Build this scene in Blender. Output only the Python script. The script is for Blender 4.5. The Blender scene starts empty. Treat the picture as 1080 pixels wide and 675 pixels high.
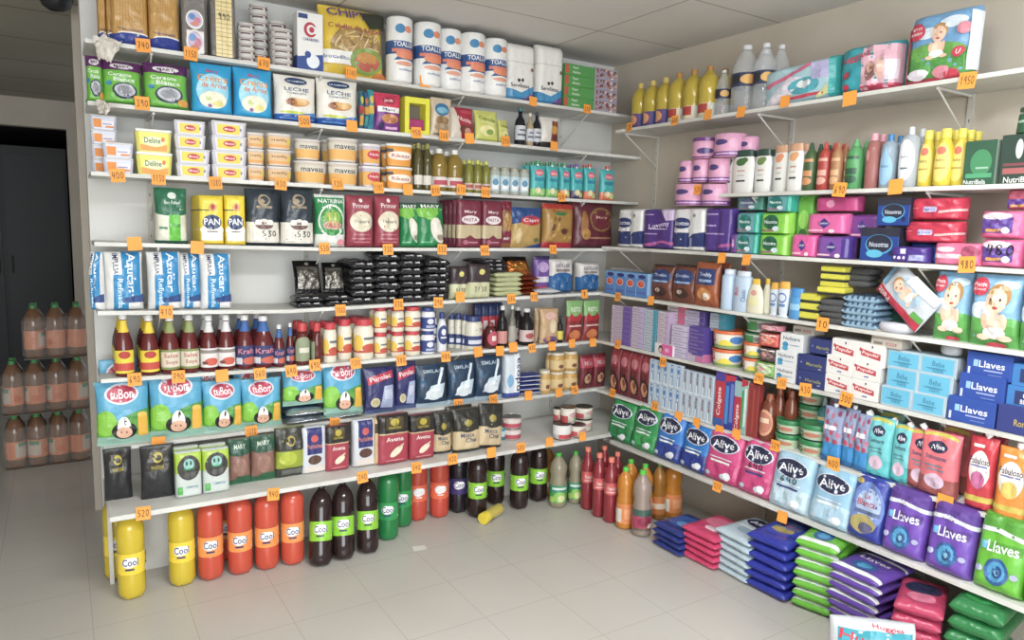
import bpy, math, random
from mathutils import Vector, Matrix, noise
R = random.Random(11)
scene = bpy.context.scene
COL = scene.collection
# ------------------------------------------------------------------ camera
CAM = Vector((-2.9665, -3.56163, 1.53028))
yaw, pit, rol = -0.56603, -0.12724, 0.02719
FLEN = 751.83                      # pixels of a 1080 wide frame
FW = Vector((math.sin(-yaw)*math.cos(pit), math.cos(yaw)*math.cos(pit), math.sin(pit)))
_r = FW.cross(Vector((0, 0, 1))).normalized(); _u = _r.cross(FW)
RT = _r*math.cos(rol) + _u*math.sin(rol); UP = _u*math.cos(rol) - _r*math.sin(rol)
cam = bpy.data.objects.new('camera', bpy.data.cameras.new('camera')); COL.objects.link(cam)
cam.matrix_world = Matrix(((RT.x, UP.x, -FW.x, CAM.x), (RT.y, UP.y, -FW.y, CAM.y), (RT.z, UP.z, -FW.z, CAM.z), (0, 0, 0, 1)))
cam.data.sensor_width = 36; cam.data.lens = FLEN/1080*36; cam.data.clip_start = .05
scene.camera = cam
# ------------------------------------------------------------------ light
scene.view_settings.view_transform = 'Standard'
try: scene.view_settings.look = 'None'
except Exception: pass
scene.view_settings.gamma = 1; scene.view_settings.use_curve_mapping = False
scene.view_settings.exposure = -0.07
scene.cycles.max_bounces = 8; scene.cycles.use_denoising = True
W = bpy.data.worlds.new('world'); scene.world = W; W.use_nodes = True
W.node_tree.nodes['Background'].inputs[0].default_value = (.86, .93, 1, 1)
W.node_tree.nodes['Background'].inputs[1].default_value = .68
def area(name, loc, aim, sx, sy, power, col):
    l = bpy.data.lights.new(name, 'AREA'); l.shape = 'RECTANGLE'; l.size = sx; l.size_y = sy; l.energy = power; l.color = col
    o = bpy.data.objects.new(name, l); COL.objects.link(o); o.location = loc
    o.rotation_euler = (Vector(aim)-Vector(loc)).to_track_quat('-Z', 'Y').to_euler()
area('shopfront_daylight', (-3.4, -6.2, 1.6), (-1.9, 0, 1.2), 3.4, 2.2, 215, (.93, .97, 1))
area('ceiling_tube', (-1.9, -2.6, 2.48), (-1.9, -2.6, 0), 1.2, .25, 44, (.97, .99, 1))
area('ceiling_fill_upward', (-1.9, -2.9, 2.26), (-1.9, -2.9, 3), 1.4, .3, 46, (.97, .99, 1))  # added unseen fill light, no real tube: aimed up to brighten the ceiling
# ------------------------------------------------------------------ materials
def lin(h):
    return tuple(((c/12.92) if c <= .04045 else ((c+.055)/1.055)**2.4) for c in (int(h[i:i+2], 16)/255 for i in (0, 2, 4)))+(1,)
MATS = {}
def mat(h, fin='film'):
    k = (h, fin)
    if k in MATS: return MATS[k]
    m = bpy.data.materials.new(fin+'_'+h); m.use_nodes = True; nt = m.node_tree; b = nt.nodes['Principled BSDF']; I = b.inputs
    cc = lin(h); I['Base Color'].default_value = tuple(min(1, (c*.93+.07*(cc[0]*.3+cc[1]*.6+cc[2]*.1))*.97+.012) for c in cc[:3])+(1,); I['Specular IOR Level'].default_value = .5  # haze put into the colour: slightly greyed, blacks lifted
    rough = {'film': .3, 'paper': .6, 'plastic': .35, 'liquid': .08, 'glass': .06, 'metal': .3, 'clear': .04, 'matte': .9, 'paint': .55, 'cloth': .95, 'foil': .22, 'wrap': .12, 'gloss': .16}[fin]
    I['Roughness'].default_value = rough
    if fin in ('metal', 'foil'): I['Metallic'].default_value = .85
    if fin == 'liquid': I['Coat Weight'].default_value = .5; I['Coat Roughness'].default_value = .05; I['Transmission Weight'].default_value = .25; I['IOR'].default_value = 1.33
    if fin == 'glass': I['Transmission Weight'].default_value = .3; I['IOR'].default_value = 1.3
    if fin == 'wrap': I['Alpha'].default_value = .13
    if fin == 'clear': I['Alpha'].default_value = .3; I['IOR'].default_value = 1.5; I['Coat Weight'].default_value = .6
    if fin in ('film', 'foil', 'matte', 'paint', 'clear', 'wrap', 'gloss'):
        n = nt.nodes.new('ShaderNodeTexNoise'); bp = nt.nodes.new('ShaderNodeBump'); tc = nt.nodes.new('ShaderNodeTexCoord')
        nt.links.new(tc.outputs['Object'], n.inputs['Vector']); nt.links.new(n.outputs['Fac'], bp.inputs['Height']); nt.links.new(bp.outputs['Normal'], I['Normal'])
        sc, st, di = {'film': (26, .55, .012), 'foil': (34, .9, .012), 'matte': (60, .2, .004), 'paint': (9, .15, .01), 'clear': (20, .3, .006), 'wrap': (14, .8, .02), 'gloss': (30, 1, .03)}[fin]
        n.inputs['Scale'].default_value = sc; n.inputs['Detail'].default_value = 3; bp.inputs['Strength'].default_value = st; bp.inputs['Distance'].default_value = di
    MATS[k] = m; return m
def surf(name, base, other, scale, rough=.7, spread=(.35, .7), bump=.1, stretch=(1, 1, 1)):
    m = bpy.data.materials.new(name); m.use_nodes = True; nt = m.node_tree; b = nt.nodes['Principled BSDF']
    tc = nt.nodes.new('ShaderNodeTexCoord'); mp = nt.nodes.new('ShaderNodeMapping'); mp.inputs['Scale'].default_value = stretch
    n = nt.nodes.new('ShaderNodeTexNoise'); n.inputs['Scale'].default_value = scale; n.inputs['Detail'].default_value = 6
    r = nt.nodes.new('ShaderNodeValToRGB'); r.color_ramp.elements[0].position, r.color_ramp.elements[1].position = spread
    r.color_ramp.elements[0].color = lin(other); r.color_ramp.elements[1].color = lin(base)
    bp = nt.nodes.new('ShaderNodeBump'); bp.inputs['Strength'].default_value = bump; bp.inputs['Distance'].default_value = .01
    nt.links.new(tc.outputs['Object'], mp.inputs[0]); nt.links.new(mp.outputs[0], n.inputs['Vector']); nt.links.new(n.outputs['Fac'], r.inputs[0])
    nt.links.new(r.outputs[0], b.inputs['Base Color']); nt.links.new(n.outputs['Fac'], bp.inputs['Height']); nt.links.new(bp.outputs[0], b.inputs['Normal'])
    b.inputs['Roughness'].default_value = rough
    return m
def grid_surf(name, base, line, sx, sy, ox, oy, lw, rough, spec=.5, vary='000000'):
    """tiles: thin joint lines on a grid of the world's x and y"""
    m = surf(name, base, vary, 1.3, rough, (.2, .65), .03); nt = m.node_tree; b = nt.nodes['Principled BSDF']
    ramp = [n for n in nt.nodes if n.bl_idname == 'ShaderNodeValToRGB'][0]
    geo = nt.nodes.new('ShaderNodeNewGeometry'); sep = nt.nodes.new('ShaderNodeSeparateXYZ'); nt.links.new(geo.outputs['Position'], sep.inputs[0])
    outs = []
    for ax, s, o in (('X', sx, ox), ('Y', sy, oy)):
        a = nt.nodes.new('ShaderNodeMath'); a.operation = 'SUBTRACT'; a.inputs[1].default_value = o-50*s; nt.links.new(sep.outputs[ax], a.inputs[0])
        d = nt.nodes.new('ShaderNodeMath'); d.operation = 'DIVIDE'; d.inputs[1].default_value = s; nt.links.new(a.outputs[0], d.inputs[0])
        f = nt.nodes.new('ShaderNodeMath'); f.operation = 'FRACT'; nt.links.new(d.outputs[0], f.inputs[0])
        l = nt.nodes.new('ShaderNodeMath'); l.operation = 'LESS_THAN'; l.inputs[1].default_value = lw/s; nt.links.new(f.outputs[0], l.inputs[0]); outs.append(l)
    mx = nt.nodes.new('ShaderNodeMath'); mx.operation = 'MAXIMUM'; nt.links.new(outs[0].outputs[0], mx.inputs[0]); nt.links.new(outs[1].outputs[0], mx.inputs[1])
    mix = nt.nodes.new('ShaderNodeMix'); mix.data_type = 'RGBA'; nt.links.new(mx.outputs[0], mix.inputs['Factor']); nt.links.new(ramp.outputs[0], mix.inputs['A']); mix.inputs['B'].default_value = lin(line)
    nt.links.new(mix.outputs['Result'], b.inputs['Base Color']); b.inputs['Specular IOR Level'].default_value = spec
    return m
# ------------------------------------------------------------------ mesh helpers
def mesh(name, V, Fc, mats, mi=None, smooth=False):
    me = bpy.data.meshes.new(name); me.from_pydata([tuple(v) for v in V], [], Fc)
    for m in mats: me.materials.append(m)
    if mi: me.polygons.foreach_set('material_index', mi)
    if smooth: me.polygons.foreach_set('use_smooth', [True]*len(me.polygons))
    me.update(); return me
def ob(name, me, parent=None, loc=None):
    o = bpy.data.objects.new(name, me); COL.objects.link(o); o.parent = parent
    if loc is not None: o.location = loc
    return o
class MB:
    def __init__(s): s.V = []; s.F = []; s.M = []; s.mats = []
    def add(s, V, Fc, m):
        if m not in s.mats: s.mats.append(m)
        k = s.mats.index(m); n = len(s.V); s.V += [tuple(v) for v in V]; s.F += [tuple(i+n for i in f) for f in Fc]; s.M += [k]*len(Fc); return s
    def box(s, a, b, m):
        V = [(x, y, z) for z in (a[2], b[2]) for y in (a[1], b[1]) for x in (a[0], b[0])]
        return s.add(V, [(0, 2, 3, 1), (4, 5, 7, 6), (0, 1, 5, 4), (2, 6, 7, 3), (0, 4, 6, 2), (1, 3, 7, 5)], m)
    def bar(s, a, b, r, m, n=6):
        a = Vector(a); b = Vector(b); d = (b-a).normalized(); p = d.orthogonal().normalized(); q = d.cross(p)
        V = [c+(p*math.cos(t)+q*math.sin(t))*r for c in (a, b) for t in (2*math.pi*i/n for i in range(n))]
        return s.add(V, [(i, (i+1) % n, n+(i+1) % n, n+i) for i in range(n)]+[tuple(range(n))[::-1], tuple(range(n, 2*n))], m)
    def lathe(s, prof, m, n=20, sx=1, sy=1, c=(0, 0, 0)):
        V = []
        for r, z in prof: V += [(c[0]+r*sx*math.cos(2*math.pi*i/n), c[1]+r*sy*math.sin(2*math.pi*i/n), c[2]+z) for i in range(n)]
        Fc = [(j*n+i, j*n+(i+1) % n, (j+1)*n+(i+1) % n, (j+1)*n+i) for j in range(len(prof)-1) for i in range(n)]
        Fc += [tuple(range(n))[::-1], tuple(range((len(prof)-1)*n, len(prof)*n))]
        return s.add(V, Fc, m)
    def rbox(s, w, h, d, m, r=.004, z0=0):
        """carton: softened edges"""
        prof = [(-r, 0), (0, r), (0, h-r), (-r, h)]
        V = []
        for i, (o, z) in enumerate(prof):
            X = w/2+o; Y = d/2+o; c = r*.7
            V += [(-X, -Y+c, z+z0), (-X+c, -Y, z+z0), (X-c, -Y, z+z0), (X, -Y+c, z+z0), (X, Y-c, z+z0), (X-c, Y, z+z0), (-X+c, Y, z+z0), (-X, Y-c, z+z0)]
        Fc = [(j*8+i, j*8+(i+1) % 8, (j+1)*8+(i+1) % 8, (j+1)*8+i) for j in range(3) for i in range(8)]+[tuple(range(8))[::-1], tuple(range(24, 32))]
        return s.add(V, Fc, m)
    def mesh(s, name, smooth=False): return mesh(name, s.V, s.F, s.mats, s.M, smooth)
# ------------------------------------------------------------------ flat artwork cut to follow a surface
TXT = {}
def glyphs(t):
    if t in TXT: return TXT[t]
    c = bpy.data.curves.new('t', 'FONT'); c.body = t; c.resolution_u = 2; c.offset = .012
    o = bpy.data.objects.new('t', c); COL.objects.link(o); dg = bpy.context.evaluated_depsgraph_get(); me = o.evaluated_get(dg).to_mesh(); me.calc_loop_triangles()
    P = [(v.co.x, v.co.y) for v in me.vertices]; tr = [[P[i] for i in q.vertices] for q in me.loop_triangles]
    x0 = min(p[0] for p in P); x1 = max(p[0] for p in P); y0 = min(p[1] for p in P); y1 = max(p[1] for p in P)
    tr = [[((x-x0)/(x1-x0)-.5, (y-y0)/(y1-y0)-.5) for x, y in q] for q in tr]
    o.evaluated_get(dg).to_mesh_clear(); bpy.data.objects.remove(o); bpy.data.curves.remove(c)
    TXT[t] = tr; return tr
DIG = {'0': [[(.5, 1), (.1, .7), (.1, .3), (.5, 0), (.9, .3), (.9, .7), (.5, 1)]], '1': [[(.25, .75), (.6, 1), (.5, 0)]], '2': [[(.1, .8), (.5, 1), (.9, .75), (.1, 0), (.95, .05)]],
       '3': [[(.1, .95), (.8, .95), (.4, .55), (.9, .35), (.6, 0), (.1, .1)]], '4': [[(.35, 1), (.1, .4), (.95, .45)], [(.8, .95), (.7, 0)]], '5': [[(.9, 1), (.25, .95), (.2, .55), (.8, .5), (.85, .15), (.1, 0)]],
       '6': [[(.8, 1), (.2, .5), (.2, .1), (.7, 0), (.85, .4), (.25, .4)]], '7': [[(.1, .95), (.9, 1), (.4, 0)], [(.3, .5), (.8, .5)]], '8': [[(.5, .55), (.15, .8), (.5, 1), (.85, .8), (.1, .2), (.5, 0), (.9, .25), (.5, .55)]],
       '9': [[(.85, .6), (.2, .6), (.3, .95), (.85, .95), (.8, 0)]], '-': [[(.1, .5), (.9, .55)]]}
def strokes(t, ht):
    out = []; n = len(t)
    for k, ch in enumerate(t):
        for st in DIG.get(ch, []):
            P = [((k+.12+x*.72)/n-.5, y-.5) for x, y in st]
            for a, b in zip(P, P[1:]):
                dx, dy = b[0]-a[0], b[1]-a[1]; l = math.hypot(dx*n*.6, dy) or 1; nx, ny = -dy/l*ht/n*1.3, dx*n*.6/l*ht
                out.append([(a[0]+nx, a[1]+ny), (a[0]-nx, a[1]-ny), (b[0]-nx, b[1]-ny), (b[0]+nx, b[1]+ny)])
    return out
def split(P, ax, c):
    A, B = [], []
    for i in range(len(P)):
        p, q = P[i], P[(i+1) % len(P)]; dp, dq = p[ax]-c, q[ax]-c
        if dp <= 0: A.append(p)
        if dp >= 0: B.append(p)
        if dp*dq < 0:
            t = dp/(dp-dq); x = (p[0]+(q[0]-p[0])*t, p[1]+(q[1]-p[1])*t); A.append(x); B.append(x)
    return (A if len(A) > 2 else None), (B if len(B) > 2 else None)
def cut(polys, ax, cs):
    for c in cs:
        nx = []
        for P in polys:
            lo = min(p[ax] for p in P); hi = max(p[ax] for p in P)
            if lo < c-1e-6 and hi > c+1e-6: nx += [q for q in split(P, ax, c) if q]
            else: nx.append(P)
        polys = nx
    return polys
def art(mb, elems, S, we, he, fin, cu=(), cv=(), o0=.0007, step=.0003):
    """S(u,v,offset) -> point; we, he = metres per unit of u and v"""
    for k, e in enumerate(elems):
        t = e[0]
        if t == 'R': polys = [[(e[1], e[2]), (e[3], e[2]), (e[3], e[4]), (e[1], e[4])]]; c = e[5]
        elif t == 'P': polys = [list(e[1])]; c = e[2]
        elif t == 'E':
            n = 20; a = math.radians(e[6]) if len(e) > 6 else 0; pts = []
            for i in range(n):
                x = e[3]*we*math.cos(2*math.pi*i/n); y = e[4]*he*math.sin(2*math.pi*i/n)
                pts.append((e[1]+(x*math.cos(a)-y*math.sin(a))/we, e[2]+(x*math.sin(a)+y*math.cos(a))/he))
            polys = [pts]; c = e[5]
        else:
            src = glyphs(e[1]) if t == 'T' else strokes(e[1], .06); a = math.radians(e[7]) if len(e) > 7 else 0; c = e[6]; polys = []
            for q in src:
                P = []
                for x, y in q:
                    if a in (0,): X, Y = x*e[4]*we, y*e[5]*he
                    else: X, Y = x*e[4]*(he if abs(a) > .8 else we), y*e[5]*(we if abs(a) > .8 else he)
                    P.append((e[2]+(X*math.cos(a)-Y*math.sin(a))/we, e[3]+(X*math.sin(a)+Y*math.cos(a))/he))
                polys.append(P)
        polys = cut(cut(polys, 0, cu), 1, cv)
        V = []; Fc = []
        for P in polys:
            n = len(V); V += [S(u, v, o0+step*k) for u, v in P]; Fc.append(tuple(range(n, n+len(P))))
        mb.add(V, Fc, mat(c, fin) if isinstance(c, str) else c)
# ------------------------------------------------------------------ product kinds: each gives [(part name, mesh, parent index)]
def clamp(x, a=0., b=1.): return max(a, min(b, x))
def bag_T(mode, w, h, d, seed=0):
    rr = random.Random(seed); A = d*.045; f1, f2, p1, p2 = rr.uniform(5, 9), rr.uniform(4, 8), rr.uniform(0, 6), rr.uniform(0, 6)
    def T(u, v):
        x = clamp(1-abs(2*u)**4)
        if mode == 'stand': g = clamp(v/.07)**.4*(1 if v < .62 else math.cos(clamp((v-.62)/.38)*1.5)**.75)
        elif mode == 'pillow': g = math.sin(math.pi*clamp((v-.02)/.96, .012, .988))**.5
        elif mode == 'brick': x = clamp(1-abs(2*u)**10); g = clamp(v/.04)**.4*(1 if v < .86 else math.cos(clamp((v-.86)/.14)*1.4)**.5)
        elif mode == 'lobes':
            x = (.84+.16*math.sqrt(clamp(1-(4*(abs(u)-.25))**2)))**2*(1 if abs(u) < .44 else (1-((abs(u)-.44)/.06)**2*.7)); g = clamp(v/.05)**.25*clamp((1-v)/.05)**.25
        elif mode == 'soft': x = clamp(1-abs(2*u)**6); g = clamp(v/.1)**.35*clamp((1-v)/.1)**.35
        wr = A*(math.sin(f1*u*2+p1+3*v)*math.sin(f2*v*2+p2)) if mode in ('stand', 'pillow', 'soft') else A*.3*math.sin(f1*u*3+p1)
        t = d/2*(x**.5)*g
        return max(.0008, t+wr*x*min(1, g*1.2))
    def X(u, v):
        if mode in ('stand', 'pillow'): g = clamp(math.sin(math.pi*clamp(v, .0, 1))); return u*w*(1-.05*g)
        return u*w
    return T, X
def bag(w, h, d, base, front=(), mode='stand', fin='film', seal=None, side=None, seed=0, extra=None, cutn=7, lines=None):
    """a filled bag or soft pack; its print is cut along the same grid as the body so that it lies on every crease"""
    T, X = bag_T(mode, w, h, d, seed)
    vs = [0, .02, .05, .1, .16, .23, .3, .37, .44, .51, .58, .65, .72, .79, .85, .9, .95, .98, 1]; nv = len(vs)-1
    us = [-.5, -.49, -.46, -.4, -.32, -.24, -.16, -.08, 0, .08, .16, .24, .32, .4, .46, .49, .5]; nu = len(us)-1
    off = Vector((seed*3.1+w*40, h*31, d*57)); amp = (.0 if mode in ('brick', 'lobes') else .085)*min(d, .08); amp2 = .035*min(d, .08)
    G = []
    for v in vs:
        rr = []
        for u in us:
            k = clamp((.5-abs(u))/.1)*clamp(v/.06)*clamp((1-v)/.06)
            q = Vector((u*w*22, 0, v*h*22))+off
            t = T(u, v)+k*(noise.noise(q)*amp+noise.noise(q*2.3)*amp2*1.2); rr.append(max(.0008, t))
        G.append(rr)
    V = []; Fc = []
    for j, v in enumerate(vs): V += [(X(u, v), -G[j][i], v*h) for i, u in enumerate(us)]+[(X(us[i], v), G[j][i], v*h) for i in range(nu, -1, -1)]
    L = 2*(nu+1)
    for j in range(nv):
        for i in range(L): Fc.append((j*L+i, j*L+(i+1) % L, (j+1)*L+(i+1) % L, (j+1)*L+i))
    Fc += [tuple(range(L))[::-1], tuple(range(nv*L, nv*L+L))]
    mb = MB(); mb.add(V, Fc, mat(base, fin))
    if front:
        def S(u, v, o):
            u = clamp(u, -.499, .499); v = clamp(v, .001, .999)
            j = max(k for k in range(nv) if vs[k] <= v); i = max(k for k in range(nu) if us[k] <= u)
            a = (u-us[i])/(us[i+1]-us[i]); b = (v-vs[j])/(vs[j+1]-vs[j])
            P = [Vector((X(us[i+x], vs[j+z]), -G[j+z][i+x], vs[j+z]*h)) for z in (0, 1) for x in (0, 1)]
            p = (P[0]*(1-a)+P[1]*a)*(1-b)+(P[2]*(1-a)+P[3]*a)*b
            nrm = (P[1]-P[0]+P[3]-P[2]).cross(P[2]-P[0]+P[3]-P[1]).normalized()
            return p+nrm*(o+.0006)
        art(mb, front, S, w, h, fin, us[1:-1], vs[1:-1])
    parts = [('body', mb.mesh('body', True), None)]
    if seal:
        mb = MB(); n = 24; V = []
        for i in range(n+1):
            u = i/n-.5; y = .0016*(1 if i % 2 else -1)
            V += [(u*w*1.005, y-.001, h*.94), (u*w*1.005, y-.001, h*1.005), (u*w*1.005, y+.002, h*1.005), (u*w*1.005, y+.002, h*.94)]
        Fc = [(i*4+a, i*4+(a+1) % 4, i*4+4+(a+1) % 4, i*4+4+a) for i in range(n) for a in range(4)]+[(0, 1, 2, 3), (n*4+3, n*4+2, n*4+1, n*4)]
        mb.add(V, Fc, mat(seal, fin)); parts.append(('top_seal', mb.mesh('top_seal'), 0))
    if extra: parts += extra(w, h, d)
    return parts
def prof_r(prof, v):
    for (r0, z0), (r1, z1) in zip(prof, prof[1:]):
        if z0 <= v <= z1: return r0+(r1-r0)*((v-z0)/(z1-z0) if z1 > z0 else 0)
    return prof[-1][0]
def bottle(w, h, d, prof, col, fin='liquid', cap=None, front=(), labfin='paper', extra=None, n=20, capfin='plastic', name='cap', wrapn=18, merge=False):
    """prof: (radius as a share of half the width, height share); cap: (r0, z0, r1, z1, colour)"""
    k = d/w; r = w/2
    body = MB(); body.lathe([(a*r, z*h) for a, z in prof], mat(col, fin), n, 1, k); parts = []
    if cap:
        mb = MB(); q = [(cap[0]*r, cap[1]*h), (cap[0]*r*1.01, cap[1]*h+.001), (cap[2]*r, cap[3]*h-.002), (cap[2]*r*.9, cap[3]*h)]
        mb.lathe(q, mat(cap[4], capfin), n, 1, k); parts.append((name, mb.mesh(name), 0))
    if front:
        nk = [e for e in front if e[0] == 'R' and e[3]-e[1] >= .8 and e[2] >= .6 and name == 'cap']; front = [e for e in front if e not in nk]
        band = not merge and any(e[0] == 'R' and e[3]-e[1] >= .8 for e in front)     # a wrapped label is a part, loose print belongs to the body
        mb = MB() if band else body
        def S(u, v, o):
            a = u*math.pi; st = 2*math.pi/n; c = (math.floor(a/st+1e-9)+.5)*st
            rr = prof_r(prof, v)*r*math.cos(st/2)/max(.5, math.cos(a-c)); x, y = rr*math.sin(a), -rr*k*math.cos(a)
            nx, ny = math.sin(a)*k, -math.cos(a); l = math.hypot(nx, ny); return (x+nx/l*o, y+ny/l*o, v*h)
        art(mb, front, S, math.pi*r, h, labfin, [i*2/n for i in range(-n//2, n//2+1)], [z for a, z in prof], .0007, .00035)
        if nk:
            m3 = MB(); art(m3, nk, S, math.pi*r, h, labfin, [i*2/n for i in range(-n//2, n//2+1)], [z for a, z in prof], .0007, .00035); parts.append(('neck_band', m3.mesh('neck_band', True), 0))
        if band: parts.append(('printed_label', mb.mesh('printed_label', True), 0))
    parts.insert(0, ('body', body.mesh('body', True), None))
    if extra: parts += extra(w, h, d)
    return parts
def carton(w, h, d, base, front=(), right=(), left=(), top=(), fin='paper', extra=None, r=.003):
    mb = MB(); mb.rbox(w, h, d, mat(base, fin), min(r, h*.2, d*.2))
    if front or right or left or top:
        m2 = mb
        if front: art(m2, front, lambda u, v, o: (u*w, -d/2-o, v*h), w, h, fin)
        if right: art(m2, right, lambda u, v, o: (w/2+o, u*d, v*h), d, h, fin)
        if left: art(m2, left, lambda u, v, o: (-w/2-o, -u*d, v*h), d, h, fin)
        if top: art(m2, top, lambda u, v, o: (u*w, (v-.5)*d, h+o), w, d, fin)
    parts = [('body', mb.mesh('body'), None)]
    if extra: parts += extra(w, h, d)
    return parts
# ------------------------------------------------------------------ placing
def tag(o, label, cat, group=None, kind=None):
    if label: o['label'] = label; o['category'] = cat
    if group: o['group'] = group
    if kind: o['kind'] = kind
def build(name, parts, loc, rot):
    """one product: a body mesh with its parts as children"""
    objs = []
    for i, (pn, me, par) in enumerate(parts):
        o = bpy.data.objects.new(name if i == 0 else pn, me); COL.objects.link(o)
        if i: o.parent = objs[0]
        objs.append(o)
    objs[0].location = loc; objs[0].rotation_euler = rot
    return objs[0]
CACHE = {}
ORD = ['first', 'second', 'third', 'fourth', 'fifth', 'sixth', 'seventh', 'eighth', 'ninth', 'tenth', 'eleventh', 'twelfth']
LV = {1: [''], 2: ['lower', 'upper'], 3: ['bottom', 'middle', 'top'], 4: ['bottom', 'second', 'third', 'top']}
def lvn(k, n): return LV[n][k] if n in LV else ('bottom' if k == 0 else 'top' if k == n-1 else ORD[k])
DA, DB, D8, D7 = .2833, .2724, .50, .33
XL = -2.85
ZA = {1: 2.209, 2: 1.977, 3: 1.709, 4: ((-2.85, 1.434), (-1.9, 1.420), (-.2, 1.432)), 5: ((-2.85, 1.158), (-2.1, 1.136), (-.27, 1.176)), 6: ((-2.85, .880), (-2.1, .868), (-.27, .886)), 7: .590, 8: .374}
ZB = {1: 2.100, 2: 1.725, 3: 1.443, 4: 1.170, 5: .885, 6: .588, 7: .336}
def zsh(wall, k, s):
    if wall == 'B': return ZB[k]
    z = ZA[k]
    if not isinstance(z, tuple): return z
    for (a, za), (b, zb) in zip(z, z[1:]):
        if s <= b or b == z[-1][0]: return za+(zb-za)*(s-a)/(b-a)
def dep(wall, k): return (D8 if k == 8 else DA) if wall == 'A' else (D7 if k == 7 else DB)
def solve(P, e, px=None, py=None):
    """how far along e from P the picture column px (or line py) is met"""
    P = Vector(P)-CAM; e = Vector(e)
    if px is not None: c = (px-540)/FLEN; A = RT
    else: c = (337.5-py)/FLEN; A = UP
    return (P.dot(A)-c*P.dot(FW))/(c*e.dot(FW)-e.dot(A))
def floor_pt(px, py, z=0):
    d = FW+RT*(px-540)/FLEN+UP*(337.5-py)/FLEN; t = (z-CAM.z)/d.z; return CAM+d*t
def row(wall, k, px0, px1, py, name, cat, fn, desc, place, n=1, rows=1, lv=1, ins=.012, d=None, gap=.002, lean=0, yaw=0, jy=.9, pb=None, group=None, zo=0, back=None, skip=(), tw=0, hs=1, rgap=.004):
    y0 = -dep(wall, k)+ins
    if wall == 'A' and k == 8: y0 = -.476+ins
    if wall == 'A': P = lambda s, z: (s, y0, z); e = (1, 0, 0)
    else: P = lambda s, z: (y0, -s, z); e = (0, -1, 0)
    z = zsh(wall, k, -1.5)
    for _ in range(3):
        o = P(0, z); a = solve(o, e, px=px0); b = solve(o, e, px=px1); z = zsh(wall, k, (a+b)/2)+zo
        if pb is not None: z = z-zo+solve(P((a+b)/2, z-zo), (0, 0, 1), py=pb)
    h = solve(P((a+b)/2, z), (0, 0, 1), py=py)*hs
    w = (b-a)/n-gap; hh = h/lv; dd = d if d else w*.45
    if cat in ('bottle', 'jar', 'can', 'tub') and not d: dd = w
    w *= 1.02
    key = (name, desc, round(w, 3), round(hh, 3), round(dd, 3))
    grp = group or f"{name.replace('_', ' ')}s on the {place}"
    multi = n*rows*lv > 1; res = []
    for r in range(rows):
        for i in range(n):
            for l in range(lv):
                if (i, r, l) in skip: continue
                if key not in CACHE: CACHE[key] = fn(w, hh, dd)
                s = a+(i+.5)*(b-a)/n; zz = zsh(wall, k, s)+zo if pb is None else z
                yy = y0+dd/2+r*(dd+rgap)
                loc = (s, yy, zz+l*hh*1.001) if wall == 'A' else (yy, -s, zz+l*hh*1.001)
                rz = math.radians(yaw+R.uniform(-jy, jy))+(0 if wall == 'A' else -math.pi/2)
                nm = name
                lab = desc
                if lv > 1: lab += f", {lvn(l, lv)}" + (f" of {ORD[i]} stack" if n > 1 else ' of stack')
                elif n > 1: lab += f", {ORD[i]} from left"
                if rows > 1 and r: lab += ' in row behind' if r == 1 else ' in rear row'
                base = lab; lab += (', ' if multi else ' on the ')+place if not place.startswith('~') else ' '+place[1:]
                if len(lab.replace(',', ' ').split()) > 16 and not place.startswith('~'): lab = base+', '+place.replace('back wall ', '').replace('side wall ', '')
                if len(lab.replace(',', ' ').split()) > 16: lab = lab.replace(' from left', '').replace(' in row behind', ' behind').replace(' in rear row', ' rearmost')
                if len(lab.replace(',', ' ').split()) > 16: print('LONG', lab)
                o = build(nm, CACHE[key], loc, (math.radians(-lean), math.radians(tw), rz)); o.rotation_mode = 'XYZ'
                tag(o, lab, cat, grp if multi else None); res.append(o)
    return res
# ------------------------------------------------------------------ the room
H = 2.5422
white = surf('white_painted_board', 'd9d9d4', 'c2c0ba', 5, .5, (.3, .6), .05, (1, 1, 1))
wallm = surf('cream_wall_paint', 'c9c0b3', 'bdb3a5', 2.2, .8, (.3, .65), .06)
backm = surf('white_back_wall', 'dadbd8', 'cbc9c4', 2.0, .7, (.3, .65), .05)
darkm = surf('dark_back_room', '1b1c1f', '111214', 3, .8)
floorm = grid_surf('cream_floor_tiles', 'c2bfb8', '9f9b93', .33, .33, -2.926, .036, .0025, .3, .5, 'b6b2ab')
ceilm = grid_surf('ceiling_panels', 'dcd9d4', 'aaa59c', 1.22, .64, -.60, -.58, .010, .85, .2, 'cfccc6')
hallm = grid_surf('hall_ceiling_boards', 'a9a496', '8c8678', 60, .72, -50, .84, .03, .9, .2, '9b9688')
def struct(name, mb, bevel=False):
    o = ob(name, mb.mesh(name)); o['kind'] = 'structure'; return o
struct('floor', MB().box((-5.4, -7.2, -.06), (.12, 6.3, 0), floorm))
struct('ceiling', MB().box((-5.4, -7.2, H), (.12, .05, H+.05), ceilm))
struct('ceiling_back', MB().box((-5.4, .05, H), (.12, 6.3, H+.05), hallm))
struct('wall_right', MB().box((0, -7.2, 0), (.12, .12, H), wallm))
struct('wall_back', MB().box((XL-.004, 0, 0), (0, .12, H), backm))
struct('wall_left', MB().box((-5.4, -7.2, 0), (-5.28, 6.3, H), wallm))
struct('wall_passage', MB().box((XL-.02, .63, 0), (-2.70, .75, H), wallm))
m = MB(); m.box((-5.28, 4.07, 2.30), (-2.0, 4.19, H), wallm).box((-2.87, 4.07, 0), (-2.0, 4.19, 2.30), wallm); struct('wall_doorway', m)
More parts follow.
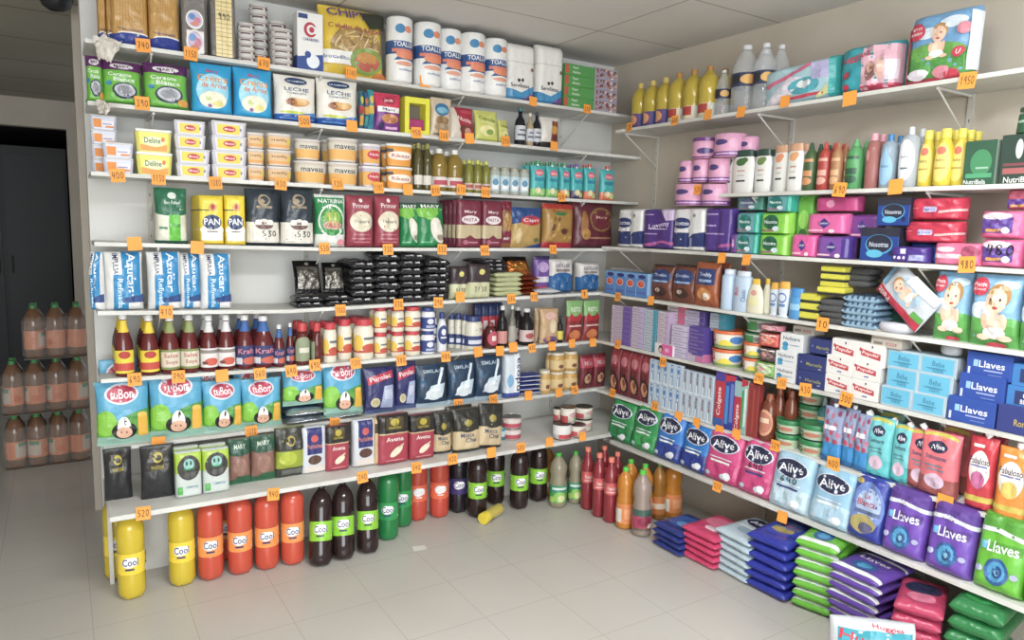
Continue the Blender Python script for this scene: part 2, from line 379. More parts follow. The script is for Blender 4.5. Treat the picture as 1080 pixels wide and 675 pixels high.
m = MB(); m.box((-5.28, 6.2, 0), (-2.0, 6.3, 2.4), darkm).box((-2.1, 4.19, 0), (-2.0, 6.2, 2.4), darkm).box((-5.28, 4.19, 2.3), (-2.0, 6.2, 2.4), darkm).box((-5.28, 4.19, -.0), (-2.0, 6.2, .004), darkm); struct('wall_dark_room', m)
# a dark wardrobe front standing in the doorway, only its edges catch light
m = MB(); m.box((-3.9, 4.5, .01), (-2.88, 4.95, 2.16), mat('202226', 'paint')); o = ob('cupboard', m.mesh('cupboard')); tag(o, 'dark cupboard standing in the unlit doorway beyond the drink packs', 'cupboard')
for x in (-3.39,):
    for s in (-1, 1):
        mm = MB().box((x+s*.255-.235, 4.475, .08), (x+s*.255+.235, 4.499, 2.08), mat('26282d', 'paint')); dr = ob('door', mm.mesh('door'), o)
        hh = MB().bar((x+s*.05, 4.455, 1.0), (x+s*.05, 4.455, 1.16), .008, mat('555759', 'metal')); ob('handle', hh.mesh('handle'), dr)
# black dome above the passage
m = MB(); m.lathe([(.001, 0), (.03, .004), (.055, .022), (.068, .05), (.07, .075), (.066, .1)], mat('15161a', 'plastic'), 28, c=(-2.93, .42, 2.452)); o = ob('dome_camera', m.mesh('dome_camera', True)); tag(o, 'glossy black dome under the passage ceiling beside the wall end', 'camera')
# ------------------------------------------------------------------ shelves
trim = mat('dcdad5', 'paint'); steel = mat('cfcdc6', 'paint')
names = ['top', 'second', 'third', 'fourth', 'fifth', 'sixth', 'seventh', 'bottom']
TH = .016
def bracket(par, wall, s, z, dp):
    m = MB()
    P = (lambda a, zz: (s, -a, zz)) if wall == 'A' else (lambda a, zz: (-a, -s, zz))
    m.bar(P(.004, z-TH-.006), P(dp-.02, z-TH-.006), .006, steel); m.bar(P(dp-.02, z-TH-.006), P(.006, z-TH-.17), .0035, steel)
    ob('bracket', m.mesh('bracket'), par)
def standard(wall, s, z0, z1):
    m = MB()
    a = (s-.011, -.008, z0) if wall == 'A' else (-.008, -s-.011, z0); b = (s+.011, -.0005, z1) if wall == 'A' else (-.0005, -s+.011, z1)
    m.box(a, b, mat('c8c5bc', 'paint'))
    for i in range(int((z1-z0)/.09)):
        z = z0+.04+i*.09
        if wall == 'A': m.box((s-.002, -.0086, z), (s+.002, -.008, z+.012), mat('6d6a64', 'paint'))
        else: m.box((-.0086, -s-.002, z), (-.008, -s+.002, z+.012), mat('6d6a64', 'paint'))
    return m.mesh('upright')
SA = [-2.62, -1.93, -1.2, -.40]; SB = [.42, 1.33, 2.12, 2.95]
for i, s in enumerate(SA):
    o = ob('shelf_upright', standard('A', s, .42, 2.3)); tag(o, f'slotted white shelf upright on back wall, {ORD[i]} from left', 'shelf upright', 'slotted uprights behind the shelves')
for i, s in enumerate(SB):
    o = ob('shelf_upright', standard('B', s, .05, 2.2)); tag(o, f'slotted white shelf upright on side wall, {ORD[i]} from the corner', 'shelf upright', 'slotted uprights behind the shelves')
YE = 3.9
for k in range(1, 8):
    kn = ZA[k]; xs = [q[0] for q in kn] if isinstance(kn, tuple) else [-2.85, -1.9, 0]
    xs = [XL]+[x for x in xs if XL+.1 < x < -.3]+[-.004]
    V = []
    for x in xs:
        z = zsh('A', k, min(x, -.2)); V += [(x, -DA, z-TH), (x, -DA, z), (x, -.009, z), (x, -.009, z-TH)]
    n = len(xs); Fc = [(i*4+a, i*4+(a+1) % 4, i*4+4+(a+1) % 4, i*4+4+a) for i in range(n-1) for a in range(4)]+[(0, 1, 2, 3), (n*4-1, n*4-2, n*4-3, n*4-4)]
    me = MB().add(V, Fc, white).mesh('wall_shelf'); o = ob('wall_shelf', me); tag(o, f'long white {names[k-1]} shelf of the back wall full of goods', 'shelf', 'white shelves of the back wall')
    for s in SA: bracket(o, 'A', s, zsh('A', k, s), DA)
YS = {1: DA-.0, 2: None}
e2 = -solve((-DB, 0, ZB[2]), (0, -1, 0), px=759) if False else solve((-DB, 0, ZB[2]), (0, -1, 0), px=758)
for k in range(1, 7):
    y0 = {1: .30, 2: e2}.get(k, DA+.001)
    if k == 1: y0 = .36
    me = MB().box((-DB, -YE, ZB[k]-TH), (-.009, -y0, ZB[k]), white).mesh('wall_shelf'); o = ob('wall_shelf', me)
    tag(o, f'long white {names[k-1]} shelf of the side wall full of goods', 'shelf', 'white shelves of the side wall')
    for s in SB[(1 if k == 2 else 0):]: bracket(o, 'B', s, ZB[k], DB)
# deep bottom shelves
m = MB(); m.box((XL, -D8, ZA[8]-.02), (-.004, -.004, ZA[8]), white); o = ob('base_shelf', m.mesh('base_shelf')); tag(o, 'deep white bottom shelf of the back wall above the soft drinks', 'shelf')
o2 = ob('side_panel', MB().box((XL, -.285, 0), (XL+.016, -.004, ZA[8]-.021), white).mesh('side_board')); o2.name = 'end_board'; tag(o2, 'white end board under the bottom shelf beside the passage', 'board')
o2 = ob('kick_panel', MB().box((XL+.017, -.215, 0), (-.75, -.2, ZA[8]-.021), white).mesh('kick_panel')); tag(o2, 'white upright board behind the soft drinks below the bottom shelf', 'board')
m = MB(); m.box((-D7, -YE, ZB[7]-.02), (-.009, -D8-.001, ZB[7]), white); o = ob('base_shelf', m.mesh('base_shelf')); tag(o, 'white lowest shelf of the side wall carrying detergent bags', 'shelf')
for s in SB: bracket(o, 'B', s, ZB[7], D7)
# ------------------------------------------------------------------ artwork by product
Rr, Ee, Tt, Pp = (lambda *a: ('R',)+a), (lambda *a: ('E',)+a), (lambda *a: ('T',)+a), (lambda *a: ('P',)+a)
def Hh(s, u, v, w, h, c='141414'): return ('H', s, u, v, w, h, c)
def baby(u, v, s, k=1):
    """printed picture: a sitting baby with fair hair; k = bag height over width"""
    f = lambda a, b, c, d, col: Ee(u+a*s, v+b*s/k, c*s, d*s/k, col)
    return [f(.03, .07, .185, .185, 'b98a50'), f(0, 0, .17, .19, 'f0c9b0'), f(-.07, .02, .018, .024, '2c2320'), f(.06, .02, .018, .024, '2c2320'), f(-.01, -.04, .016, .013, 'd99a85'), f(0, -.10, .045, .02, 'b8433f'),
            f(.0, -.33, .14, .17, 'f0c9b0'), f(-.15, -.30, .05, .12, 'eec3a8'), f(.14, -.30, .05, .12, 'eec3a8'), f(0, -.47, .17, .09, 'f4f4f2'), f(-.16, -.54, .1, .045, 'f0c9b0'), f(.16, -.54, .1, .045, 'f0c9b0')]
def cow(u, v, s):
    return [Ee(u, v-.02*s, .30*s, .17*s, '1d1b1b'), Ee(u, v+.05*s, .16*s, .20*s, 'f3f1ec'), Ee(u+.03*s, v+.16*s, .03*s, .07*s, '1d1b1b'), Ee(u-.10*s, v+.14*s, .035*s, .03*s, 'f3f1ec'), Ee(u, v-.06*s, .19*s, .11*s, 'e8b79b'), Ee(u-.06*s, v-.05*s, .018*s, .02*s, '7d4f42'), Ee(u+.06*s, v-.05*s, .018*s, .02*s, '7d4f42')]
def stand(base, front, **k):
    k.setdefault('mode', 'stand'); return lambda w, h, d: bag(w, h, d, base, front, **k)
def flip(elems):
    """same picture on a bag that lies with its front up"""
    return elems
spaghetti = stand('c79a52', [Rr(-.5, 0, .5, .17, '2b3f94'), Ee(.1, .19, .45, .045, 'f2efe6'), Ee(.1, .165, .46, .045, '2b3f94'), Tt('Vermicelli', 0, .27, .72, .045, '4b3a78')]+[Rr(-.44+i*.08, .32, -.43+i*.08, .98, 'a87c38') for i in range(12)], mode='soft', fin='film')
beans = stand('6fb93f', [Rr(-.5, .76, .5, 1, '5b1f5e'), Ee(0, .86, .3, .07, 'f3eff2'), Tt('MARY', 0, .86, .4, .07, '5b1f5e'), Tt('Caraota', -.06, .66, .6, .08, 'f4f7ee'), Tt('Blanca', .04, .55, .55, .09, 'f4f7ee'), Ee(.05, .30, .32, .19, '28354f'), Ee(.05, .31, .27, .15, 'b9bdc4'), Ee(.05, .32, .2, .1, '8d9098'), Ee(-.34, .45, .07, .05, '2b7fb8'), Ee(.36, .14, .12, .08, 'd99a3c'), Rr(-.5, 0, .5, .05, '4c9030')])
rice_cream = stand('22a3d8', [Ee(0, .45, .40, .34, '9fdcf0'), Tt('Mary', 0, .83, .3, .08, 'd8466a'), Tt('Crema', 0, .69, .74, .13, 'e8973a'), Tt('de Arroz', .04, .56, .62, .1, 'e4763c'), Ee(0, .27, .33, .17, 'f3ecd2'), Ee(-.1, .3, .1, .05, 'cfd99a'), Ee(.12, .2, .12, .06, 'e9e08d'), Ee(-.08, .15, .05, .04, '9b6aa8')])
milk_bag = stand('ece8dd', [Rr(-.5, 0, .5, .15, '1f56a8'), Pp([(-.5, .15), (.5, .15), (.5, .24), (0, .17)], '3c86cf'), Ee(-.1, .2, .3, .03, 'cbd84b'), Ee(0, .87, .27, .08, '23406f'), Tt('LA CAMPIÑA', 0, .87, .42, .045, 'f2f2f2'), Tt('LECHE', 0, .69, .6, .075, '4c5d86'), Tt('COMPLETA', 0, .61, .5, .035, '4c5d86'), Ee(0, .42, .28, .09, 'c98a4d'), Ee(.1, .44, .22, .07, 'e3b673'), Ee(-.15, .42, .09, .07, '8a4c2b'), Rr(-.4, .07, .4, .09, '6ea6de')])
def strips(name, cols): return stand(cols[0], [Rr(-.5, .4, .5, .6, cols[1]), Rr(-.4, .1, .4, .35, cols[2]), Ee(0, .75, .3, .1, cols[3])], mode='pillow')
snack_purple = stand('7a2f86', [Rr(-.5, .62, .5, 1, 'cf3157'), Rr(-.42, .5, .42, .64, 'f1ece6'), Tt('Maní', 0, .57, .5, .07, '454a8c'), Ee(0, .8, .24, .1, 'a51e3c'), Tt('Jack', 0, .8, .36, .09, 'f7f2f0'), Ee(.05, .34, .33, .12, 'c98a52'), Ee(.12, .3, .2, .08, 'b06a3a'), Ee(-.25, .15, .1, .09, '2f2c5e'), Rr(-.1, .08, .35, .14, 'e9b6dd')], mode='pillow')
cookie_beige = stand('c9b79d', [Ee(0, .7, .35, .16, '2f6f9a'), Ee(0, .68, .28, .08, '78b0c8'), Ee(.0, .42, .32, .12, '8d6b3c'), Ee(0, .25, .36, .1, 'a08a6a'), Rr(-.35, .05, .35, .1, '8c7f6f')], mode='pillow')
red_snack = stand('a6243c', [Pp([(-.5, 0), (-.5, .98), (-.3, .98), (-.05, 0)], 'd6cabb'), Tt('Nucita', .08, .6, .6, .13, 'f0dcd8', -12), Ee(.1, .3, .26, .15, '6a3328'), Ee(.2, .25, .14, .1, 'c98f80'), Rr(-.1, .8, .4, .9, 'c4475b')], mode='pillow')
lime_snack = stand('c9cc66', [Tt('Cebolla', 0, .72, .74, .1, '3d5c2a', -8), Tt('con Crema', 0, .6, .6, .06, 'f5f2da', -8), Ee(.0, .35, .34, .17, 'e8dfa0'), Ee(.1, .3, .16, .09, '7fa23c'), Rr(-.5, 0, .5, .08, '9ea347')], mode='pillow')
def frame_box(w, h, d):
    c = 'e3dd22'; t = w*.17; mb = MB(); m_ = mat(c, 'paper')
    mb.box((-w/2, -d/2, 0), (-w/2+t, d/2, h), m_).box((w/2-t, -d/2, 0), (w/2, d/2, h), m_).box((-w/2+t, -d/2, 0), (w/2-t, d/2, h*.12), m_).box((-w/2+t, -d/2, h*.84), (w/2-t, d/2, h), m_).box((-w/2+t, d/2-.003, h*.12), (w/2-t, d/2, h*.84), mat('6b6259', 'paper'))
    inn = MB(); inn.rbox(w*.6, h*.3, d*.6, mat('a52a6a', 'film'), .004, h*.12+.001)
    return [('body', mb.mesh('body'), None), ('packet', inn.mesh('packet'), 0)]
def tub_prof(): return [(.84, 0), (.86, .03), (.97, .86), (.97, .88)]
def tub(base, front, lid, fin='plastic', lh=.14, sq=False):
    def f(w, h, d):
        k = d/w; mb = MB(); r = w/2
        prof = [(.84, 0), (.86, .03), (.96, 1-lh)]
        p = bottle(w, h, d, prof+[(.93, 1-lh+.004)], base, fin, None, front, 'paper', n=24)
        lm = MB(); lm.lathe([(.99*r, h*(1-lh)), (1.0*r, h*(1-lh)+.0015), (1.0*r, h-.006), (.97*r, h-.003), (.93*r, h-.0035), (.92*r, h-.006)], mat(lid, 'plastic'), 24, 1, k); p.append(('lid', lm.mesh('lid', True), 0))
        if sq: return sqtub(w, h, d, base, front, lid, fin, lh)
        return p
    return f
def sqtub(w, h, d, base, front, lid, fin, lh):
    mb = MB(); t = .88; V = []
    for s, z in ((t, 0), (.96, h*(1-lh))):
        X = w/2*s; Y = d/2*s; c = w*.08
        V += [(-X, -Y+c, z), (-X+c, -Y, z), (X-c, -Y, z), (X, -Y+c, z), (X, Y-c, z), (X-c, Y, z), (-X+c, Y, z), (-X, Y-c, z)]
    mb.add(V, [(i, (i+1) % 8, 8+(i+1) % 8, 8+i) for i in range(8)]+[tuple(range(8))[::-1], tuple(range(8, 16))], mat(base, fin))
    lb = MB(); lb.rbox(w-.004, h*lh-.001, d-.004, mat(lid, 'plastic'), .003, h*(1-lh)+.0005)
    art(mb, front, lambda u, v, o: (u*w*.8*(t+(.96-t)*v), -d/2*(t+(.96-t)*v/(1-lh))-o, v*h), w, h, 'paper')
    return [('body', mb.mesh('body'), None), ('lid', lb.mesh('lid'), 0)]
can_prof = [(.94, 0), (1, .02), (1, .06), (.985, .07), (.985, .93), (1, .94), (1, .98), (.94, 1), (.93, .985)]
def can(base, front, rim='b9b9b5', lid=None, fin='paper', rf='metal'):
    def f(w, h, d):
        p = bottle(w, h, d, [(.985, .05), (.985, .95)], base, fin, None, front, 'paper', n=20); r = w/2
        mb = MB(); mb.lathe([(.94*r, 0), (r, .02*h), (r, .055*h), (.98*r, .06*h)], mat(rim, rf), 20, 1, d/w); p.append(('bottom_rim', mb.mesh('bottom_rim'), 0))
        mb = MB(); mb.lathe([(.98*r, .93*h), (r, .94*h), (r, .985*h), (.95*r, h), (.94*r, .985*h)], mat(lid or rim, 'plastic' if lid else rf), 20, 1, d/w); p.append(('lid', mb.mesh('lid'), 0))
        return p
    return f
JAR = [(.9, 0), (.98, .03), (.98, .70), (.9, .80), (.76, .84), (.76, .87)]
def jar(base, front, lid, fin='plastic', prof=JAR): return lambda w, h, d: bottle(w, h, d, prof, base, fin, (.84, .84, .84, 1, lid), front, 'paper', name='lid')
KET = [(.9, 0), (1, .03), (1, .42), (.9, .55), (.5, .74), (.36, .82), (.36, .92)]
SODA = [(.55, .0), (.80, .012), (.95, .045), (1, .09), (.99, .26), (.97, .30), (.965, .305), (.965, .55), (1, .59), (1, .80), (.96, .86), (.8, .91), (.45, .95), (.27, .96), (.27, .97)]
COLA = [(.55, .0), (.80, .012), (.95, .045), (1, .09), (.99, .26), (.97, .30), (.965, .305), (.965, .55), (1, .59), (1, .72), (.93, .80), (.74, .87), (.42, .935), (.27, .955), (.27, .97)]
def petals(col):
    def e(w, h, d):
        mb = MB(); r = w/2
        for i in range(5):
            a = 2*math.pi*(i+.5)/5; mb.lathe([(r*.1, 0), (r*.22, .002), (r*.3, h*.03), (r*.2, h*.07)], mat(col, 'liquid'), 8, c=(math.cos(a)*r*.6, math.sin(a)*r*.6, 0))
        return [('base_foot', mb.mesh('base_foot', True), 0)]
    return e
def soda(liq, lab, txt='Cool', sub='', capc='222222', tc='1d2a6c', prof=None):
    A = [Rr(-1, .305, 1, .55, lab)]
    for u in (-.66, 0, .66): A += [Ee(u-.03, .45, .155, .062, 'f4f4f6'), Ee(u+.07, .455, .13, .055, 'f4f4f6'), Tt(txt, u+.01, .455, .36, .085, tc), Rr(u-.1, .36, u+.1, .38, tc)]
    A += [Ee(-.33, .49, .018, .012, 'f4f4f0'), Ee(.33, .36, .018, .012, 'f4f4f0')]
    return lambda w, h, d: bottle(w, h, d, prof or SODA, liq, 'liquid', (.31, .962, .31, 1, capc), A, 'film', petals(liq))
JUG = [(.75, 0), (.95, .02), (1, .06), (.97, .2), (1, .3), (.96, .42), (.98, .46), (.82, .55), (.97, .68), (.9, .8), (.5, .9), (.3, .93), (.3, .95)]
def juice(liq, lab, elems, capc): return lambda w, h, d: bottle(w, h, d, JUG, liq, 'liquid', (.34, .935, .34, 1, capc), [Rr(-1, .1, 1, .42, lab)]+elems, 'film')
OIL = [(.85, 0), (.97, .03), (.93, .2), (1, .34), (.94, .44), (1, .54), (.99, .66), (.86, .77), (.5, .86), (.34, .88), (.34, .91)]
def flatb(col, cap, front, capr=(.62, .86, .62, 1), prof=None, fin='plastic'):
    prof = prof or [(.85, 0), (.95, .02), (1, .3), (1, .7), (.85, .82), (.55, .86), (.5, .87)]
    return lambda w, h, d: bottle(w, h, d, prof, col, fin, capr+(cap,), front, 'paper', name='cap')
def spout(col, at=0, r=.012, hh=.02, lean=0, z=1.0):
    def e(w, h, d):
        mb = MB(); x = at*w; a = Vector((x, 0, h*z-.004)); b = a+Vector((math.sin(lean), 0, math.cos(lean)))*hh
        mb.bar(a, a+(b-a)*.35, r*.6, mat('e8e8e4', 'plastic'), 10); mb.bar(a+(b-a)*.35, b, r, mat(col, 'plastic'), 12); return [('spout_cap', mb.mesh('spout_cap'), 0)]
    return e
def roll(base, front):
    def f(w, h, d):
        k = 1
        return bottle(w, h, w, [(.55, 0), (.9, .012), (1, .04), (.99, .5), (1, .96), (.9, .988), (.4, 1)], base, 'film', None, front, 'film', merge=True)+[('core', MB().lathe([(w*.12, h-.003), (w*.12, h+.001), (w*.08, h+.001)], mat('b9a88c', 'paper'), 12).mesh('core'), 0)]
    return f
def word_panel(c, txt, tc, w=.6, h=.3): return [Tt(txt, 0, .5, w, h, tc)]
# ------------------------------------------------------------------ back wall, top shelf
T1 = 'back wall top shelf'
row('A', 1, 104, 122, -10, 'spaghetti_pack', 'pasta pack', spaghetti, 'edge-on pack of long spaghetti with blue base', T1, n=2, d=.07, ins=.06, gap=.001)
row('A', 1, 119, 157, -14, 'spaghetti_pack', 'pasta pack', spaghetti, 'wide upright pack of long spaghetti with blue base', T1, rows=3, d=.055, ins=.015)
row('A', 1, 158, 190, -10, 'spaghetti_pack', 'pasta pack', spaghetti, 'narrower upright pack of long spaghetti', '~beside the grey wafer sleeve', rows=2, d=.06, ins=.015)
sleeve = lambda w, h, d: carton(w, h, d, '77706d', [Rr(-.33, .02, .36, .36, 'e9e6e2'), Ee(.0, .18, .36, .2, 'e9e6e2'), Ee(0, .2, .3, .15, 'c9b7d2'), Ee(-.1, .25, .14, .06, '5a90c6'), Ee(.1, .18, .14, .07, 'd07f96'), Ee(0, .1, .18, .04, 'cf7f62'), Ee(0, .53, .36, .145, 'e9e6e2'), Ee(0, .53, .3, .12, 'c3b9d8'), Ee(-.1, .57, .14, .05, '5a90c6'), Ee(.1, .52, .14, .05, 'd07f96'), Ee(0, .46, .18, .03, 'cf7f62')], fin='film', r=.012)
row('A', 1, 193, 219, -12, 'wafer_sleeve', 'wafer pack', sleeve, 'tall grey wafer sleeve with two round stickers', T1, d=.09)
crack = lambda w, h, d: carton(w, h, d, '6f6762', [Rr(-.3, .02, .36, .99, 'f0dc9c')]+[Rr(-.3, .06+i*.06, .36, .066+i*.06, '8c7f66') for i in range(16)]+[Rr(-.08, .02, -.065, .99, 'a99a77'), Rr(.14, .02, .155, .99, 'a99a77'), Hh('990', .03, .58, .5, .09, '2a2a2a')], fin='film', r=.008)
row('A', 1, 223, 249, -14, 'cracker_pack', 'cracker pack', crack, 'tall cracker sleeve with cream window and written price', T1, d=.09)
minican = can('e2dfda', [Rr(-.3, .25, .1, .5, '6a5258'), Rr(.2, .3, .36, .6, '6c3b34'), Rr(-.45, .6, .4, .7, '8b7a72'), Rr(-.9, .3, -.6, .6, '6c4b44')], 'e2dfda', rf='plastic')
row('A', 1, 253, 271, 24, 'small_can', 'can', minican, 'small white and brown spread can', '~nearest stack by cracker sleeve', lv=6, ins=.012)
row('A', 1, 266, 285, 4, 'small_can', 'can', minican, 'small white and brown spread can', '~tall stack behind two others', lv=8, ins=.1)
row('A', 1, 289, 311, 30, 'small_can', 'can', minican, 'small white and brown spread can', '~stack next to milk carton', lv=6, ins=.012)
row('A', 1, 286, 304, 22, 'small_can', 'can', minican, 'small white and brown spread can', '~stack behind the milk carton side', lv=6, ins=.11)
milkc = lambda w, h, d: carton(w, h, d, 'ecebe8', [Pp([(-.5, 0), (.5, 0), (.5, .3), (-.5, .22)], '2c4a94'), Ee(.1, .16, .25, .12, 'e9eef5'), Ee(-.1, .27, .12, .06, '2c4a94'), Rr(-.46, .88, -.1, .96, '2a3f7c'), Ee(0, .7, .25, .13, 'b8324a'), Ee(.03, .7, .17, .085, 'ecebe8'), Rr(.1, .64, .3, .76, 'ecebe8'), Ee(.05, .7, .1, .05, 'b8324a'), Tt('CARABOBO', .02, .53, .62, .05, '2a3f7c')], left=[Rr(-.5, 0, .5, .25, '2c4a94')])
row('A', 1, 314, 341, 13, 'milk_carton', 'milk carton', milkc, 'white milk carton with blue base and red emblem', T1, d=.065)
chips = stand('e3c233', [Ee(.05, .42, .43, .27, 'b0905a')]+[Ee(R.uniform(-.28, .36), R.uniform(.22, .62), R.uniform(.06, .14), .012, R.choice(['d8bd88', 'c9a668', 'e4cfa0', '96744a']), R.uniform(0, 180)) for _ in range(34)]+[ Rr(-.5, .16, -.05, .34, 'ecebe6'), Tt('bocadito', -.27, .25, .36, .05, '3a5a96'), Ee(.18, .24, .26, .17, '7fa048'), Ee(.2, .23, .2, .12, 'b95b4a'), Ee(.2, .28, .17, .08, 'c98e4a'), Tt('CHIPY', -.08, .88, .62, .12, '5a3a9a'), Pp([(.1, .92), (.5, .98), (.5, .74), (.25, .7)], '2f3322'), Tt('Cabello de Angel', 0, .67, .8, .09, '9c3a56'), Ee(.4, .06, .1, .05, 'cf7a3a')], mode='pillow')
row('A', 1, 341, 408, 6, 'noodle_bag', 'noodle bag', chips, 'large yellow noodle bag with food picture', T1, d=.11, lean=5)
towel = roll('efefec', [Rr(-1, .33, 1, .62, '2d5590'), Pp([(-1, .3), (-.3, .3), (-.1, .42), (-1, .42)], 'efefec'), Ee(-.1, .8, .12, .07, '3f87b8'), Ee(.1, .8, .1, .05, 'e08a64'), Tt('TOALLIN', .02, .57, .56, .075, 'f4f4f2'), Ee(.06, .42, .26, .07, 'e58a64'), Rr(-.3, .45, .35, .5, 'dc7f66'), Ee(.02, .28, .3, .06, 'efefec'), Ee(.02, .28, .22, .035, 'e3a187'), Tt('multiusos', .05, .19, .34, .035, '5a6fae')])
for i, (a, b, t) in enumerate([(410, 436, 18), (439, 466, 24), (463, 487, 31), (488, 512, 35), (512, 535, 41)]):
    row('A', 1, a, b, t, 'paper_towel_roll', 'paper towel', towel, f'white kitchen towel roll with blue wave, {ORD[i]} from left', T1, ins=.012 if i != 2 else .05, group='kitchen towel rolls on the top shelf')
napk = stand('e9e7e1', [Rr(-.5, .66, .5, .675, 'cfcdc6'), Pp([(-.5, .02), (.5, .02), (.5, .3), (0, .14), (-.5, .2)], '3f8fc0'), Pp([(.05, .02), (.5, .02), (.5, .16), (.3, .12)], '7a4a8e'), Tt('Serviletas', -.05, .26, .66, .07, '3a3436'), Ee(-.1, .35, .05, .03, '3a3436'), Ee(.03, .36, .05, .03, '3a3436'), Ee(.36, .56, .05, .035, '8d6a52')], mode='brick')
row('A', 1, 535, 564, 46, 'napkin_pack', 'napkin pack', napk, 'white napkin pack with blue corner beside towel rolls', T1, d=.1)
row('A', 1, 567, 594, 48, 'napkin_pack', 'napkin pack', napk, 'white napkin pack with blue corner beside green cartons', T1, d=.1)
gbox = lambda w, h, d: carton(w, h, d, '4f9a4c', [Rr(-.5, .1, -.38, .9, 'c0533f'), Tt('Papel', -.16, .68, .18, .26, 'e9efe4'), Tt('Aluminio', -.13, .3, .26, .24, 'e9efe4')], right=[])
gbox2 = lambda w, h, d: carton(w, h, d, 'a79fb5', [Ee(R.uniform(-.44, .44), R.uniform(.1, .9), .055, .11, R.choice(['7f5a4e', 'b98a76', '8f4638', 'b06a58', 'e0dad4', '6a4a44', 'd9b8a8']), R.uniform(0, 90)) for _ in range(26)])
row('A', 1, 595, 626, 69, 'foil_carton', 'foil box', gbox, 'long green foil carton with red end', T1, lv=4, d=.05, gap=.001)
row('A', 1, 626.5, 650, 73, 'biscuit_box', 'biscuit box', gbox2, 'small box patterned with brown biscuits', T1, lv=4, d=.06, gap=.001)
# crumpled paper at the shelf ends
def crumple(name, px, py, s, seed, label):
    q = random.Random(seed); P = Vector((XL+.0, -DA, 0)); z = solve((XL+.02, -DA-.01, 0), (0, 0, 1), py=py); V = []; Fc = []; n = 9
    for j in range(n):
        for i in range(n):
            u, v = i/(n-1), j/(n-1); V.append(((u-.25)*s*(1.2-v*.7), -.012+q.uniform(-.010, .010)-.05*math.sin(v*2.6)*.6, (.5-v)*s+(.25-abs(u-.4))*s*.35+q.uniform(-.008, .008)))
    Fc = [(j*n+i, j*n+i+1, (j+1)*n+i+1, (j+1)*n+i) for j in range(n-1) for i in range(n-1)]
    me = mesh(name, V, Fc, [mat('d8d2c8', 'paper')]); o = ob(name, me, None, (XL+.03+px, -DA-.012, z)); md = o.modifiers.new('s', 'SOLIDIFY'); md.thickness = .0015
    tag(o, label, 'paper')
crumple('crumpled_paper', .02, 50, .085, 3, 'crumpled grey-white paper hanging off the top shelf end')
crumple('crumpled_paper', .01, 114, .05, 5, 'small crumpled paper hanging off the second shelf end')
# ------------------------------------------------------------------ second shelf
T2 = 'back wall second shelf'
row('A', 2, 92, 110, 58, 'bean_bag', 'bean bag', beans, 'green and purple bean bag at the shelf end', T2, d=.06, ins=.02)
row('A', 2, 109, 151, 63, 'bean_bag', 'bean bag', beans, 'green and purple bean bag beside the crumpled paper', T2, d=.07, rows=1, lean=6)
row('A', 2, 153, 200, 66, 'bean_bag', 'bean bag', beans, 'green and purple bean bag next to blue cereal bags', T2, d=.07, rows=2, lean=5)
row('A', 2, 203, 247, 66, 'cereal_bag', 'cereal bag', rice_cream, 'bright blue rice cereal bag', T2, d=.08)
row('A', 2, 248, 289, 71, 'cereal_bag', 'cereal bag', rice_cream, 'bright blue rice cereal bag beside the white milk bag', T2, d=.08)
row('A', 2, 291, 335, 79, 'powdered_milk_bag', 'milk bag', milk_bag, 'white and blue biscuit-printed milk bag', T2, d=.08)
row('A', 2, 336, 379, 83, 'powdered_milk_bag', 'milk bag', milk_bag, 'white and blue biscuit-printed milk bag beside snack sachets', T2, d=.08)
for i, (a, b, t, c) in enumerate([(380, 385, 95, ('2f6a7a', 'b0444c', 'd8a13c', 'c9c43c')), (385, 390, 97, ('2c5f88', 'd8a13c', '2e8f8b', 'c46a3c')), (389, 396, 94, ('2e8f9b', 'd9b53e', '1f6f8f', 'd9c04a'))]):
    row('A', 2, a, b, t, 'snack_sachet', 'snack sachet', strips('s', c), ['dark teal', 'blue and orange', 'turquoise yellow-topped'][i]+' narrow snack sachet', T2, d=.05)
row('A', 2, 396, 424, 98, 'peanut_bag', 'snack bag', snack_purple, 'purple and red peanut snack bag', T2, d=.06)
row('A', 2, 427, 453, 103, 'open_frame_box', 'display box', frame_box, 'yellow open-fronted display box', T2, d=.07)
row('A', 2, 455, 477, 103, 'biscuit_packet', 'biscuit packet', cookie_beige, 'beige biscuit packet with blue picture', T2, d=.04, rows=2)
row('A', 2, 477, 502, 112, 'snack_bag', 'snack bag', red_snack, 'dark red snack bag', T2, d=.04, lean=10)
row('A', 2, 503, 527, 116, 'onion_snack_bag', 'snack bag', lime_snack, 'larger lime yellow snack bag', T2, d=.04, lean=8)
row('A', 2, 527, 539, 126, 'onion_snack_bag', 'snack bag', lime_snack, 'small lime yellow snack bag', T2, d=.03, lean=8, yaw=15)
VIN = [(.9, 0), (1, .03), (1, .55), (.85, .66), (.38, .78), (.34, .97)]
vin = lambda liq, cap: (lambda w, h, d: bottle(w, h, d, VIN, liq, 'glass', (.42, .9, .42, 1, cap), [Rr(-.5, .14, .5, .52, 'c9cbd2'), Rr(-.3, .25, .3, .3, '54596a'), Rr(-.2, .38, .2, .42, '54596a')], 'paper'))
row('A', 2, 546, 556, 113, 'sauce_bottle', 'bottle', vin('23232b', '2e6f78'), 'tall dark sauce bottle with teal cap', T2)
row('A', 2, 557, 564, 119, 'sauce_bottle', 'bottle', vin('c9b48f', 'd9d2c2'), 'pale vinegar bottle between two dark bottles', T2)
row('A', 2, 564, 572, 118, 'sauce_bottle', 'bottle', vin('2a2833', '2b2f42'), 'dark sauce bottle with dark cap', T2)
choc = stand('d9d4cc', [Pp([(0, .1), (.5, .1), (.5, .9), (.1, .9)], '8a4a2c'), Ee(.2, .6, .2, .14, 'c99a4a'), Rr(-.5, 0, .5, .2, '2a2426'), Ee(.25, .35, .17, .1, '6a2a34')], mode='pillow')
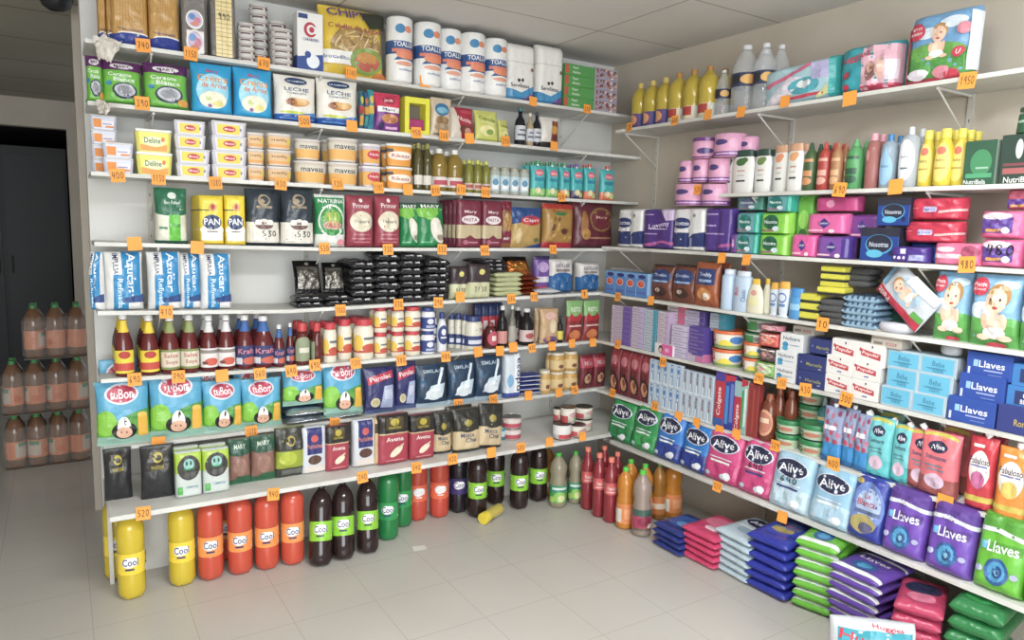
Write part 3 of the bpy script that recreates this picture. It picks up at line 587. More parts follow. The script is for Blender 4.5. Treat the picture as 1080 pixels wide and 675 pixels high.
row('A', 2, 571, 590, 124, 'chocolate_drink_bag', 'drink powder bag', choc, 'white and brown chocolate drink bag', T2, d=.05)
# ------------------------------------------------------------------ third shelf: margarine and oil
T3 = 'back wall third shelf'
def mlab(a, b, txt, tc='c23a3a'): return [Rr(-.62, .16, .62, .74, a), Rr(-.25, .3, .3, .62, b), Tt(txt, .02, .46, .4, .17, tc)]
mt1 = tub('d9d7e0', [Rr(-.45, .12, .4, .76, 'e9d44a'), Ee(0, .46, .24, .2, 'c9394a'), Tt('Mirasol', 0, .46, .36, .15, 'f4efe8'), Ee(.42, .46, .04, .12, '8a8aa0')], 'dddde0', sq=True)
mt0 = tub('cfd3e4', [Rr(-.5, .14, -.1, .7, 'e8903a'), Rr(-.1, .2, .5, .6, 'e9e4ea'), Rr(-.05, .35, .4, .42, '8d8fc0'), Rr(.1, .14, .5, .26, 'e08a3c')], 'e2e0de', sq=True)
dl = tub('e8e06a', [Rr(-.5, .05, .5, .82, 'ece56a'), Pp([(-.5, .05), (.5, .05), (.5, .35), (.1, .22), (-.5, .32)], 'efa24e'), Ee(0, .46, .42, .22, 'eef2c0'), Tt('Deline', -.05, .5, .6, .24, '2e5b4c'), Ee(.33, .56, .07, .1, 'e8833c')], 'e9e9e2', sq=True)
row('A', 3, 97, 126, 121, 'margarine_tub', 'margarine tub', mt0, 'square tub with orange label, back stack', T3, lv=4, ins=.10)
row('A', 3, 109, 142, 150, 'margarine_tub', 'margarine tub', mt0, 'square tub with orange label, front pair', T3, lv=2, d=.085)
row('A', 3, 144, 183, 136, 'yellow_margarine_tub', 'margarine tub', dl, 'yellow rectangular margarine tub', T3, lv=2, d=.1)
row('A', 3, 186, 223, 157, 'margarine_tub', 'margarine tub', mt1, 'clear tub with yellow and red label, lower pair', T3, lv=2, d=.09)
row('A', 3, 184, 218, 127, 'margarine_tub', 'margarine tub', mt1, 'clear tub with yellow and red label, upper pair', T3, lv=2, pb=156.5, d=.085)
row('A', 3, 224, 262, 128, 'margarine_tub', 'margarine tub', mt1, 'clear tub with yellow label beside the brown-lettered tubs', T3, lv=4, d=.1)
mt2 = tub('dccbbd', [Rr(-.7, .1, .7, .74, 'e0bb8a'), Rr(-.6, .1, .6, .28, 'e2a45a'), Tt('nelly', 0, .54, .5, .18, '7a3b2a'), Rr(.2, .3, .45, .6, 'd9c24a')], 'dedad5')
row('A', 3, 262, 280, 139, 'round_margarine_tub', 'margarine tub', mt2, 'small round tub with tan label, inner stack', T3, lv=3)
row('A', 3, 283, 309, 140, 'round_margarine_tub', 'margarine tub', mt2, 'round tub with tan label, outer stack', T3, lv=3, rows=2)
mv = tub('dccfc2', [Rr(-1, .08, 1, .5, 'e8b35e'), Rr(-1, .5, 1, .78, 'd9d3c4'), Rr(.3, .08, .6, .4, 'e58e50'), Tt('mavesa', 0, .60, .5, .16, '2a2a33')], 'e2e1de', lh=.1)
row('A', 3, 313, 348, 169, 'mavesa_tub'.replace('mavesa', 'mayonnaise'), 'mayonnaise tub', mv, 'large round tub with orange base, lower', T3, d=.11)
row('A', 3, 313, 341, 146, 'mayonnaise_tub', 'mayonnaise tub', mv, 'small round tub with orange base, upper', T3, pb=168.5, d=.09)
row('A', 3, 349, 381, 145, 'mayonnaise_tub', 'mayonnaise tub', mv, 'large round tub with orange base beside oil', T3, lv=2, rows=2, d=.1)
mt4 = tub('d2c8d2', [Rr(-.6, .1, .6, .7, 'e2a94f'), Rr(-.9, .1, -.5, .7, 'b9bede'), Ee(.1, .48, .3, .2, 'c9394a'), Tt('Nelly', .1, .48, .4, .14, 'f2e6de')], 'e0ddd9')
row('A', 3, 383, 403, 151, 'round_margarine_tub', 'margarine tub', mt4, 'round tub with lilac and orange label', T3, lv=2, rows=2)
rk = tub('e8a23e', [Rr(-1, .08, 1, .76, 'e89a32'), Ee(0, .45, .38, .19, 'f2e9dc'), Tt('Rikesa', 0, .45, .5, .16, 'b0402e'), Rr(-.5, .6, -.2, .74, '4a4a55')], 'e3e0da')
row('A', 3, 409, 437, 151, 'cheese_spread_tub', 'cheese spread tub', rk, 'orange cheese spread tub', T3, lv=2, rows=2)
oil = lambda liq, cap, lab: (lambda w, h, d: bottle(w, h, d, [(.9, 0), (1, .04), (1, .3), (.95, .36), (1, .45), (1, .62), (.85, .76), (.45, .87), (.36, .9)], liq, 'liquid', (.4, .89, .4, 1, cap), lab, 'paper'))
row('A', 3, 438, 457, 151, 'oil_bottle', 'bottle', oil('5c5428', '8f8a34', [Rr(-.4, .12, .4, .32, 'd9d4c9')]), 'dark olive oil bottle', T3, n=2, rows=2)
row('A', 3, 458, 491, 157, 'oil_bottle', 'bottle', oil('9a7f2c', 'e6e3da', [Rr(-.5, .1, .5, .34, 'dcd3cc'), Rr(-.3, .15, .3, .26, 'b8475a')]), 'amber cooking oil bottle with white cap', T3, n=2, rows=2)
row('A', 3, 492, 519, 169, 'oil_bottle', 'bottle', oil('8d8a32', 'c8c845', [Rr(-.5, .1, .5, .3, 'cdb6a9'), Rr(-.3, .15, .2, .25, 'a8574a')]), 'small olive-green bottle with lime cap', T3, n=3, rows=2)
gj = jar('c9cfc4', [Rr(-1, .14, 1, .68, 'b9cfd6'), Rr(-.3, .2, .1, .55, 'e8ecec'), Ee(-.1, .45, .18, .12, '5a8fb0'), Rr(.15, .16, .5, .3, 'b06f7a')], '9c9a86', 'glass', [(.9, 0), (1, .04), (1, .8), (.88, .86), (.86, .88)])
row('A', 3, 519, 560, 177, 'small_glass_jar', 'jar', gj, 'small glass jar with pale blue label', T3, n=4, rows=2)
def compote(cap, fruit, at=0): return lambda w, h, d: bag(w, h, d, '45b2b4', [Ee(0, .76, .3, .1, 'e0607a'), Tt('Heinz', 0, .76, .42, .08, 'f4efe8'), Rr(-.32, .5, .32, .6, '2488a0'), Rr(-.5, .0, .5, .26, fruit), Ee(-.1, .2, .2, .1, 'e8dcb0'), Ee(.2, .14, .14, .09, 'b7d28a')], mode='stand', extra=spout(cap, at, .0115, .026))
for i, (a, b, c, f, t) in enumerate([(561, 576, '2e9a5a', '86c46a', 174), (577, 590, '2e9a5a', '7fbf62', 175), (591, 602, '36a070', 'd98a5a', 176), (603, 616, '6a50a0', '4a3a5a', 177), (617, 629, 'c4483c', 'd9754f', 177), (634, 649, 'c4483c', 'd9754f', 179)]):
    row('A', 3, a, b, t, 'fruit_puree_pouch', 'pouch', compote(c, f), ['turquoise fruit pouch with green cap', 'slimmer turquoise fruit pouch with green cap', 'turquoise fruit pouch with peach base', 'turquoise fruit pouch with purple cap', 'turquoise fruit pouch with red cap', 'turquoise fruit pouch with red cap, standing apart'][i], T3, rows=3 if i < 4 else 2 if i < 5 else 1, d=.045)
# ------------------------------------------------------------------ fourth shelf: rice, flour and pasta
T4 = 'back wall fourth shelf'
rg = stand('dcdcc9', [Rr(-.5, .56, .5, 1, '1e6a4a'), Ee(0, .56, .5, .06, '1e6a4a'), Ee(.02, .86, .14, .06, 'd9e4d9'), Tt('San Rafael', .02, .74, .5, .06, 'd9e4d9'), Rr(-.1, .06, .26, .52, '62bf3a'), Rr(-.1, .3, .26, .36, '3f9a30'), Rr(-.5, 0, .5, .06, '1e5a46'), Rr(-.4, .26, -.15, .3, '3b7a58')])
row('A', 4, 165, 199, 198, 'green_rice_bag', 'rice bag', rg, 'dark green and white rice bag with lime stripe', T4, d=.075)
pan = stand('e9cf1e', [Rr(-.5, 0, .5, .09, 'e0c21c'), Rr(-.42, .09, .42, .3, 'f0eee4'), Ee(0, .3, .46, .12, 'f0eee4'), Ee(0, .46, .38, .15, '1f3566'), Tt('PAN', 0, .47, .64, .13, 'f4f4f4'), Rr(-.2, .26, .22, .28, '3a3a3a'), Rr(-.5, .69, -.1, .71, '2b2b2b'), Ee(.05, .76, .16, .08, 'd09a5a'), Ee(.05, .77, .09, .05, 'b8433f')], mode='brick')
row('A', 4, 211, 237, 206, 'corn_flour_pack', 'flour pack', pan, 'yellow corn flour pack with blue oval', T4, rows=4, d=.055)
row('A', 4, 238, 260, 206, 'corn_flour_pack', 'flour pack', pan, 'yellow corn flour pack beside the navy rice bags', T4, rows=3, d=.055)
navy = stand('26343f', [Rr(-.5, .06, .5, .42, 'e2ded2'), Pp([(-.5, .42), (.5, .42), (.5, .46), (0, .41)], '26343f'), Ee(0, .37, .27, .08, '6a4a44'), Rr(-.26, .37, .26, .43, 'e2ded2'), Ee(-.16, .43, .1, .03, 'eae6dc'), Ee(0, .45, .1, .03, 'eae6dc'), Ee(.16, .43, .1, .03, 'eae6dc'), Ee(0, .80, .18, .10, 'a8977a'), Ee(.03, .80, .13, .07, '26343f'), Ee(-.04, .78, .08, .04, 'a8977a'), Rr(-.24, .66, .24, .7, 'a8977a'), Tt('RICE', 0, .68, .2, .03, '26343f'), Hh('530', .14, .22, .44, .1)])
row('A', 4, 261, 297, 199, 'navy_rice_bag', 'rice bag', navy, 'navy and cream rice bag marked 530, first', T4, d=.09, ins=.01)
row('A', 4, 298, 333, 199, 'navy_rice_bag', 'rice bag', navy, 'navy and cream rice bag marked 530 beside green bag', T4, d=.09, ins=.01)
nat = stand('e0e4dd', [Rr(-.5, .25, .5, .94, '1f8a4c'), Rr(.42, .2, .5, .95, 'e0e4dd'), Ee(0, .5, .43, .32, 'e0e4dd'), Ee(0, .5, .39, .28, '2a8f3e'), Ee(0, .56, .3, .16, '7fb04a'), Ee(.02, .42, .3, .08, 'cfa08e'), Rr(-.1, .42, -.04, .66, 'd9b54a'), Rr(.08, .42, .14, .66, 'c9c45a'), Tt('NATRINA', 0, .87, .8, .075, 'f2f4f0'), Ee(.3, .1, .14, .06, 'dc8f98'), Tt('VALLE', 0, .42, .5, .08, 'a85a50')])
row('A', 4, 334, 366, 205, 'green_pasta_bag', 'grain bag', nat, 'white and green grain bag with round picture', T4, d=.08)
prim = stand('993a4a', [Ee(0, .5, .42, .2, 'd9d0b8'), Tt('Tradicional', 0, .5, .56, .06, '38332c'), Tt('Primor', 0, .8, .6, .09, 'eddcdc'), Ee(0, .9, .07, .04, 'eddcdc'), Rr(-.3, .24, .3, .26, 'c77a86'), Rr(-.34, .16, .34, .18, 'c77a86'), Rr(-.3, .1, .3, .12, 'c77a86')])
row('A', 4, 367, 396, 206, 'red_rice_bag', 'rice bag', prim, 'wine red rice bag with cream oval', T4, d=.08)
row('A', 4, 397, 424, 206, 'red_rice_bag', 'rice bag', prim, 'wine red rice bag beside the green bags', T4, d=.08, ins=.008)
mg = stand('128045', [Pp([(-.5, .7), (.0, .6), (.5, .9), (.5, .98), (-.5, .86)], '7ac043'), Pp([(-.5, .88), (.5, .88), (.5, 1), (-.5, 1)], '24503c'), Tt('MARY', 0, .92, .7, .08, 'eef2ea'), Ee(.22, .38, .26, .3, 'e2ddd0', 20), Ee(.32, .22, .14, .07, '9a8f7d'), Ee(.45, .55, .1, .34, '128045', 20), Rr(-.4, .1, 0, .13, '5fb884')])
row('A', 4, 423, 443, 214, 'green_rice_sack', 'rice bag', mg, 'shiny green rice bag with white swirl, rear one', T4, d=.06, ins=.04)
row('A', 4, 442, 470, 214, 'green_rice_sack', 'rice bag', mg, 'shiny green rice bag with white swirl, front one', T4, d=.07, lean=4)
mar = stand('74253a', [Rr(-.5, .2, .5, .48, 'bfae88'), Pp([(-.2, .2), (.2, .2), (0, .27)], '74253a'), Tt('Mary', 0, .75, .5, .08, 'e6d6d8'), Ee(0, .59, .37, .09, 'e8dcdc'), Tt('PASTA', 0, .59, .56, .07, '7c2a48'), Rr(-.3, .1, .3, .13, 'b87b88'), Ee(-.2, .12, .1, .05, 'b06a7a')], mode='brick')
row('A', 4, 483, 508, 211, 'maroon_pasta_bag', 'pasta bag', mar, 'maroon pasta bag with cream band', '~before the leaning row of pasta', rows=5, d=.045, ins=.004)
row('A', 4, 509, 530, 212, 'maroon_pasta_bag', 'pasta bag', mar, 'maroon pasta bag with cream band', '~beside the elbow pasta bag', rows=3, d=.05, ins=.004)
elb = stand('8a5a34', [Rr(-.5, .1, .5, .35, '7c2236'), Rr(-.5, .8, .5, 1, '7c2236'), Ee(0, .55, .4, .2, 'a87c40'), Tt('MARY', 0, .2, .6, .06, 'e6d6d8')], mode='pillow')
row('A', 4, 529, 541, 212, 'elbow_pasta_bag', 'pasta bag', elb, 'narrow brown elbow pasta bag', T4, d=.06, ins=.02)
cap_ = stand('b89654', [Rr(-.5, .76, .5, 1, '234a86'), Pp([(-.5, .76), (.5, .76), (-.5, .58)], '234a86'), Ee(.1, .68, .34, .12, 'c0303c'), Tt('Capri', .1, .68, .5, .11, 'f0e6e0'), Pp([(-.1, 0), (.5, 0), (.5, .14)], '234a86'), Ee(.3, .2, .1, .06, '6a6a3a'), Ee(-.28, .3, .08, .2, 'd3bb85')], mode='pillow')
row('A', 4, 540, 573, 219, 'short_pasta_bag', 'pasta bag', cap_, 'golden pasta bag with blue top', T4, d=.08, ins=.01)
ron = stand('a8803c', [Rr(-.5, .88, .5, 1, 'b03428'), Rr(-.5, 0, .5, .13, 'b8283a'), Ee(0, .78, .2, .05, '2f7a44'), Tt('Ronco', 0, .83, .5, .07, 'b03428')]+[Ee(R.uniform(-.4, .4), R.uniform(.2, .7), .06, .035, R.choice(['c9a35a', '8a6630', '6a4020', 'b98f4a']), R.uniform(0, 90)) for _ in range(14)]+[Ee(.1, .38, .11, .07, '5a2c1e')], mode='pillow')
row('A', 4, 575, 607, 215, 'curly_pasta_bag', 'pasta bag', ron, 'orange and red curly pasta bag', T4, d=.09, ins=.008)
mp = stand('5e1f2c', [Ee(.12, .62, .3, .26, '8a6a3a'), Ee(.12, .62, .26, .22, '6a2430'), Tt('Mary', .12, .66, .3, .08, 'c99a8a'), Rr(-.2, .2, .4, .24, '9a6a5a'), Ee(-.3, .5, .08, .3, '9a6a34'), Ee(-.26, .3, .1, .12, 'b0803c')], mode='stand')
row('A', 4, 607, 649, 213, 'dark_pasta_bag', 'pasta bag', mp, 'very dark maroon pasta bag with gold ring', T4, d=.1, ins=.02, rows=2)
# ------------------------------------------------------------------ fifth shelf: sugar, coffee, snacks
T5 = 'back wall fifth shelf'
az = stand('e4e4e2', [Rr(-.06, .2, .42, 1, '1b86bf'), Rr(-.3, .02, .08, .62, '1b86bf'), Pp([(-.06, .14), (.5, .14), (.5, .28), (-.06, .22)], '2a4a86'), ('T', 'Azucar', .18, .66, .64, .22, 'eef4f8', -90), ('T', 'IMPULSA', -.22, .8, .34, .14, '2a2f58', -90), ('T', 'Refinada', -.12, .3, .5, .14, 'd9ecf6', -90)])
row('A', 5, 97, 112, 266, 'sugar_bag', 'sugar bag', az, 'white and blue sugar bag turned edge-on at the end', T5, d=.06, ins=.02, yaw=-30)
row('A', 5, 112, 153, 266, 'sugar_bag', 'sugar bag', az, 'white and blue sugar bag, widest', T5, d=.09, ins=.012)
row('A', 5, 157, 193, 266, 'sugar_bag', 'sugar bag', az, 'white and blue sugar bag above the 410 tag', T5, d=.09, ins=.012)
row('A', 5, 190, 214, 267, 'sugar_bag', 'sugar bag', az, 'narrow white and blue sugar bag overlapping its neighbour', T5, d=.07, ins=.05)
row('A', 5, 213, 246, 268, 'sugar_bag', 'sugar bag', az, 'white and blue sugar bag next to empty shelf', T5, d=.08, ins=.02)
blk = stand('1c1b1d', [Rr(-.4, .12, .4, .8, '6b6862'), Ee(0, .88, .08, .05, 'c9c7c0'), Tt('ARAGUANEY', 0, .73, .5, .05, 'b9b6ac')], mode='pillow', fin='foil')
blk0 = stand('161517', [Ee(.1, .5, .2, .14, '3a3a3c'), Tt('ARAGUANEY', 0, .6, .6, .08, '8d8b84')], mode='pillow', fin='film')
row('A', 5, 313, 341, 274, 'coffee_bag', 'coffee bag', blk, 'black and silver coffee bag leaning back, outer', T5, d=.05, ins=.05, lean=20, pb=310)
row('A', 5, 343, 366, 276, 'coffee_bag', 'coffee bag', blk, 'black and silver coffee bag leaning back, inner', T5, d=.05, ins=.05, lean=20, pb=309, yaw=-6)
def pile(wall, k, px0, px1, n, name, cat, fn, desc, place, ins=.02, wob=1, t=.022, ln=.16, yawj=8, top=None, levels=None, dx=0, roll_=0, base=0):
    """flat packets lying on top of each other, their ends towards the shelf edge"""
    y0 = -dep(wall, k)+ins; e = (1, 0, 0) if wall == 'A' else (0, -1, 0); o = (0, y0, zsh(wall, k, -1.5)) if wall == 'A' else (y0, 0, zsh(wall, k, 0))
    a = solve(o, e, px=px0); b = solve(o, e, px=px1); w = b-a; c = (a+b)/2; z = zsh(wall, k, c)+base; me = fn(w, ln, t*1.06)
    for i in range(n):
        dz = t*.5+i*t; yy = y0+R.uniform(0, .012)
        loc = (c+R.uniform(-.006, .006)+dx*i, yy, z+dz) if wall == 'A' else (yy, -c+R.uniform(-.006, .006)-dx*i, z+dz)
        rz = math.radians(R.uniform(-yawj, yawj))+(0 if wall == 'A' else -math.pi/2)
        ob_ = build(name, me, loc, (0, 0, 0)); ob_.rotation_euler = (Matrix.Rotation(rz, 3, 'Z')@Matrix.Rotation(math.radians(-90+R.uniform(-2, 3)*wob*.6), 3, 'X')@Matrix.Rotation(math.radians(R.uniform(-1, 1)*wob), 3, 'Y')).to_euler()
        tag(ob_, f'{desc}, {lvn(i, n)} of pile, {place}' if n > 1 else f'{desc} {place}', cat, f'{name.replace("_", " ")}s piled flat' if n > 1 else None)
flatblk = lambda w, h, d: bag(w, h, d, '1b1a1e', [Rr(-.2, .7, .2, .8, '8a8882'), Rr(-.34, .012, -.02, .035, '9a989c'), Rr(.12, .008, .3, .022, 'c9c8c6'), Ee(.1, .3, .15, .1, '4a484a'), Rr(.2, .1, .4, .16, '5a585c')], mode='soft', fin='gloss')  # small light bits among the print are painted glints
for i, (a, b, n) in enumerate([(313, 343, 2), (343, 372, 2), (370, 397, 6), (396, 423, 7), (422, 449, 7), (448, 475, 6)]):
    pile('A', 5, a, b, n, 'coffee_packet', 'coffee packet', flatblk, 'black coffee packet', ['under the leaning bags', 'beside the leaning bags', 'first tall pile', 'second tall pile', 'third tall pile', 'pile beside cream bags'][i], t=.0345 if i > 1 else .026, ins=.014, ln=.2, yawj=11, wob=4)
cream = stand('3a2c30', [Rr(-.5, 0, .5, .5, 'c3c49c'), Ee(0, .5, .5, .06, '3a2c30'), Ee(.05, .76, .13, .08, 'd6cf6c'), Hh('1130', 0, .28, .6, .16, '222')], mode='pillow')
cream = stand('3a2c30', [Rr(-.5, 0, .5, .46, 'c3c49c'), Ee(.05, .76, .13, .08, 'd6cf6c'), Hh('1130', 0, .26, .6, .14, '222222')], mode='soft')
row('A', 5, 476, 495, 281, 'ground_coffee_bag', 'coffee bag', cream, 'brown-topped cream coffee bag, partly covered', T5, d=.06, ins=.02)
row('A', 5, 495, 518, 278, 'ground_coffee_bag', 'coffee bag', cream, 'brown-topped cream coffee bag with written price', T5, d=.06, ins=.01)
greenw = lambda w, h, d: bag(w, h, d, 'b9bd8e', [Rr(-.5, .7, .5, 1, '2c2824')], mode='soft')
pile('A', 5, 522, 552, 5, 'pale_packet', 'coffee packet', greenw, 'pale green flat packet', 'beside the brown-topped bags', t=.026)
pile('A', 5, 505, 534, 3, 'dark_packet', 'coffee packet', flatblk, 'dark packet', 'above the pale packets', t=.022, ins=.03, base=.135, yawj=14)
org = lambda w, h, d: bag(w, h, d, 'b3562a', [Ee(0, .5, .4, .3, 'd98a3c'), Ee(.1, .6, .2, .15, 'e8b45a')], mode='pillow', fin='foil')
pile('A', 5, 550, 569, 4, 'orange_foil_packet', 'snack packet', org, 'shiny orange foil packet', 'on fifth shelf', t=.026, ln=.12)
row('A', 5, 538, 563, 268, 'orange_foil_bag', 'snack bag', lambda w, h, d: bag(w, h, d, 'c4702c', [Rr(-.5, .66, .5, 1, '2b2622'), Ee(0, .35, .35, .2, 'e09a3a')], mode='pillow', fin='foil'), 'orange and black foil bag lying over the packets', T5, d=.05, ins=.05, pb=290, lean=35)
pv = stand('6a4a94', [Rr(-.5, 0, .5, .2, 'a8385c'), Rr(-.5, .3, .5, .45, 'd9d4dc'), Ee(0, .7, .35, .14, 'b39ac8'), Rr(-.5, .9, .5, 1, '3a2a5a')], mode='pillow')
row('A', 5, 564, 581, 270, 'purple_snack_bag', 'snack bag', pv, 'purple and white snack bag', T5, d=.06, ins=.06)
bw = stand('cfcac6', [Rr(-.5, .0, .5, .5, '1f5e96'), Ee(0, .5, .4, .1, '1f5e96'), Rr(-.3, .62, .3, .7, '8a7f7a'), Tt('HOGAR', 0, .8, .6, .12, '6a6a7a')], mode='soft')
row('A', 5, 581, 605, 273, 'blue_white_sack', 'detergent bag', bw, 'white and blue bag, nearer the purple bag', T5, d=.09, ins=.045)
row('A', 5, 611, 633, 277, 'blue_white_sack', 'detergent bag', bw, 'white and blue bag, by the corner', T5, d=.09, ins=.04)
pile('A', 5, 566, 592, 1, 'white_packet', 'packet', lambda w, h, d: bag(w, h, d, 'dadadd', [Rr(-.3, .3, .3, .5, 'b9bccb')], mode='pillow'), 'white flat packet', 'lying in front of the purple snack bag', t=.03, ins=.0, ln=.1)
# ------------------------------------------------------------------ sixth shelf: sauces and mayonnaise
T6 = 'back wall sixth shelf'
def ket(neck, lab, cap='dcdcdc', liq='6e1c1e'): return lambda w, h, d: bottle(w, h, d, KET, liq, 'liquid', (.42, .9, .42, 1, cap), [Rr(-1, .7, 1, .885, neck)]+lab, 'paper')
ky = ket('e6c71f', [Rr(-.42, .06, .42, .42, 'e6d32a'), Rr(-.42, .1, .42, .22, 'c4453a'), Ee(0, .35, .2, .06, 'b83a2e')])
kg = ket('8f9a5c', [Rr(-.52, .08, .52, .42, '7f8f4e'), Rr(-.4, .12, .4, .38, 'd8d0bc'), Tt('Salsa', 0, .32, .5, .07, 'b8434e'), Tt('Soya', .02, .2, .4, .08, 'a8453e')])
kw = ket('d9d9da', [Rr(-.5, .08, .5, .42, 'e4dedc'), Rr(-.42, .33, .42, .39, '8f8580'), Ee(.05, .18, .26, .07, 'cf5a44'), Ee(-.2, .16, .12, .03, '7a3f36')])
kb = ket('3565a8', [Rr(-.5, .08, .5, .44, '2f3468'), Tt('Kraft', 0, .34, .6, .1, 'd98a94'), Ee(.15, .16, .3, .07, 'c8604a'), Rr(-.45, .1, -.15, .22, 'cfd3da')])
row('A', 6, 122, 143, 331, 'ketchup_bottle', 'bottle', ky, 'ketchup bottle with yellow neck band, first', T6, rows=3)
row('A', 6, 149, 170, 333, 'ketchup_bottle', 'bottle', ky, 'ketchup bottle with yellow neck band, second', T6, rows=3)
row('A', 6, 171, 212, 333, 'barbecue_sauce_bottle', 'bottle', kg, 'sauce bottle with olive label', T6, n=2, rows=2)
row('A', 6, 213, 250, 333, 'tomato_sauce_bottle', 'bottle', kw, 'tomato sauce bottle with white label', T6, n=2, rows=2)
row('A', 6, 251, 270, 333, 'ketchup_bottle', 'bottle', kb, 'ketchup bottle with blue neck, narrower', T6, rows=2)
row('A', 6, 269, 292, 334, 'ketchup_bottle', 'bottle', kb, 'ketchup bottle with blue neck, wider', T6, rows=2)
row('A', 6, 290, 302, 343, 'ketchup_bottle', 'bottle', kb, 'short ketchup bottle with blue neck', T6)
row('A', 6, 303, 312, 341, 'ketchup_bottle', 'bottle', kb, 'short slim ketchup bottle behind', T6, ins=.05)
rs = lambda lab: (lambda w, h, d: bottle(w, h, d, [(.9, 0), (1, .04), (1, .5), (.8, .7), (.62, .8)], '6a2220', 'liquid', (.66, .8, .62, 1, 'c23a3c'), lab, 'paper', name='lid'))
row('A', 6, 313, 329, 341, 'pepper_sauce_jar', 'jar', rs([Rr(-.4, .1, .4, .55, '8f9a7a'), Ee(0, .55, .38, .12, '8f9a7a'), Rr(-.2, .3, .25, .42, 'd9d4c4')]), 'dark sauce jar with red lid and green label', T6, rows=2)
row('A', 6, 330, 342, 341, 'pepper_sauce_jar', 'jar', rs([Rr(-.6, .1, -.2, .55, '8f9a7a')]), 'dark sauce jar with red lid, plain side', T6, rows=2)
my = jar('e4dcc8', [Rr(-1, .18, 1, .24, 'c4513c'), Ee(.1, .3, .25, .1, 'c4513c'), Ee(-.3, .42, .18, .2, 'e8c24a'), Rr(-.1, .5, .3, .56, '6a6a74')], 'c63a44', 'plastic', [(.92, 0), (1, .04), (1, .74), (.86, .8), (.84, .83)])
row('A', 6, 343, 357, 341, 'mayonnaise_jar', 'jar', my, 'slim mayonnaise jar with red lid', T6, rows=2)
row('A', 6, 358, 373, 337, 'mayonnaise_jar', 'jar', my, 'mayonnaise jar with red lid set further back', T6, rows=2, ins=.05)
row('A', 6, 377, 397, 337, 'mayonnaise_jar', 'jar', my, 'biggest mayonnaise jar with red lid', T6, rows=2, ins=.006)
row('A', 6, 397, 410, 324, 'mayonnaise_jar', 'jar', my, 'small mayonnaise jar with red lid', T6, lv=2, rows=2, ins=.02)
row('A', 6, 415, 428, 324, 'mayonnaise_jar', 'jar', my, 'small mayonnaise jar in middle stack', T6, lv=2, rows=2, ins=.02)
row('A', 6, 430, 446, 324, 'mayonnaise_jar', 'jar', my, 'small mayonnaise jar beside blue-lidded tubs', T6, lv=2, rows=2, ins=.012)
bj = jar('e2e3e6', [Rr(-1, .1, 1, .6, '2b3f80'), Ee(0, .42, .16, .12, 'd9dbe4'), Rr(-.2, .15, .25, .25, 'a8b2d0')], '2b3f80', 'plastic', [(.92, 0), (1, .04), (1, .74), (.86, .8), (.84, .83)])
row('A', 6, 447, 461, 325, 'light_mayonnaise_jar', 'jar', bj, 'white and blue jar', T6, lv=2, ins=.012)
bb = lambda w, h, d: bottle(w, h, d, [(.9, 0), (1, .05), (1, .55), (.8, .72), (.5, .84)], 'dfe0e4', 'plastic', (.5, .84, .5, 1, '2b3f80'), [Ee(0, .45, .4, .24, '2b3f80'), Ee(0, .52, .16, .08, 'dfe0e4'), Rr(-.2, .36, .2, .4, 'dfe0e4')], 'paper')
row('A', 6, 455, 463, 329, 'squeeze_mayonnaise', 'bottle', bb, 'slim white and blue squeeze bottle, rear', T6, ins=.08)
row('A', 6, 463, 473, 330, 'squeeze_mayonnaise', 'bottle', bb, 'slim white and blue squeeze bottle, front', T6, ins=.02)
bj2 = jar('d6d2c2', [Rr(-1, .12, 1, .42, '2b3a70'), Rr(-.3, .18, .2, .3, 'd0d4e0'), Hh('-30', .1, .6, .4, .1, '444444')], '2b3a70', 'plastic', [(.92, 0), (1, .04), (1, .74), (.9, .8), (.88, .83)])
for i, (a, b, t) in enumerate([(474, 481, 331), (481, 488, 331), (488, 494, 332)]): row('A', 6, a, b, t, 'cream_jar', 'jar', bj2, ['cream jar with blue lid, first of rear line', 'cream jar with blue lid, second of rear line', 'cream jar with blue lid, third of rear line'][i], T6, ins=.12-.03*i)
row('A', 6, 494, 512, 334, 'cream_jar', 'jar', bj2, 'large cream jar with blue lid and written price', T6, ins=.012)
rb = stand('b02c3c', [Rr(-.5, .7, .5, 1, '23345e'), Rr(-.3, .4, .3, .6, 'd8c8c8')], mode='brick')
row('A', 6, 500, 530, 320, 'biscuit_roll', 'biscuit pack', rb, 'red and blue biscuit roll behind the jars', T6, n=4, ins=.11, d=.05)
kp = lambda w, h, d: bottle(w, h, d, [(.9, 0), (1, .06), (.95, .5), (.75, .75), (.5, .86)], '5f1e22', 'liquid', (.45, .86, .3, 1, '7a2a2a'), [Ee(0, .4, .3, .28, 'b8475a'), Rr(-.1, .3, .1, .5, 'e0d0c8')], 'paper')
row('A', 6, 514, 528, 341, 'squeeze_sauce', 'bottle', kp, 'dark red squeeze bottle', T6, ins=.01)
dk = lambda lab, col='231c1c': (lambda w, h, d: bottle(w, h, d, VIN, col, 'glass', (.42, .9, .42, 1, 'd9d9d4'), lab, 'paper'))
row('A', 6, 527, 537, 323, 'soy_sauce_bottle', 'bottle', dk([Rr(-.5, .1, .5, .4, 'c98a84')]), 'black sauce bottle with white cap beside the pale one', T6)
row('A', 6, 538, 545, 322, 'soy_sauce_bottle', 'bottle', dk([Rr(-.5, .1, .5, .5, 'a8a49a')], '8a857a'), 'grey sauce bottle with white cap', T6)
row('A', 6, 552, 566, 326, 'soy_sauce_bottle', 'bottle', dk([Rr(-.5, .1, .5, .42, 'cdb9b6'), Ee(0, .26, .2, .08, 'a84a4a')]), 'wide black sauce bottle with pale label', T6, rows=2)
dy = stand('c2a078', [Ee(0, .8, .3, .1, 'd9b0a4'), Ee(0, .12, .4, .1, '6a4a78'), Ee(.1, .5, .2, .2, 'dccaa8'), Ee(-.15, .15, .12, .07, 'c98a4a')], mode='stand')
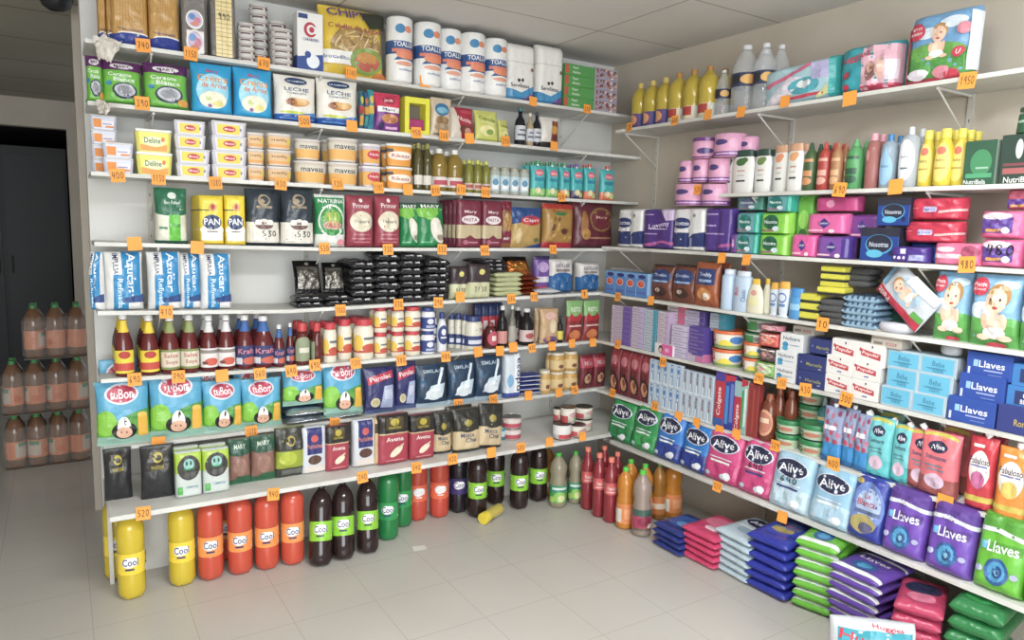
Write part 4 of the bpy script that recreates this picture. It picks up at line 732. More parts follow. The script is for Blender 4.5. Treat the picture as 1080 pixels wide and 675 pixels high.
row('A', 6, 571, 590, 326, 'seasoning_pouch', 'pouch', dy, 'tan seasoning pouch', T6, rows=2, d=.05)
row('A', 6, 589, 595, 334, 'vanilla_bottle', 'bottle', lambda w, h, d: bottle(w, h, d, VIN, '1f1c1c', 'glass', (.42, .9, .42, 1, '1f1c1c'), [Rr(-.5, .12, .5, .45, 'cfc23c')], 'paper'), 'tiny black bottle with yellow label', T6)
gr = stand('8a2a2c', [Rr(-.5, .62, .5, 1, '7fae6a'), Pp([(-.5, .5), (.5, .5), (.3, .7), (0, .58), (-.3, .7)], 'b02a34'), Tt('RISTO', 0, .78, .6, .11, 'e8efe0'), Ee(0, .16, .34, .12, 'cf7a4a'), Rr(-.4, .36, .4, .4, 'd8b8b0')], mode='pillow')
row('A', 6, 598, 615, 317, 'tomato_paste_bag', 'sauce bag', gr, 'green and red sauce bag, outer', T6, d=.04)
row('A', 6, 616, 633, 317, 'tomato_paste_bag', 'sauce bag', gr, 'green and red sauce bag, beside the corner', T6, d=.04)
# ------------------------------------------------------------------ seventh shelf: milk powder
T7 = 'back wall seventh shelf'
bon = stand('55a8cc', [Rr(-.5, 0, .5, .4, '5fa63c'), Rr(-.5, 0, .5, .14, '8fb9a8'), Ee(-.34, .36, .2, .2, '86c83a'), Pp([(-.1, .4), (.5, .4), (.5, .55), (.2, .5)], '4f9a48'), Ee(-.02, .80, .32, .16, 'd8dce8'), Ee(-.02, .80, .28, .13, 'c03a56'), Tt('tuBon', -.02, .80, .44, .15, 'f4eef0')]+cow(.0, .24, .8)+[Rr(.26, .12, .44, .46, 'e8b23c'), Ee(.35, .46, .09, .04, 'f0c65a')], mode='pillow', seal='9fb6b0')
for i, (a, b, t, l) in enumerate([(103, 160, 404, 'largest'), (160, 217, 396, 'above the black bags'), (216, 258, 403, 'with blue corner, mid shelf'), (257, 299, 401, 'beside the drooping bag')]):
    row('A', 7, a, b, t, 'milk_powder_bag', 'milk powder bag', bon, f'blue and green cow milk bag, {l}', T7, d=.075, rows=1, ins=.01, lean=4, group='cow milk bags on the seventh shelf')
for i, (a, b, t) in enumerate([(100, 140, 380), (148, 190, 382), (196, 236, 385), (240, 280, 388)]):
    row('A', 7, a+8, b+8, t, 'milk_powder_bag', 'milk powder bag', bon, f'cow milk bag in the rear line, {ORD[i]} from left', T7, d=.06, ins=.12, group='cow milk bags on the seventh shelf')
row('A', 7, 300, 343, 390, 'milk_powder_bag', 'milk powder bag', bon, 'cow milk bag with silver base standing on another', T7, d=.06, ins=.03, pb=428, lean=5)
row('A', 7, 344, 385, 383, 'milk_powder_bag', 'milk powder bag', bon, 'cow milk bag beside the purple milk bag', T7, d=.07, ins=.01, lean=6, pb=438)
silv = lambda w, h, d: bag(w, h, d, 'c4ccd2', [Rr(-.5, .3, .5, .9, '2a8fc8')], mode='pillow', fin='foil')
pile('A', 7, 302, 344, 2, 'silver_milk_bag', 'milk powder bag', silv, 'flat silver and blue milk bag', 'under the standing cow bag', t=.034, ins=-.015, ln=.2, yawj=3)
pile('A', 7, 345, 386, 1, 'silver_milk_bag', 'milk powder bag', silv, 'flat silver milk bag', 'beside the purple milk bag foot', t=.03, ins=-.01, ln=.2, yawj=3)
pur = stand('2c2f68', [Pp([(-.42, .62), (.42, .76), (.42, .92), (-.42, .78)], 'c2344c'), Tt('Purolac', 0, .77, .7, .1, 'f2ecec', 9), Ee(-.2, .24, .15, .1, 'd9cfa8'), Ee(-.2, .24, .1, .065, 'c3b98c'), Pp([(-.05, .12), (.36, .1), (.4, .6), (.1, .58)], 'a9b4d2'), Rr(.1, .3, .35, .5, 'c9cfe2'), Rr(-.5, 0, .5, .09, '4a5a86')], mode='pillow', seal='3a4470')
row('A', 7, 387, 420, 389, 'purple_milk_bag', 'milk powder bag', pur, 'indigo milk powder bag leaning forward', T7, d=.06, lean=8)
row('A', 7, 419, 441, 383, 'purple_milk_bag', 'milk powder bag', pur, 'indigo milk powder bag set behind its twin', T7, d=.05, ins=.04, lean=4)
dm = stand('1c3a56', [Pp([(-.3, .2), (.3, .2), (.4, .55), (-.1, .5)], 'cfe0ea'), Ee(.02, .3, .28, .14, 'e2ebf0'), Pp([(.12, .5), (.2, .5), (.4, .9), (.3, .92)], 'dfeaf0'), Tt('SIMILAC', 0, .84, .6, .08, 'aebfcc'), Rr(-.5, 0, .5, .1, '9fb4c2'), Ee(-.34, .6, .08, .1, '2f5a7c')], mode='pillow', seal='24405a')
row('A', 7, 442, 474, 386, 'navy_milk_bag', 'milk powder bag', dm, 'navy bag with poured milk picture, beside indigo bags', T7, d=.07, lean=6)
row('A', 7, 475, 504, 381, 'navy_milk_bag', 'milk powder bag', dm, 'navy bag with poured milk picture, middle', T7, d=.07, lean=5)
row('A', 7, 504, 532, 376, 'navy_milk_bag', 'milk powder bag', dm, 'navy bag with poured milk picture, tallest', T7, d=.07, lean=4)
ind = stand('d3dce6', [Rr(.05, .0, .5, 1, 'e9edf0'), ('T', 'Indosa', .27, .5, .85, .3, '23346c', 90), Rr(-.5, 0, .5, .12, '3a4a9a'), Ee(-.2, .4, .2, .15, '7fb0d6')], mode='brick')
row('A', 7, 533, 549, 374, 'white_milk_pack', 'milk powder bag', ind, 'pale pack with vertical blue lettering', T7, d=.07)
pile('A', 7, 550, 572, 5, 'rice_pudding_bag', 'milk bag', lambda w, h, d: bag(w, h, d, 'ccd0de', [Rr(-.5, .0, .5, .5, '2c3a86')], mode='pillow'), 'white and indigo flat bag', 'beside the golden jars', t=.024, ins=.015, ln=.15)
gj2 = jar('c49a4e', [Rr(-.6, .14, .6, .62, 'd9bd86'), Ee(0, .3, .12, .1, '7a4a30')], 'd8d2bd', 'plastic', [(.92, 0), (1, .04), (1, .8), (.9, .84), (.88, .86)])
row('A', 7, 572, 583, 391, 'golden_jar', 'jar', gj2, 'golden jar at end of front line', T7, ins=.012, group='golden jars on the seventh shelf')
row('A', 7, 584, 612, 372, 'golden_jar', 'jar', gj2, 'golden spread jar', T7, n=2, lv=2, ins=.03)
row('A', 7, 578, 586, 372, 'golden_jar', 'jar', gj2, 'golden jar in narrow rear stack', T7, lv=2, ins=.08)
rc = stand('6e1c28', [Rr(-.5, .62, .5, .9, 'a83a4a'), Ee(0, .3, .32, .2, '2a1718'), Ee(0, .3, .26, .15, 'c49a7a'), Ee(.05, .32, .12, .08, '8a4a34'), Tt('Milo', 0, .76, .6, .14, 'c8a0a0')], mode='pillow')
row('A', 7, 613, 640, 374, 'chocolate_powder_bag', 'cocoa bag', rc, 'dark red cocoa bag', T7, n=2, d=.05)
# ------------------------------------------------------------------ bottom shelf of the back wall
T8 = 'back wall bottom shelf'
bk = stand('232427', [Rr(-.3, .55, .3, .92, '2f2c22'), Ee(0, .8, .15, .09, 'b5a32e'), Ee(.02, .79, .1, .05, '2f2c22'), Tt('PANTERA', 0, .62, .4, .07, 'b5a32e')], mode='pillow')
row('A', 8, 111, 141, 475, 'black_bean_bag', 'coffee bag', bk, 'black bag with gold emblem at shelf end', T8, d=.07, ins=.14)
row('A', 8, 150, 186, 472, 'black_bean_bag', 'coffee bag', bk, 'black bag with gold emblem beside green bags', T8, d=.08, ins=.08)
pg = stand('c9d2cd', [Rr(-.5, .55, .5, .97, 'a8c83a'), Ee(0, .66, .42, .27, '3a3836'), Ee(0, .74, .2, .12, '8ec4bc'), Ee(-.08, .76, .04, .05, '24543c'), Ee(.08, .76, .04, .05, '24543c'), Tt('Pantera', 0, .64, .4, .06, '3aa05a'), Rr(-.42, .1, -.25, .26, '4fae4a'), Tt('CARAOTAS', .1, .24, .44, .05, '2f7a9a'), Ee(0, .5, .25, .06, '4c4a48')], mode='brick')
row('A', 8, 186, 214, 477, 'panda_bag'.replace('panda', 'black_caraota'), 'bean bag', pg, 'lime and white bean bag with dark circle', T8, n=1, rows=2, d=.06, ins=.05)
row('A', 8, 215, 243, 474, 'black_caraota_bag', 'bean bag', pg, 'lime and white bean bag nearer the brown grain', T8, n=1, rows=2, d=.06, ins=.05)
lb = stand('8a6256', [Rr(-.5, .72, .5, 1, '22503c'), Ee(0, .72, .5, .08, '22503c'), Tt('MARY', 0, .84, .5, .1, 'c9d8c8'), Rr(-.5, 0, .5, .12, '22603f'), Ee(.2, .14, .4, .05, '22603f'), Ee(0, .4, .3, .2, '9a7466')], mode='pillow')
row('A', 8, 242, 266, 464, 'red_bean_bag', 'bean bag', lb, 'brown bean bag with green ends, first', T8, d=.06, ins=.10)
row('A', 8, 266, 292, 460, 'red_bean_bag', 'bean bag', lb, 'brown bean bag with green ends, second', T8, d=.06, ins=.10)
yp = stand('9aa82c', [Rr(-.5, .55, .5, 1, '2c2c22'), Ee(0, .74, .16, .1, 'a8963a'), Ee(.02, .74, .1, .06, '2c2c22'), Rr(-.5, 0, .5, .2, '34362e'), Rr(-.3, .06, .4, .17, '6a6c66'), Ee(-.1, .4, .3, .14, 'b4c238')], mode='pillow')
row('A', 8, 292, 323, 452, 'split_pea_bag', 'pea bag', yp, 'dark bag showing yellow-green peas', T8, d=.07, ins=.09)
wb = stand('cdd3da', [Rr(-.3, .42, .3, .98, '2a2e70'), Tt('Purisima', 0, .6, .62, .1, 'd8866a'), Ee(0, .76, .14, .08, 'c85a5a'), Ee(0, .3, .27, .1, '5a3a30'), Rr(-.4, .04, .4, .18, 'd9d0c8')], mode='brick')
row('A', 8, 319, 345, 451, 'white_blue_bag', 'grain bag', wb, 'white bag with blue column beside pea bag', T8, d=.06, ins=.10)
row('A', 8, 373, 398, 443, 'white_blue_bag', 'grain bag', wb, 'white bag with blue column between red bags', T8, d=.06, ins=.08)
av = stand('a8384a', [Rr(-.5, .64, .5, 1, '1f1c1a'), Rr(-.28, .72, .28, .95, '4a3f1e'), Ee(0, .86, .14, .07, 'b5a32e'), Tt('PANTERA', 0, .75, .4, .05, 'b5a32e'), Rr(-.5, .62, .5, .645, 'cbb089'), Tt('Avena', 0, .52, .56, .09, 'f0e4e0'), Ee(.05, .26, .24, .07, 'e6dcc4', 35), Ee(.2, .36, .12, .02, 'd8c8a8', 35), Rr(-.3, .08, .3, .1, 'd08a90')], mode='brick')
row('A', 8, 345, 369, 450, 'oat_bag', 'oat bag', av, 'small red and black oat bag', T8, d=.05, ins=.08)
row('A', 8, 400, 432, 438, 'oat_bag', 'oat bag', av, 'large red and black oat bag, outer', T8, d=.07, ins=.05)
row('A', 8, 433, 459, 438, 'oat_bag', 'oat bag', av, 'large red and black oat bag, inner', T8, d=.06, ins=.05)
row('A', 8, 395, 401, 442, 'beige_pack', 'grain bag', stand('c7ac82', [Rr(-.4, .7, .4, .9, '4a3f1e')], mode='brick'), 'narrow beige pack edge beside the large oat bag', T8, d=.06, ins=.07)
moc = stand('c9b48c', [Rr(-.5, .5, .5, 1, '24241e'), Ee(0, .62, .4, .16, '2e2e24'), Ee(0, .68, .14, .08, '9a8c30'), Tt('Mocca', -.05, .4, .5, .1, '2a4468'), Tt('Chai', .08, .28, .4, .1, '2a4468'), Rr(-.5, 0, .5, .08, '23231f')], mode='stand')
row('A', 8, 458, 478, 436, 'pouch_of_seeds', 'grain bag', moc, 'black and tan bag, slimmest of three', T8, d=.06, ins=.08)
row('A', 8, 481, 509, 433, 'pouch_of_seeds', 'grain bag', moc, 'black and tan bag, middle of three', T8, d=.07, ins=.04, lean=6, rows=2)
row('A', 8, 505, 531, 428, 'pouch_of_seeds', 'grain bag', moc, 'black and tan bag slumping over the edge', T8, d=.07, ins=.04, lean=6, tw=6)
tuna = can('cdb7b2', [Rr(-1, .15, 1, .5, 'b8475a'), Rr(-.5, .5, .5, .8, 'd9cfca')])
row('A', 8, 536, 553, 441, 'tuna_can', 'can', tuna, 'low pink and silver tuna can', T8, lv=2, ins=.11)
row('A', 8, 527, 534, 451, 'sardine_can', 'can', can('4a8fa0', [Rr(-.5, .3, .5, .7, 'b9d0d4')]), 'little turquoise can beside the slumping bag', T8, ins=.14)
vc = can('d8d0c2', [Rr(-.9, .12, -.2, .5, 'b8464a'), Ee(.15, .55, .3, .18, 'c9a0a0'), Rr(.1, .15, .7, .4, '8fae6a'), Rr(-.4, .6, .5, .82, 'e2dccf')], '4a443e')
row('A', 8, 590, 606, 448, 'vegetable_can', 'can', can('dcdad6', [Rr(-.3, .1, .3, .35, 'c23c44'), Rr(-.8, .4, .8, .85, 'e4e2de')], '4a443e'), 'white can with red square', T8, ins=-.018)
row('A', 8, 607, 621, 449, 'vegetable_can', 'can', vc, 'vegetable can in front line beside white can', T8, ins=-.018)
row('A', 8, 597, 610, 430, 'vegetable_can', 'can', vc, 'vegetable can on top, set over the front pair', T8, ins=.01, pb=448)
row('A', 8, 587, 596, 431, 'vegetable_can', 'can', vc, 'vegetable can, half-hidden rear stack', T8, ins=.09, lv=2)
row('A', 8, 613, 628, 430, 'vegetable_can', 'can', vc, 'vegetable can, stack by the corner', T8, ins=.06, lv=2)
# ------------------------------------------------------------------ side wall, top shelf
S1 = 'side wall top shelf'
so = lambda w, h, d: bottle(w, h, d, OIL, 'd0b634', 'liquid', (.34, .89, .34, 1, 'c9b05a'), [Rr(-.6, .02, .6, .32, '5a3f78'), Ee(-.1, .18, .26, .12, 'd99a6a'), Rr(.3, .02, .8, .32, '2f3f88')], 'paper')
bo = lambda w, h, d: bottle(w, h, d, OIL, 'd2b838', 'liquid', (.32, .89, .32, 1, 'b07a34'), [Rr(-.6, .02, .9, .28, 'd8ccb0'), Rr(-.3, .1, .2, .27, 'b03a34'), Rr(.3, .02, .7, .28, 'c9ccc4')], 'paper')
row('B', 1, 661, 700, 84, 'small_oil_bottle', 'bottle', so, 'small golden oil bottle with purple label', S1, n=3, rows=2, ins=.02)
row('B', 1, 699, 747, 72, 'large_oil_bottle', 'bottle', bo, 'large golden oil bottle with tan cap', S1, n=3, rows=2, ins=.02)
wt = lambda w, h, d: bottle(w, h, d, [(.85, 0), (1, .03), (.95, .1), (1, .15), (.96, .3), (1, .36), (1, .62), (.9, .74), (.55, .86), (.3, .93), (.3, .95)], 'dfe4e8', 'clear', (.34, .935, .34, 1, 'd5d8da'), [Rr(-.8, .38, .8, .58, '2f3558'), Rr(-.7, .4, -.2, .56, 'd07a4a'), Ee(.3, .48, .2, .07, 'e0b060'), Rr(-.1, .42, .08, .55, '1c1c28')], 'paper')
row('B', 1, 750, 762, 73, 'water_bottle', 'bottle', wt, 'small clear water bottle', S1, ins=.04)
row('B', 1, 763, 786, 46, 'water_bottle', 'bottle', wt, 'large clear water bottle beside the small one', S1, rows=2, ins=.02)
row('B', 1, 787, 806, 44, 'water_bottle', 'bottle', wt, 'large clear water bottle in the middle', S1, rows=1, ins=.02)
row('B', 1, 806, 822, 46, 'water_bottle', 'bottle', wt, 'large clear water bottle behind the diaper bag', S1, ins=.1)
dp1 = stand('a9cdd6', [Pp([(-.5, 0), (-.2, 0), (.1, .6), (-.1, .7)], 'e6ddea'), Ee(.1, .4, .2, .2, '4fa8b8'), Ee(.1, .45, .1, .1, 'e9f0f2'), Rr(.2, .5, .42, .9, 'b8b4dc'), Pp([(-.4, .5), (.2, .85), (.2, .92), (-.45, .6)], 'd06a8a'), Rr(.4, 0, .5, 1, '2fa8a8'), Rr(-.1, .1, .35, .18, 'c9425a'), Pp([(.25, .05), (.4, .1), (.4, .35)], 'e0dd9a')], mode='soft')
row('B', 1, 802, 879, 66, 'diaper_pack', 'diaper pack', dp1, 'pale blue and pink diaper pack lying down', S1, d=.12, ins=.02, tw=-3)
dp2 = stand('2a9aa6', [Rr(-.05, .05, .5, .9, 'e0b0c0'), Rr(-.05, 0, .5, .14, 'c0405c'), Tt('Huggies', -.2, .72, .62, .17, 'c8304a', 8), Ee(.1, .42, .09, .2, '8d5f5a'), Ee(.1, .5, .07, .12, 'd6a99a'), Ee(.26, .45, .07, .22, 'e0b4a6'), Ee(.26, .55, .06, .1, 'e8c4b4'), Rr(.34, .2, .48, .6, 'e8ddE8'.lower()), Ee(-.3, .4, .06, .08, 'c8304a'), Ee(-.28, .15, .05, .06, 'c8304a')], mode='soft')
row('B', 1, 880, 940, 45, 'diaper_pack', 'diaper pack', dp2, 'teal diaper pack with pink baby picture', S1, d=.15, ins=.01)
dp3 = stand('6fa3cf', [Rr(-.5, 0, .5, .42, '4f9a44'), Ee(-.1, .42, .5, .12, '6cae50'), Ee(-.2, .7, .2, .08, 'd9e6f0'), Ee(.2, .8, .2, .08, 'd9e6f0')]+baby(.0, .66, .62, 1.05)+[Ee(-.34, .74, .13, .12, 'c63a50'), Tt('PETIT', -.34, .78, .18, .04, 'f2e8ea'), Tt('BABY', -.34, .71, .18, .04, 'f2e8ea'), Ee(.36, .68, .08, .08, 'd98a9a'), Ee(.32, .36, .08, .07, 'c63a50'), Tt('U', .32, .36, .05, .06, 'f2e8ea'), Rr(-.5, 0, -.42, .8, 'c03850'), Rr(-.5, 0, .5, .06, 'c03850'), Ee(-.25, .12, .16, .06, 'e6e0ea'), Ee(.1, .12, .12, .07, 'd98a9a'), Ee(.25, .08, .1, .05, 'c63a50'), Rr(.42, .1, .5, .9, 'dce4ea')], mode='soft')
row('B', 1, 951, 1020, 10, 'baby_diaper_bag', 'diaper pack', dp3, 'tall diaper bag with baby on grass', S1, d=.1, ins=.01, lean=3)
# ------------------------------------------------------------------ side wall, second shelf
S2 = 'side wall second shelf'
shw = lambda leaf, cap: flatb('e0e0dc', cap, [Ee(-.02, .72, .16, .09, leaf), Ee(.1, .76, .1, .06, leaf), Rr(-.12, .5, .12, .53, 'c08a80'), Rr(-.14, .26, .14, .3, '3a3a3a'), Rr(-.1, .4, .1, .415, '9a9a96')], (.86, .84, .8, 1), [(.8, 0), (.95, .02), (.98, .3), (1, .7), (.9, .82), (.85, .845)])
row('B', 2, 762, 772, 159, 'shampoo_bottle', 'bottle', shw('4f7a3a', '27443a'), 'white shampoo bottle with dark cap, half hidden', S2, d=.035, ins=.05)
row('B', 2, 769, 791, 158, 'shampoo_bottle', 'bottle', shw('3f6a34', '27443a'), 'white shampoo bottle with dark cap and leaf, front', S2, d=.04, rows=3, ins=.01)
row('B', 2, 792, 809, 157, 'shampoo_bottle', 'bottle', shw('6f8a4a', '27443a'), 'white shampoo bottle with dark cap and round picture', S2, d=.04, rows=3, ins=.02)
row('B', 2, 812, 827, 153, 'conditioner_bottle', 'bottle', shw('e0906a', 'c99a78'), 'white bottle with beige cap, inner', S2, d=.035, ins=.03)
row('B', 2, 826, 843, 151, 'conditioner_bottle', 'bottle', shw('e0a06a', 'c99a78'), 'white bottle with beige cap, outer', S2, d=.035, rows=2, ins=.01)
slim = lambda c, cap, lab='d9c08a': (lambda w, h, d: bottle(w, h, d, [(.85, 0), (1, .03), (1, .55), (.9, .74), (.5, .84), (.42, .86)], c, 'plastic', (.42, .86, .2, 1, cap), [Rr(-.3, .6, .3, .66, lab), Rr(-.2, .3, .25, .42, lab), Ee(0, .2, .26, .08, lab)], 'plastic'))
for a, b, t, c, cp, l, dsc in [(842, 855, 150, '3f5a30', '2c5038', 'c98a5a', 'dark green'), (857, 870, 149, 'a83a30', 'b84438', 'd9a090', 'red'), (871, 883, 149, 'a8754a', 'a86a48', 'd9a87a', 'tan'), (886, 903, 146, '4f9a5c', '5fb070', '24543a', 'bright green')]:
    row('B', 2, a, b, t, 'styling_bottle', 'bottle', slim(c, cp, l), f'slim {dsc} hair product bottle', S2, rows=3, ins=.015)
row('B', 2, 907, 921, 140, 'pink_cologne_bottle', 'bottle', flatb('b87874', 'd99aa8', [Ee(-.5, .45, .14, .3, 'e0c0c0'), Ee(-.1, .6, .1, .1, 'c98a8a')], (.5, .86, .5, 1), fin='glass'), 'rose cologne bottle with pink cap', S2, rows=2, ins=.015)
drop = lambda lab: [Ee(0, .34, .3, .28, lab), Pp([(-.2, .5), (.2, .5), (0, .78)], lab), Tt('baby', 0, .4, .3, .06, '5a7a9a')]
row('B', 2, 922, 939, 141, 'baby_cologne', 'bottle', flatb('a9bccb', '2f7fb8', drop('8fbadb'), (.36, .84, .36, 1), fin='glass'), 'baby cologne bottle with blue cap', S2, rows=2, ins=.015)
row('B', 2, 941, 961, 133, 'baby_cologne', 'bottle', flatb('c3ccd4', 'c9d0d6', [Ee(0, .45, .32, .34, 'e6e8ec'), Tt('baby', 0, .5, .3, .05, '5a7a9a'), Rr(-.12, .3, .12, .33, '5a6a7a')], (.34, .84, .3, 1), fin='glass'), 'clear baby cologne bottle', S2, rows=2, ins=.012)
ysh = flatb('d9c024', 'e6d84a', [Ee(0, .42, .38, .34, 'ecd76a'), Ee(0, .62, .18, .07, 'd8705a'), Tt('baby', 0, .45, .34, .07, '8f7a3a'), Rr(-.2, .3, .2, .33, 'b89a40')], (.55, .84, .55, 1), [(.8, 0), (.98, .04), (1, .4), (.9, .66), (.55, .82), (.5, .845)], fin='plastic')
row('B', 2, 963, 979, 137, 'baby_shampoo', 'bottle', ysh, 'yellow baby shampoo bottle, inner', S2, rows=3, ins=.03)
row('B', 2, 979, 998, 135, 'baby_shampoo', 'bottle', ysh, 'yellow baby shampoo bottle, front centre', S2, rows=3, ins=.01)
row('B', 2, 998, 1014, 135, 'baby_shampoo', 'bottle', ysh, 'yellow baby shampoo bottle beside green box', S2, rows=3, ins=.03)
nb = lambda w, h, d: carton(w, h, d, '22543a', [Ee(.05, .5, .34, .3, '3c8a5a'), Rr(-.4, .16, .42, .26, '4aa070'), Tt('NutriBela', -.1, .07, .7, .1, 'e8ece8'), Rr(-.1, .36, .3, .4, '9ac0a8')], right=[Rr(-.5, 0, .5, 1, 'a8c0b0')])
row('B', 2, 1014, 1047, 148, 'green_cosmetic_box', 'box', nb, 'green hair treatment box', S2, d=.1)
nb2 = lambda w, h, d: carton(w, h, d, '1f3c30', [Rr(-.4, .2, .5, .32, 'a85a5c'), Rr(-.4, .36, .5, .42, '7a3f44'), Tt('NutriBela', .05, .08, .8, .12, 'e8ece8'), Ee(.0, .7, .1, .2, 'c9d4d0')])
row('B', 2, 1052, 1092, 141, 'dark_cosmetic_box', 'box', nb2, 'dark green hair treatment box', S2, d=.1)
row('B', 2, 1067, 1092, 112, 'green_pot', 'jar', jar('2f5f42', [Rr(-.3, .4, .3, .5, '9ab8a0')], '2a5038', 'plastic', [(.95, 0), (1, .05), (.9, .7), (.85, .75)]), 'green pot standing on the dark green box', '~at the frame edge', pb=140, ins=.02)
# ------------------------------------------------------------------ side wall, third shelf
S3 = 'side wall third shelf'
sc = stand('dcdcdc', [Rr(-.5, .04, .05, .46, '24346c'), Pp([(.05, .1), (.5, .1), (.5, .44), (.2, .4), (.05, .3)], '24346c'), Rr(-.5, 0, .5, .08, 'dcdcdc'), Rr(-.45, .42, .05, .5, 'dcdcdc'), Ee(-.2, .64, .28, .13, '24346c'), Tt('Scottex', -.2, .64, .46, .1, 'e4e6ee'), Rr(.1, .1, .18, .3, '8a94b8'), Ee(.22, .82, .04, .04, '8a8a94')], mode='lobes')
lv_ = stand('4a2f80', [Pp([(.1, 1), (.5, 1), (.5, .72), (.3, .7)], 'cbb8d8'), Tt('Lovemy', .08, .58, .66, .16, 'ddd0ea', 8), Ee(.05, .5, .32, .012, 'ddd0ea'), Pp([(-.5, .1), (.2, .22), (.5, .18), (.5, .1), (.2, .16), (-.2, .06)], 'b05a9a'), Rr(-.4, .84, -.1, .87, 'a894c8'), Rr(-.4, .36, 0, .39, 'a894c8')], mode='lobes')
row('B', 3, 650, 675, 220, 'toilet_paper_pack', 'toilet paper', sc, 'white and navy toilet paper pack by the corner', S3, d=.12)
row('B', 3, 676, 707, 220, 'toilet_paper_pack', 'toilet paper', lv_, 'purple toilet paper pack with white script', S3, d=.12)
row('B', 3, 708, 740, 219, 'toilet_paper_pack', 'toilet paper', sc, 'white and navy toilet paper pack between purple ones', S3, d=.12)
row('B', 3, 741, 768, 219, 'toilet_paper_pack', 'toilet paper', stand('4a2f80', [Rr(-.4, .84, 0, .87, 'a894c8'), Rr(-.45, .58, -.05, .62, 'a894c8'), Rr(-.45, .4, .3, .43, 'a894c8'), Pp([(0, .1), (.5, .14), (.5, .22), (.2, .18)], 'b05a9a')], mode='lobes'), 'purple toilet paper pack below the pink rolls', S3, d=.12)
pr = roll('dca0c0', [Rr(-1, .04, 1, .22, '6f3c8a'), Ee(0, .62, .16, .12, '4a3a78'), Rr(-.1, .1, .5, .16, 'd9b0d4')])
pr2 = roll('dca0c0', [Rr(-1, .8, 1, .97, '6a3478'), Ee(.2, .35, .2, .14, '4a3a78'), Rr(-1, .04, 1, .1, '6a3478')])
row('B', 3, 711, 738, 194, 'pink_tissue_roll', 'toilet paper', pr, 'pink wrapped paper roll, bottom tier', '~above the white and navy pack', n=1, pb=217, ins=.02)
row('B', 3, 739, 762, 194, 'pink_tissue_roll', 'toilet paper', pr, 'pink wrapped paper roll, bottom tier', '~beside the white shampoo bottles', n=1, pb=217, ins=.02)
row('B', 3, 715, 745, 169, 'pink_tissue_roll', 'toilet paper', pr, 'pink wrapped paper roll, middle tier', 'side wall third shelf pile', n=2, pb=193, ins=.02, gap=.001)
row('B', 3, 746, 766, 167, 'pink_tissue_roll', 'toilet paper', pr, 'pink wrapped paper roll, middle tier beside bottles', 'side wall pile', pb=193, ins=.03)
row('B', 3, 729, 751, 145, 'pink_tissue_roll', 'toilet paper', pr2, 'pink paper roll with purple top rim', 'top tier', pb=168, ins=.02)
row('B', 3, 752, 779, 141, 'pink_tissue_roll', 'toilet paper', pr, 'widest pink paper roll', 'top tier', pb=166, ins=.02)
row('B', 3, 779, 795, 144, 'pink_tissue_roll', 'toilet paper', pr, 'pink roll pack peeping behind the shampoo', 'top tier', pb=166, ins=.06)
row('B', 3, 711, 725, 194, 'white_tissue_roll', 'toilet paper', roll('dedede', [Ee(-.3, .5, .1, .14, '3a3a3a')]), 'white wrapped roll edge beside the pink rolls', S3, pb=217, ins=.09)
def pad(base, side, badge, txt, extra=()): return lambda w, h, d: bag(w, h, d, base, [Rr(.34, 0, .5, 1, side), Ee(-.06, .55, .26, .34, badge), Tt(txt, -.06, .56, .44, .16, 'dfeee8'), Ee(.12, .24, .12, .12, 'cfe0e6'), Rr(-.4, .12, .05, .2, 'a06a7a')]+list(extra), mode='brick', cutn=5)
tl = pad('5f9aa0', '1fa08c', '17706a', 'Nosotras'); gn = pad('7cc43c', '8fd04a', '165a40', 'Nosotras')
row('B', 3, 769, 776, 246, 'sanitary_pad_pack', 'pad pack', stand('6a3f8a', [Ee(0, .5, .2, .2, 'c9a0c9')], mode='brick'), 'narrow violet pad pack end', S3, d=.08)
row('B', 3, 773, 797, 224, 'sanitary_pad_pack', 'pad pack', tl, 'teal pad pack', 'side wall third shelf', lv=2, d=.1)
row('B', 3, 798, 828, 224, 'sanitary_pad_pack', 'pad pack', gn, 'lime green pad pack', 'side wall third shelf', lv=2, d=.1)
row('B', 3, 806, 833, 205, 'sanitary_pad_pack', 'pad pack', tl, 'teal pad pack on top of the lime ones', S3, pb=223.5, d=.1)
row('B', 3, 775, 804, 207, 'sanitary_pad_pack', 'pad pack', pad('4f8f8a', '3f8a78', '5f6a8a', 'Nosotras'), 'dull teal pad pack under the shampoo shelf', S3, pb=222, d=.08, ins=.05)
row('B', 3, 836, 853, 205, 'sanitary_pad_pack', 'pad pack', stand('5fa83a', [Ee(0, .3, .3, .15, '2f6a3a'), Ee(0, .6, .3, .15, '8fce5a')], mode='brick'), 'tall bright green pack behind the pink pads', S3, d=.06, ins=.06)
aw = lambda b, dm, t, ex=(): (lambda w, h, d: bag(w, h, d, b, [Pp([(-.16, .5), (0, .25), (.16, .5), (0, .76)], dm), Tt(t, 0, .51, .26, .1, 'e8e0f0'), Rr(-.5, .12, -.02, .2, 'f0b8cc'), Ee(.2, .14, .08, .09, 'f2d8e2')]+list(ex), mode='brick', cutn=5))
row('B', 3, 832, 858, 247, 'pink_pad_pack', 'pad pack', aw('d8589a', '3a2f80', 'AWAY'), 'pink pad pack with navy diamond, lower', S3, d=.09)
row('B', 3, 849, 889, 225, 'pink_pad_pack', 'pad pack', aw('d8609c', '3a2f80', 'AWAY'), 'pink pad pack with navy diamond, upper', S3, d=.09, pb=246.5)
row('B', 3, 859, 893, 249, 'purple_pad_pack', 'pad pack', aw('7a4aa0', '2f2878', 'AWAY', [Rr(.3, 0, .5, 1, '4a2f88')]), 'violet pad pack with navy diamond, lower', S3, d=.09)
row('B', 3, 892, 924, 226, 'purple_pad_pack', 'pad pack', aw('7a3f90', '3a2f80', 'AWAY'), 'violet pad pack with navy diamond, behind', S3, d=.08, ins=.07, pb=252)
